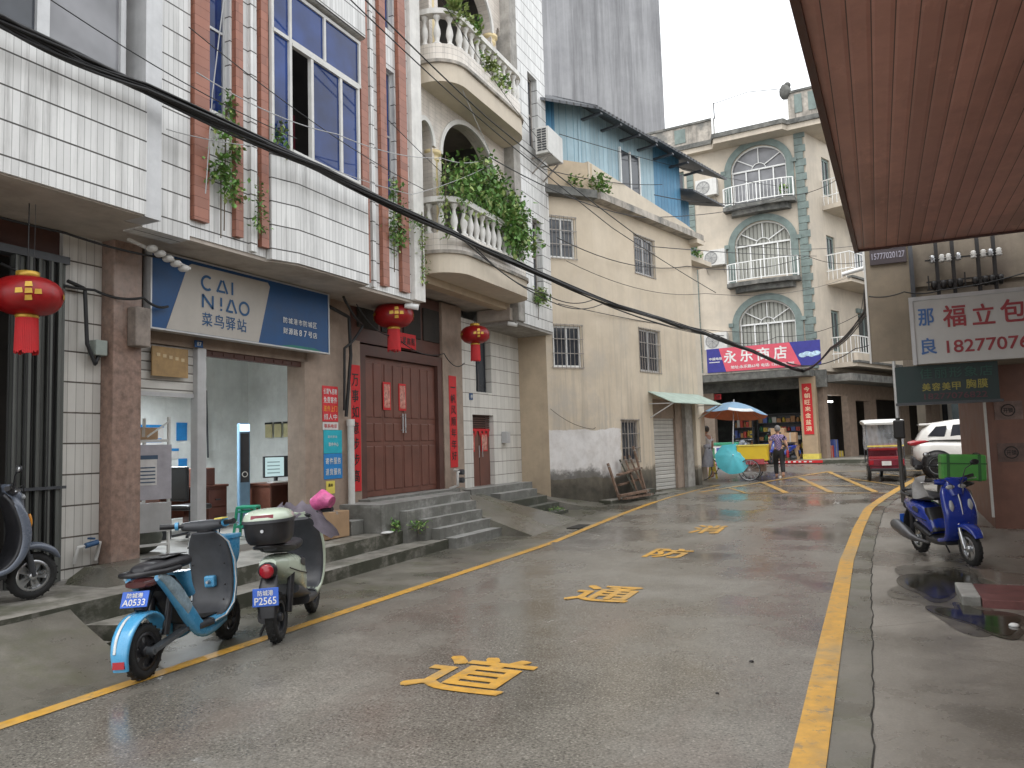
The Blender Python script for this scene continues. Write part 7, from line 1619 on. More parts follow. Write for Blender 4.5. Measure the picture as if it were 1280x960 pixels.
P_ = [(0,0,1.0,(.148,.118)), (0,0,.86,(.152,.125)), (-.01,.09,.78,.105), (.10,.095,.45,.080), (.03,.10,.13,.068), (-.01,-.09,.78,.105), (-.06,-.095,.45,.080), (-.23,-.10,.18,.068)]
skinmesh('trousers', P_, [(0,1),(1,2),(2,3),(3,4),(1,5),(5,6),(6,7)], pm('black_trouser_cloth', (.018,.018,.02), .8), W)
head(W, (.045, 0, 1.53), pm('short_grey_hair', (.20,.19,.185), .8, 0, .3, 50)); hand(W, (.05,.272,.855), (.1,0,-1), 1); hand(W, (-.025,-.272,.84), (.05,0,-1), -1)
for x, y, z in ((.10,.103,.03), (-.20,-.103,.06)): mb = MB(ofr(W)); mb.sweep([(x-.10, z, .035, .03), (x, z+.005, .042, .035), (x+.12, z-.005, .035, .025)], 12, 2.4); mb.build('shoe', M['whitedirt'], W)
mb = MB(ofr(W)); mb.tube([(.10,.17,1.36), (.0,.05,1.40), (-.12,-.06,1.22), (-.10,-.24,.98)], .012, 6); mb.build('strap', M['ink'], W)
t_ = thing('shoulder_bag', 'small red bag hanging at the right hip of the walking woman', 'bag', (-2.58, 25.35, 1.1), radians(97)); mb = MB(ofr(t_)); mb.bbox(-.12, .10, -.04, .04, -.08, .16, .03); mb.build('pouch', M['reflred'], t_); mb = MB(ofr(t_)); mb.tube([(-.08, 0, .15), (-.01, 0, .24), (.06, 0, .15)], .008, 6); mb.build('handle', M['ink'], t_)
MN = thing('person', 'person in white shirt and black shorts half hidden behind the cream building post', 'person', (-5.15, 25.9, G(25.9)), radians(150))
J2 = [(0,0,.90,(.14,.105)), (0,0,1.06,(.14,.10)), (.0,0,1.22,(.15,.10)), (.0,0,1.36,(.155,.095)), (.0,0,1.43,.06), (.015,0,1.49,.05), (0,.09,.84,.09), (.03,.095,.48,.06), (.0,.10,.08,.042), (.13,.105,.035,.035), (0,-.09,.84,.09), (-.05,-.095,.48,.06), (-.12,-.10,.08,.042), (.02,-.105,.035,.035), (.0,.18,1.36,.055), (.05,.235,1.12,.045), (.24,.20,1.15,.032), (.0,-.18,1.36,.055), (-.03,-.235,1.12,.045), (.03,-.25,.90,.032)]
skinmesh('body', J2, BN, M['skin'], MN)
skinmesh('shirt', [(0,0,.82,(.155,.12)), (0,0,1.06,(.152,.118)), (0,0,1.22,(.16,.118)), (0,0,1.36,(.162,.11)), (0,0,1.43,.065), (0,.185,1.36,.072), (.03,.225,1.2,.066), (0,-.185,1.36,.072), (-.02,-.225,1.2,.066)], [(0,1),(1,2),(2,3),(3,4),(3,5),(5,6),(3,7),(7,8)], pm('white_shirt_cloth', (.68,.68,.70), .8), MN)
skinmesh('shorts', [(0,0,1.04,(.145,.11)), (0,0,.88,(.155,.125)), (0,.09,.78,.105), (.02,.095,.56,.095), (0,-.09,.78,.105), (-.03,-.095,.56,.095)], [(0,1),(1,2),(2,3),(1,4),(4,5)], pm('black_short_cloth', (.02,.02,.022), .8), MN)
head(MN, (.02, 0, 1.59), M['hair']); hand(MN, (.26,.20,1.15), (1,0,.1), 1); hand(MN, (.035,-.252,.88), (.1,0,-1), -1)
t_ = thing('warning_cone_stand', 'small yellow stand beside the person in the white shirt', 'stand', (-4.95, 25.5, G(25.5))); mb = MB(ofr(t_))
for a in (-.12, .12): mb.bar((a, 0, 0), (a*.5, 0, .65), .03); mb.bar((a, .2, 0), (a*.5, .05, .65), .03)
mb.box(-.1, .1, -.02, 0, .25, .6); mb.build('frame', M['pyel'], t_)

# ================================================================== INSIDE THE PARCEL SHOP
FZ = .44
t_ = thing('tube_lamp', 'lit fluorescent tube on the inner side wall of the parcel shop', 'lamp', (-11.5, 8.2, 3.0))
mb = MB(LF); mb.bar((7.95, 10.6, 2.83), (9.25, 10.6, 2.88), .045); mb.build('tube', emit('fluorescent_glow', (.9, .96, 1.0), 14), t_)
mb = MB(LF); mb.bar((7.9, 10.66, 2.85), (9.3, 10.66, 2.90), .06); mb.build('fitting', M['white'], t_)
ld = bpy.data.lights.new('tube_light', 'AREA'); ld.shape = 'RECTANGLE'; ld.size = 1.3; ld.size_y = .1; ld.energy = 75; ld.color = (.88, .95, 1)
lo = bpy.data.objects.new('tube_light', ld); C.objects.link(lo); lo.parent = t_; lo.location = (1.0, .5, -.2)
def desk(label, x0, x1, y0, y1, h, drawers, dside=1):
    t_ = thing('desk', label, 'desk', (-(y0+y1)/2, (x0+x1)/2, FZ), 0, 'desks in the parcel shop')
    mb = MB(LF); mb.bbox(x0, x1, y0, y1, FZ+h-.04, FZ+h, .008); mb.build('top', M['desk'], t_)
    mb = MB(LF); mb.box(x0+.03, x0+.07, y0+.03, y1-.03, FZ, FZ+h-.04); mb.box(x0+.05, x1-.05, y1-.06, y1-.03, FZ+.2, FZ+h-.04); mb.build('side', M['desk'], t_)
    a = x1-.45
    mb = MB(LF); mb.box(a, x1-.02, y0+.03, y1-.03, FZ+.04, FZ+h-.04); mb.build('pedestal', M['desk'], t_)
    for k in range(drawers):
        mb = MB(LF); z0 = FZ+.08+k*(h-.14)/drawers; mb.bbox(a+.02, x1-.04, y0+.01, y0+.03, z0, z0+(h-.14)/drawers-.02, .004); d = mb.build('drawer', M['door'], t_)
        mb = MB(LF); mb.box((a+x1)/2-.06, (a+x1)/2+.04, y0-.01, y0+.01, z0+.1, z0+.12); mb.build('handle', M['dgrey'], d)
desk('red-brown desk with the monitor inside the parcel shop', 9.7, 11.2, 9.0, 9.6, .72, 3)
desk('long dark desk under the papers at the back of the parcel shop', 8.3, 9.7, 9.9, 10.5, .72, 2)
t_ = thing('computer_monitor', 'tilted black monitor showing a pale page on the red-brown desk', 'monitor', (-9.2, 10.3, FZ+.72)); F_ = frame(-9.25, 10.15, .25, .97, FZ+.72)
mb = MB(F_); mb.bbox(-.26, .26, .0, .05, .08, .44, .01); mb.build('casing', M['black'], t_); mb = MB(F_); mb.box(-.24, .12, -.004, .0, .10, .42); mb.build('screen', emit('screen_glow', (.45,.60,.62), .35), t_)
mb = MB(F_)
for i in range(4): mb.box(-.20, .04, -.006, -.004, .15+i*.06, .17+i*.06)
mb.build('page', emit('page_glow', (.2,.3,.32), .25), t_); mb = MB(F_); mb.box(-.1, .1, -.04, .14, .0, .02); mb.bar((0, .06, .02), (0, .05, .2), .05); mb.build('stand', M['black'], t_)
t_ = thing('keyboard', 'white keyboard lying before the monitor', 'keyboard', (-9.05, 10.0, FZ+.73)); mb = MB(F_); mb.bbox(-.30, .12, -.32, -.14, .002, .025, .005); mb.build('case', M['white'], t_)
t_ = thing('kiosk', 'tall slim pickup kiosk with black screen and lit blue-white top in the parcel shop', 'kiosk', (-9.6, 9.6, FZ)); F_ = frame(-9.4, 9.55, .5, .86, FZ)
mb = MB(F_); mb.bbox(-.09, .09, .0, .14, 0, 1.72, .02); mb.build('cabinet', pm('pale_blue_kiosk', (.16,.28,.40), .4), t_); mb = MB(F_); mb.box(-.07, .07, -.005, 0, .75, 1.55); mb.build('screen', M['gdark'], t_); mb = MB(F_); mb.box(-.08, .08, -.006, 0, 1.58, 1.70); mb.build('light_bar', emit('kiosk_glow', (.6,.8,1.0), .8), t_)
mb = MB(F_); mb.lathe([(.035,0),(.035,-.004),(.048,-.004),(.048,0),(.035,0)], (0, -.006, .88), 16, 'y'); mb.build('button', M['white'], t_)
t_ = thing('stool', 'green plastic stool near the entrance of the parcel shop', 'stool', (-8.35, 8.55, FZ), .5); f = ofr(t_); gm = pm('green_stool_plastic', (.02,.33,.19), .35, 0, .04, 4, bmp=0)
mb = MB(f); mb.bbox(-.145, .145, -.145, .145, .42, .46, .02); mb.build('seat', gm, t_)
for a in (-1, 1):
    for b in (-1, 1):
        mb = MB(f); mb.bar((a*.125, b*.125, .43), (a*.165, b*.165, 0), .045, .03); mb.build('leg', gm, t_)
mb = MB(f)
for z, e_ in ((.17, .15), (.38, .135)):
    for a in (-1, 1): mb.bar((a*e_, -e_, z), (a*e_, e_, z), .025, .02); mb.bar((-e_, a*e_, z), (e_, a*e_, z), .025, .02)
mb.build('stretcher', gm, t_)
t_ = thing('notice_rack', 'white steel rack holding a grey notice board at the left of the parcel shop', 'rack', (-8.2, 6.9, FZ))
mb = MB(LF)
for x, y in ((6.45, 8.35), (6.98, 8.15), (6.45, 8.75), (6.98, 8.6)): mb.bar((x, y, FZ), (x, y, 2.15), .03)
for z in (FZ+.12, FZ+.62, 1.85): mb.bar((6.45, 8.35, z), (6.98, 8.15, z), .03); mb.bar((6.45, 8.75, z), (6.98, 8.6, z), .03)
mb.bar((6.45, 8.33, 1.05), (6.98, 8.13, .70), .02); mb.bar((6.7, 8.2, 1.9), (6.98, 8.13, 2.1), .02); mb.build('frame', M['whitedirt'], t_)
F_ = frame(-8.33, 6.43, .2, .55)
mb = MB(F_); mb.box(0, .60, -.02, 0, 1.12, 1.80); bd = mb.build('notice_board', pm('grey_lilac_board', (.42,.40,.43), .6), t_)
mb = MB(F_); mb.box(.18, .42, -.024, -.021, 1.30, 1.66); mb.build('paper', M['pwhite'], bd)
mb = MB(F_); mb.box(.17, .43, -.026, -.022, 1.62, 1.67); 
for i in range(5): mb.box(.20, .40, -.028, -.025, 1.33+i*.045, 1.345+i*.045)
mb.build('print', pm('blue_grey_print', (.06,.10,.16), .6), bd)
mb = MB(F_); mb.box(.0, .60, -.015, .0, .72, 1.08); mb.build('panel', M['alu'], t_)
CG = 'boxes and sacks in the parcel shop'
def boxt(fr, a, mat, label, grp=CG, name='cardboard_box', tape=True):
    t_ = fthing(name, label, 'box', fr, ((a[0]+a[1])/2, (a[2]+a[3])/2, a[4]), grp); mb = MB(fr); mb.bbox(*a, .012); mb.build('body', mat, t_)
    if tape: mb = MB(fr); c = (a[0]+a[1])/2; mb.box(c-.025, c+.025, a[2]-.002, a[3], a[5]-.001, a[5]+.002); mb.box(c-.025, c+.025, a[2]-.003, a[2]-.001, a[5]-.12, a[5]); mb.build('tape', M['soffit'], t_)
boxt(LF, (6.5, 6.95, 8.3, 8.6, 1.87, 2.02), M['card'], 'flat brown parcel on top of the white steel rack')
boxt(LF, (7.0, 7.6, 9.3, 9.8, FZ, .9), M['card'], 'brown carton on the floor behind the white rack')
boxt(LF, (7.65, 8.2, 9.5, 9.9, FZ, .84), M['dgrey'], 'dark plastic tub on the floor of the parcel shop', name='storage_box')
boxt(LF, (7.1, 7.5, 9.35, 9.75, .91, 1.25), M['wood'], 'small brown carton stacked on the floor carton')
boxt(LF, (9.0, 9.45, 9.95, 10.25, FZ+.72, FZ+1.0), M['desk'], 'reddish box on the long dark desk')
t_ = thing('sack', 'plump grey-green sack under the white rack', 'sack', (-8.5, 6.8, FZ)); mb = MB(LF); mb.sphere((6.85, 8.5, FZ+.2), .27, 14, (1.05, .9, .78)); mb.build('cloth', pm('olive_sack', (.12,.125,.10), .8, 0, .2, 6, bmp=.5), t_)
t_ = thing('swivel_chair', 'black swivel chair in the dim middle of the parcel shop', 'chair', (-9.2, 8.3, FZ))
mb = MB(LF); mb.bbox(8.05, 8.5, 9.0, 9.4, .86, .94, .03); mb.build('seat', M['black'], t_); mb = MB(LF); mb.bbox(8.02, 8.08, 9.0, 9.4, 1.0, 1.5, .03); mb.build('backrest', M['black'], t_); mb = MB(LF); mb.cyl((8.28, 9.2, FZ+.08), (8.28, 9.2, .88), .03)
for k in range(5): a = 2*pi*k/5; mb.bar((8.28, 9.2, FZ+.09), (8.28+.26*cos(a), 9.2+.26*sin(a), FZ+.05), .035)
mb.build('base', M['dgrey'], t_)
# wall papers
PG = 'papers pinned on the wall of the parcel shop'
BW = LF
for k, (x0, x1, z0, z1, mt, lb) in enumerate([(8.9, 9.7, 1.55, 2.2, 'pwhite', 'large white sheet of printed rules, left on the back wall'), (9.85, 10.4, 1.5, 2.25, 'pwhite', 'tall white printed sheet beside the rules on the back wall'), (10.7, 10.95, 1.95, 2.3, 'pblue', 'blue notice to the left of the power cable'),
                               (10.55, 10.75, 1.6, 1.8, 'pwhite', 'small white slip below the blue notice'), (10.75, 10.95, 1.42, 1.6, 'pblue', 'small violet card low on the back wall')]):
    t_ = fthing('wall_paper_notice', lb, 'notice', LF, (x0, 12.28, z0), PG); mb = MB(LF); mb.box(x0, x1, 12.28, 12.29, z0, z1); mb.build('sheet', M[mt], t_)
    mb = MB(LF); mb.box(x0, x1, 12.274, 12.279, z1-.05, z1)
    if mt == 'pwhite' and x1-x0 > .3:
        for i in range(8): mb.box(x0+.05, x1-.05, 12.275, 12.279, z0+.06+i*.06, z0+.075+i*.06)
    mb.build('print', M['pblue'], t_)
for k, x0 in enumerate((10.72, 11.0, 11.22)):
    t_ = fthing('clipboard_slip', ['yellowish order pad, left of three on nails above the desk', 'yellowish order pad, middle of three on nails above the desk', 'yellowish order pad, right of three on nails above the desk'][k], 'notepad', LF, (x0, 9.9, 2.0), 'order pads on nails')
    F_ = LF; yy = 10.1-.05
    mb = MB(LF); mb.box(12.5-.0, 12.52, 11.05+k*.25, 11.23+k*.25, 1.98, 2.28); mb.build('pad', pm('pad_paper_%d' % k, (.50,.45,.25), .6), t_); mb = MB(LF); mb.box(12.49, 12.52, 11.05+k*.25, 11.23+k*.25, 2.26, 2.30); mb.build('clip', M['ink'], t_)
mb = MB(LF); mb.tube([(8.6, 12.2, 2.95), (11.0, 12.2, 2.95), (11.35, 12.2, 2.95), (11.4, 12.2, 1.6)], .02, 6); tag(mb.build('conduit', M['dgrey']), 'grey cable conduit running along the back wall of the parcel shop', 'conduit')

# ================================================================== OUTSIDE THE SHOP: box, blocks, bag, planks
boxt(LF, (8.95, 9.55, 7.30, 7.62, .37, .76), M['card'], 'open-looking brown cardboard box leaning outside the parcel shop by the pier', None)
mb = MB(LF); mb.rbox((9.0, 7.26, .62), .42, .01, .30, Matrix.Rotation(.25, 3, 'Y')); mb.build('flap', M['card'], bpy.data.objects[[o.name for o in bpy.data.objects if o.name.startswith('cardboard_box') and o.type == 'EMPTY'][-1]])
BR = 'brick_pile'
t_ = thing('brick_pile', 'grey hollow block with a low pile of red bricks beside the landing', 'bricks', (-7.5, 9.75, .36))
mb = MB(LF); mb.bbox(9.62, 9.93, 7.32, 7.55, .36, .58, .01); mb.build('block', M['stepgrey'], t_)
k = 0
for z in range(3):
    for i in range(2):
        mb = MB(LF); mb.bbox(9.96+i*.13+.01*z, 10.07+i*.13+.01*z, 7.05, 7.28-.02*z, .36+z*.065, .42+z*.065, .006); mb.build('brick', pm('dull_brick_%d' % k, (.25+.05*(k % 3), .12, .09), .85, 0, .2, 8), t_); k += 1
t_ = thing('litter_bag', 'crumpled white plastic bag lying by the landing corner', 'plastic bag', (-6.9, 10.0, .37)); mb = MB(LF); mb.sphere((9.98, 6.92, .38), .1, 10, (1.4, .8, .2)); mb.build('film', M['white'], t_)
t_ = thing('litter', 'small white scrap on the right pavement by the puddle', 'litter', (.95, 8.0, 0)); mb = MB(); mb.sphere((.93, 7.75, .02), .035, 8, (1.2, 1, .6)); mb.build('scrap', M['white'], t_)
WP = 'old planks leaning against the cream wall'
def plank(a, b, w_, th, label, mat='wood'):
    t_ = thing('plank', label, 'plank', a, 0, WP); mb = MB(); mb.bar(a, b, w_, th); mb.build('board', M[mat], t_)
    mb = MB(); d = (Vector(b)-Vector(a)); mb.bar(Vector(a)+d*.9, Vector(a)+d*.93, w_*1.04, th*1.3); mb.build('nail_strip', M['bars'], t_)
w0 = F2
def wp(x, y, z): return tuple(F2@Vector((x, y, z)))
plank(wp(.30, -.30, .25), wp(.16, -.08, 1.15), .10, .04, 'upright dark plank at the left end of the plank pile')
plank(wp(.95, -.42, .27), wp(.72, -.08, 1.22), .13, .04, 'broad mossy plank in the middle of the plank pile', 'mould_step')
plank(wp(1.12, -.36, .27), wp(.95, -.08, 1.3), .05, .03, 'thin pale batten in the middle of the plank pile')
plank(wp(1.42, -.40, .27), wp(1.20, -.07, 1.32), .12, .04, 'broad reddish plank near the right of the plank pile')
plank(wp(1.58, -.32, .27), wp(1.42, -.07, 1.55), .09, .04, 'tallest brown plank at the right end of the plank pile')
plank(wp(.10, -.42, .36), wp(1.35, -.50, .42), .12, .05, 'plank lying flat in front of the leaning planks')
plank(wp(.2, -.5, .29), wp(1.6, -.44, .31), .14, .05, 'lowest wet plank lying on the kerb')
plank(wp(.45, -.2, .60), wp(1.6, -.16, .70), .10, .04, 'crosswise plank behind the leaning planks')
plank(wp(.40, -.22, .85), wp(1.55, -.18, .98), .12, .04, 'upper crosswise reddish plank of the pile')
t_ = thing('crate', 'small dark crate on the ground right of the plank pile', 'crate', wp(1.9, -.2, .27)); mb = MB(F2); mb.bbox(1.75, 2.1, -.28, -.1, .27, .42, .01); mb.build('box', M['mould_step'], t_)

# ================================================================== PLANTS
def plant(name, label, cat, pts, n, size, spread, stems, mats=('leaf', 'leafy'), group=None, droop=.3):
    c = pts[0]; t_ = thing(name, label, cat, c, 0, group)
    for k, m_ in enumerate(mats):
        mb = MB(); leaves(mb, pts, size, int(n*(.72 if k == 0 else .28)), spread, droop); mb.build('foliage', M[m_], t_)
    mb = MB()
    for s_ in stems: mb.tube(s_, .008, 5)
    mb.build('stem', M['stem'], t_); return t_
def lfp(y, d, z): return (-d, y, z)     # facade coordinates to world
VG = 'vines on the tiled building'
def curve(a, b, n, sag=0): return [tuple(a[i]+(b[i]-a[i])*k/n+(0 if i < 2 else -sag*sin(pi*k/n)) for i in range(3)) for k in range(n+1)]
p1 = [lfp(6.62+.06*sin(z*5), 6.84, z) for z in [4.5+.09*i for i in range(16)]]
plant('vine', 'bushy vine hanging between the first and second red-brown fins', 'vine', [lfp(6.65+.1*sin(i), 6.80, 4.75+.075*i) for i in range(12)]+[lfp(6.5, 6.78, 4.95)]*3, 420, .075, (.03, .09, .06), [curve(lfp(6.65, 6.86, 4.3), lfp(6.7, 6.88, 5.9), 6), curve(lfp(6.6, 6.86, 4.2), lfp(6.62, 6.88, 5.0), 4)], group=VG)
plant('vine', 'small tuft of leaves high between the first two fins', 'vine', [lfp(6.75, 6.85, 5.8), lfp(6.72, 6.85, 5.95)], 70, .07, (.03, .05, .06), [curve(lfp(6.7, 6.88, 5.7), lfp(6.76, 6.86, 6.0), 3)], group=VG)
plant('vine', 'thin pale vine beside the third fin, low on the tiles', 'vine', [lfp(7.16, 6.78, 4.45+.08*i) for i in range(7)], 110, .06, (.02, .05, .04), [curve(lfp(7.15, 6.80, 4.3), lfp(7.15, 6.80, 5.1), 4)], group=VG)
plant('vine', 'small leafy sprig at the lower left corner of the big blue window', 'vine', [lfp(7.52, 6.78, 5.65), lfp(7.55, 6.78, 5.85)], 90, .07, (.03, .06, .07), [curve(lfp(7.5, 6.82, 5.58), lfp(7.58, 6.80, 6.0), 3)], group=VG)
plant('vine', 'vine of mixed leaves trailing by the narrow window left of the balconies', 'vine', [lfp(10.25, 6.84, 4.9+.12*i) for i in range(10)]+[lfp(10.3, 6.8, 5.15)]*4+[lfp(10.75, 6.78, 5.5)]*2, 420, .075, (.04, .13, .08), [curve(lfp(10.25, 6.88, 4.5), lfp(10.3, 6.9, 6.1), 6)], group=VG)
plant('vine', 'dry hanging vine along the white strip left of the lower balcony', 'vine', [lfp(11.0+.05*sin(i), 6.80, 4.5+.12*i) for i in range(10)], 150, .065, (.03, .06, .06), [curve(lfp(11.02, 6.83, 4.4), lfp(11.05, 6.83, 5.7), 6)], ('leafy', 'leaf'), VG)
bush = [lfp(x_, rnd(6.35, 6.75), 6.05+rnd(0, 1.0-.45*abs(x_-12.9)/1.4)) for x_ in [rnd(11.7, 14.5) for _ in range(110)]]+[lfp(rnd(13.5, 14.8), rnd(6.3, 6.5), 5.7+rnd(0, .5)) for _ in range(30)]
plant('balcony_shrub', 'dense green shrub spilling over the rail of the lower balcony', 'shrub', bush, 3600, .12, (.11, .14, .15), [curve(lfp(x, 6.7, 5.5), lfp(x+rnd(-.3, .3), 6.5, 6.7), 4) for x in (12.0, 12.6, 13.2, 13.8, 14.3)], droop=.45)
plant('balcony_shrub', 'yellowing tendrils at the left post of the lower balcony', 'shrub', [lfp(11.45, 6.6, 5.4+.12*i) for i in range(12)], 180, .08, (.05, .08, .06), [curve(lfp(11.45, 6.6, 5.3), lfp(11.5, 6.6, 6.8), 5)], ('leafy', 'leaf'))
plant('potted_plant', 'grassy pot plants on the rail of the upper balcony', 'plant', [lfp(rnd(11.6, 12.6), 6.5, 9.6+rnd(-.1, .25)) for _ in range(16)], 320, .13, (.05, .08, .06), [curve(lfp(11.9, 6.5, 9.4), lfp(11.9, 6.5, 9.8), 3)], ('leafy', 'leaf'), droop=-.5)
plant('potted_plant', 'leafy plant growing through the balusters of the upper balcony', 'plant', [lfp(rnd(12.7, 13.9), 6.42, 9.0+rnd(-.15, .2)) for _ in range(12)], 200, .11, (.05, .1, .08), [curve(lfp(13.2, 6.5, 8.9), lfp(13.3, 6.4, 9.3), 3)], ('leafy', 'leaf'))
plant('roof_weed', 'tuft of weeds growing on the mouldy ledge of the cream building', 'weed', [tuple(F2@Vector((rnd(-.1, .6), -.12, 8.05+rnd(0, .4)))) for _ in range(14)], 200, .12, (.08, .08, .08), [curve(tuple(F2@Vector((.2, -.1, 7.95))), tuple(F2@Vector((.25, -.1, 8.5))), 3)], droop=-.4)
plant('roof_weed', 'small weed left of the larger tuft on the cream building ledge', 'weed', [tuple(F1@Vector((rnd(.7, 1.1), -.12, 8.05+rnd(0, .25)))) for _ in range(8)], 80, .10, (.06, .06, .06), [curve(tuple(F1@Vector((.9, -.1, 7.95))), tuple(F1@Vector((.95, -.1, 8.3))), 3)], droop=-.4)
plant('weed', 'green weeds sprouting where the lower step meets the landing', 'weed', [(-6.75+rnd(-.1, .1), 10.6+rnd(-.15, .15), .38+rnd(0, .1)) for _ in range(8)], 90, .06, (.04, .06, .03), [curve((-6.75, 10.6, .3), (-6.75, 10.6, .5), 2)], droop=-.2)
plant('weed', 'thin weeds beside the bricks at the foot of the landing', 'weed', [(-6.98, 10.28, .42), (-6.95, 10.22, .48)], 60, .07, (.04, .05, .04), [curve((-6.98, 10.28, .36), (-6.98, 10.28, .5), 2)], droop=-.2)
plant('vine', 'leafy tuft hanging from the pier just below the cables', 'vine', [lfp(16.1+rnd(-.2, .3), 6.8, 5.1+rnd(-.15, .15)) for _ in range(12)], 240, .10, (.05, .12, .08), [curve(lfp(16.0, 6.85, 4.5), lfp(16.1, 6.85, 5.2), 4)], ('leafy', 'leaf'), VG)
plant('balcony_plant', 'small green pot plants behind the railing of the top arched window', 'plant', [tuple(GF@Vector((rnd(-.9, -.5), -.4, 12.1+rnd(0, .3)))) for _ in range(8)], 90, .13, (.06, .06, .08), [curve(tuple(GF@Vector((-.7, -.4, 11.8))), tuple(GF@Vector((-.7, -.4, 12.3))), 3)])
plant('roof_weed', 'weed growing on the lower ledge at the right end of the cream building', 'weed', [tuple(F2@Vector((rnd(6.0, 6.6), .2, 7.55+rnd(0, .2)))) for _ in range(6)], 70, .12, (.06, .06, .06), [curve(tuple(F2@Vector((6.3, .3, 7.45))), tuple(F2@Vector((6.3, .3, 7.8))), 3)])
plant('weed', 'low green weeds between the mossy steps by the narrow door', 'weed', [(-6.6+rnd(-.3, .2), 15.9+rnd(-.5, .4), .22+rnd(0, .05)) for _ in range(10)], 120, .05, (.06, .1, .02), [curve((-6.6, 15.9, .2), (-6.6, 15.9, .3), 2)])

# ================================================================== CABLES
def sagline(pts, sag, n=14):
    """hang a line through the given points"""
    out = []
    for a, b in zip(pts, pts[1:]):
        for k in range(n): u = k/n; out.append(tuple(a[i]+(b[i]-a[i])*u-(sag*4*u*(1-u) if i == 2 else 0) for i in range(3)))
    out.append(tuple(pts[-1])); return out
M['cable'] = pm('black_cable_sheath', (.014,.014,.015), .5, 0, .2, 9, bmp=0)
M['wire'] = pm('pale_wire', (.40,.40,.40), .5, 0, .1, 9, bmp=0)
def cables(name, label, path, nst, rad, sp, sag=.0, mat='cable', cat='cable bundle', ties=True):
    t_ = thing(name, label, cat, path[0]); rs = random.Random(len(label))
    for k in range(nst):
        mb = MB(); ph = rs.uniform(0, 6.28); off = (rs.uniform(-sp, sp), rs.uniform(-sp, sp), rs.uniform(-sp, sp)); base = sagline(path, sag)
        P = [(p[0]+off[0]*sin(i*.21+ph)+off[0]*.4, p[1], p[2]+off[2]*.7+sp*.6*sin(i*.17+ph)) for i, p in enumerate(base)]
        mb.tube(P, rad*rs.uniform(.7, 1.2), 6); mb.build('strand', M[mat], t_)
    return t_
pB = [(-6.28, .5, 5.15), (-6.3, 3.7, 5.25), (-6.34, 5.1, 5.29), (-6.38, 7.8, 5.34), (-6.4, 11.2, 5.33), (-6.35, 13.6, 5.30), (-5.43, 16.8, 4.88), (-4.72, 18.3, 4.66), (-4.01, 20.5, 4.50), (-3.36, 24.5, 4.34), (-2.96, 31, 4.36), (-2.6, 33.1, 4.30)]
pB_ = pB
cables('cable_bundle', 'thick black bundle of cables running along the front of the tiled building', pB, 16, .015, .052, .02)
cables('cable_bundle', 'black cable bundle rising from the store sign towards the right-hand canopy', [(-2.6, 33.1, 4.30), (-1.2, 26.5, 4.45), (-.15, 20, 4.5), (.0, 13.6, 4.2)], 6, .018, .05, .12)
def wire(label, path, rad=.008, sag=.15, mat='cable'):
    t_ = thing('overhead_wire', label, 'wire', path[0], 0, 'single overhead wires'); mb = MB(); mb.tube(sagline(path, sag, 12), rad, 5); mb.build('strand', M[mat], t_)
wire('thin wire slanting across the blue window from the top left', [(-6.2, 6.8, 8.0), (-5.9, 10.6, 7.35), (-5.2, 16.6, 6.55), (-4.0, 22.5, 5.9)], .010, .03)
wire('second thin wire slanting beside the first above the lower balcony', [(-6.2, 7.2, 8.2), (-5.8, 11.6, 7.35), (-4.8, 18.6, 6.5), (-1.8, 32.9, 8.9)], .012, .05)
wire('pale wire looping from the blue window to the balcony arch', [(-6.6, 6.0, 5.9), (-6.4, 8.2, 5.95), (-6.4, 11.0, 6.55), (-6.42, 12.9, 7.2)], .007, .1, 'wire')
wire('pale wire from the tile corner to the narrow window', [(-6.6, 5.6, 5.1), (-6.6, 7.3, 5.5), (-6.5, 10.2, 5.7), (-6.4, 12.9, 7.05)], .006, .05, 'wire')
wire('wire crossing from the balcony arch to the beige building', [(-6.42, 12.9, 7.2), (-5.4, 20, 7.7), (-3.0, 33.2, 11.6)], .012, .2)
wire('wire from the cream building ledge to the top balcony of the beige building', [(-5.3, 21.0, 8.6), (-3.0, 33.2, 11.7), (-.4, 33.6, 12.4), (1.2, 36, 13.3)], .014, .3)
wire('wire from the pier across the cream building to the arched window', [(-6.4, 16.2, 6.4), (-4.9, 23, 6.9), (-2.2, 33.5, 9.1), (.3, 34, 8.8)], .012, .3)
wire('thin wire just below the ledge of the cream building', [(-6.3, 16.5, 5.9), (-4.6, 24, 6.2), (-.8, 33.6, 8.0)], .008, .3)
wire('slack wire above the store sign', [(-4.6, 24.5, 4.9), (-3.5, 33.1, 5.8), (-.4, 33, 6.4), (.02, 14, 4.6)], .012, .25)
wire('wire running from the sign to the side balcony', [(-3.2, 33.0, 4.7), (-.6, 32.5, 5.0), (2.2, 34, 6.8)], .02, .35)
wire('low wire along the cream wall', [(-7.0, 16.9, 2.5), (-6.3, 17.9, 2.0), (-5.9, 19.4, 2.9)], .006, .1)
wire('wire hanging beneath the main bundle before the lower balcony', [(-6.3, 12.0, 5.2), (-6.2, 14.8, 4.85), (-6.0, 17.4, 5.1), (-4.2, 24.6, 4.9)], .012, .15)
wire('second slack wire beneath the main bundle before the pier', [(-6.25, 11.5, 5.2), (-6.15, 15.4, 4.7), (-5.9, 17.8, 5.05), (-4.3, 24.4, 4.85)], .012, .12)
wire('thin wire diagonal from the upper balcony slab to its arch', [(-6.5, 12.0, 8.2), (-6.4, 13.0, 7.2)], .006, .02, 'wire')
wire('pale cord slanting down the first red-brown fin', [(-6.7, 6.62, 8.0), (-6.68, 6.3, 5.8), (-6.7, 6.22, 4.6)], .007, .0, 'wire')
rr_ = random.Random(4)
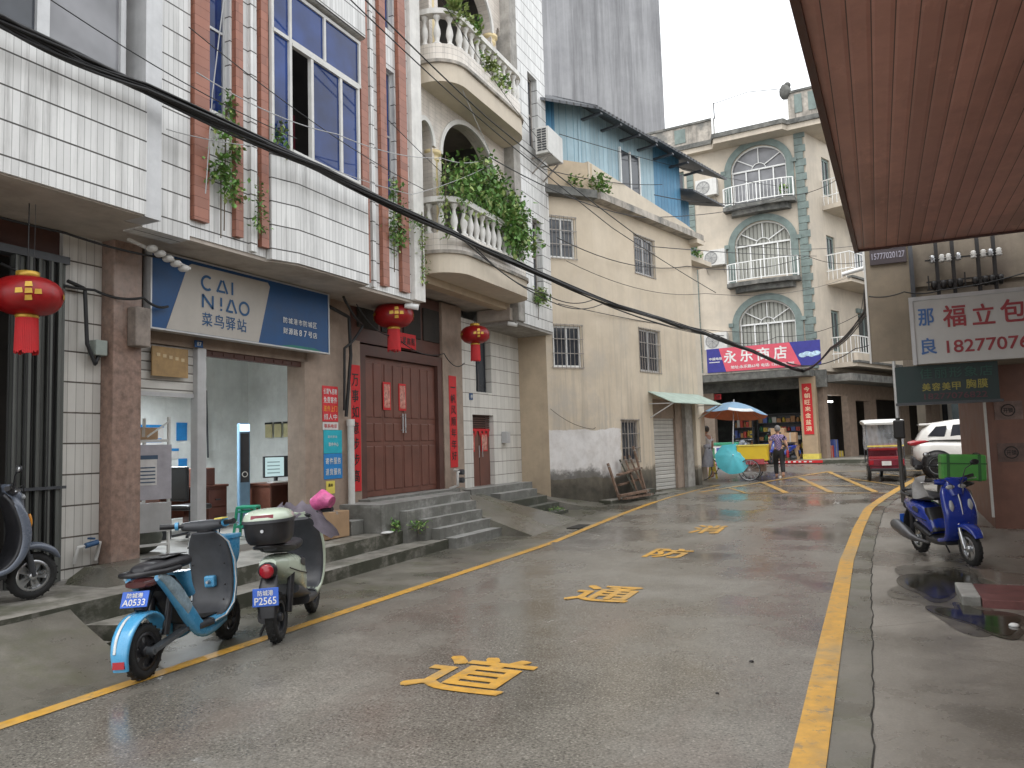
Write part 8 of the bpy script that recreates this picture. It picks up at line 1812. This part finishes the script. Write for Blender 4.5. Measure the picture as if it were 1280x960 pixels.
for k, lb in enumerate(['faint wire across the first window bay, upper left', 'faint wire dipping across the brick-red fins', 'faint slack wire in front of the white strip by the balconies', 'faint wire over the upper balcony front', 'faint wire between tiled pier and blue shed', 'faint wire past the shed roof towards the beige building', 'faint wire low over the barred windows', 'faint wire crossing the beige building at its second floor']):
    a = [(-6.4, 3.2, 5.9), (-6.5, 5.8, 6.3), (-6.5, 9.6, 6.7), (-6.3, 11.0, 9.3), (-6.6, 16.0, 8.0), (-6.4, 16.6, 9.0), (-6.5, 16.4, 4.9), (-3.6, 24.0, 7.6)][k]
    b = [(-6.4, 7.4, 5.6), (-6.5, 10.6, 5.9), (-6.4, 15.2, 5.9), (-6.3, 15.9, 8.2), (-5.3, 22.0, 9.2), (-3.2, 33.4, 12.2), (-3.4, 30.0, 5.6), (.4, 34.0, 9.4)][k]
    wire(lb, [a, b], .006 if k < 4 else .010, .12+.1*rr_.random())
# wiring on the ground-floor wall
wire('looped black cable on the white pillar beside the switch box', [(-7.72, 5.3, 3.55), (-7.72, 5.5, 3.5), (-7.70, 5.52, 2.9), (-7.70, 5.62, 2.68), (-7.72, 5.70, 2.85)], .022, .0)
wire('black cable running from the white pillar to the blue sign', [(-7.72, 4.6, 3.6), (-7.7, 5.6, 3.5), (-7.42, 6.0, 3.45), (-7.5, 6.4, 3.42)], .016, .05)
wire('thin cables under the soffit above the granite pillar', [(-7.4, 3.0, 4.05), (-7.35, 5.0, 3.95), (-7.3, 6.4, 3.95)], .014, .04)
wire('tangle of dark cables beside the big door lintel', [(-7.6, 9.5, 3.9), (-7.6, 10.0, 3.8), (-7.65, 10.1, 3.2), (-7.72, 10.05, 2.2)], .03, .0)
wire('second cable of the tangle beside the big door', [(-7.4, 9.6, 4.05), (-7.55, 10.3, 3.7), (-7.66, 9.95, 3.3), (-7.72, 10.0, 2.3)], .022, .05)
wire('cable from the lantern soffit across the door transom', [(-7.3, 9.8, 3.95), (-7.4, 11.0, 3.6), (-7.6, 13.0, 3.5), (-7.7, 14.0, 3.4)], .010, .15)
wire('dark cables crossing above the weathered board on the right', [(.0, 13.4, 3.85), (.5, 13.3, 3.85), (1.0, 13.36, 3.83), (2.2, 13.3, 3.98)], .010, .04)
# drain gully cover and pebbles
t_ = thing('drain_gap', 'dark open drain slot in the pavement near the left yellow line', 'drain', (-5.6, 14.0, 0)); mb = MB(); mb.box(-5.45, -5.2, 13.75, 14.5, .02, G(14)+.012); mb.build('slot', M['gap'], t_)
PB = 'loose pebbles on the wet road'
for k, (x, y, s_, lb) in enumerate([(-.95, 6.0, .015, 'dark pebble right of the nearest road character'), (-1.05, 5.2, .011, 'dark pebble nearest to the camera on the road'), (-5.5, 6.0, .03, 'pale stone at the foot of the lower step')]):
    t_ = tag(MB().sphere((x, y, s_*.6), s_, 8, (1.2, .9, .7)).build('pebble', M['ink'] if k < 2 else M['pwhite']), lb, 'pebble', PB)
t_ = thing('stone', 'grey lump of stone wedged at the step behind the sky-blue scooter', 'stone', (-5.95, 5.65, 0)); mb = MB(); mb.sphere((-5.95, 5.65, .12), .17, 10, (.7, .6, 1)); mb.build('lump', M['mould_step'], t_)
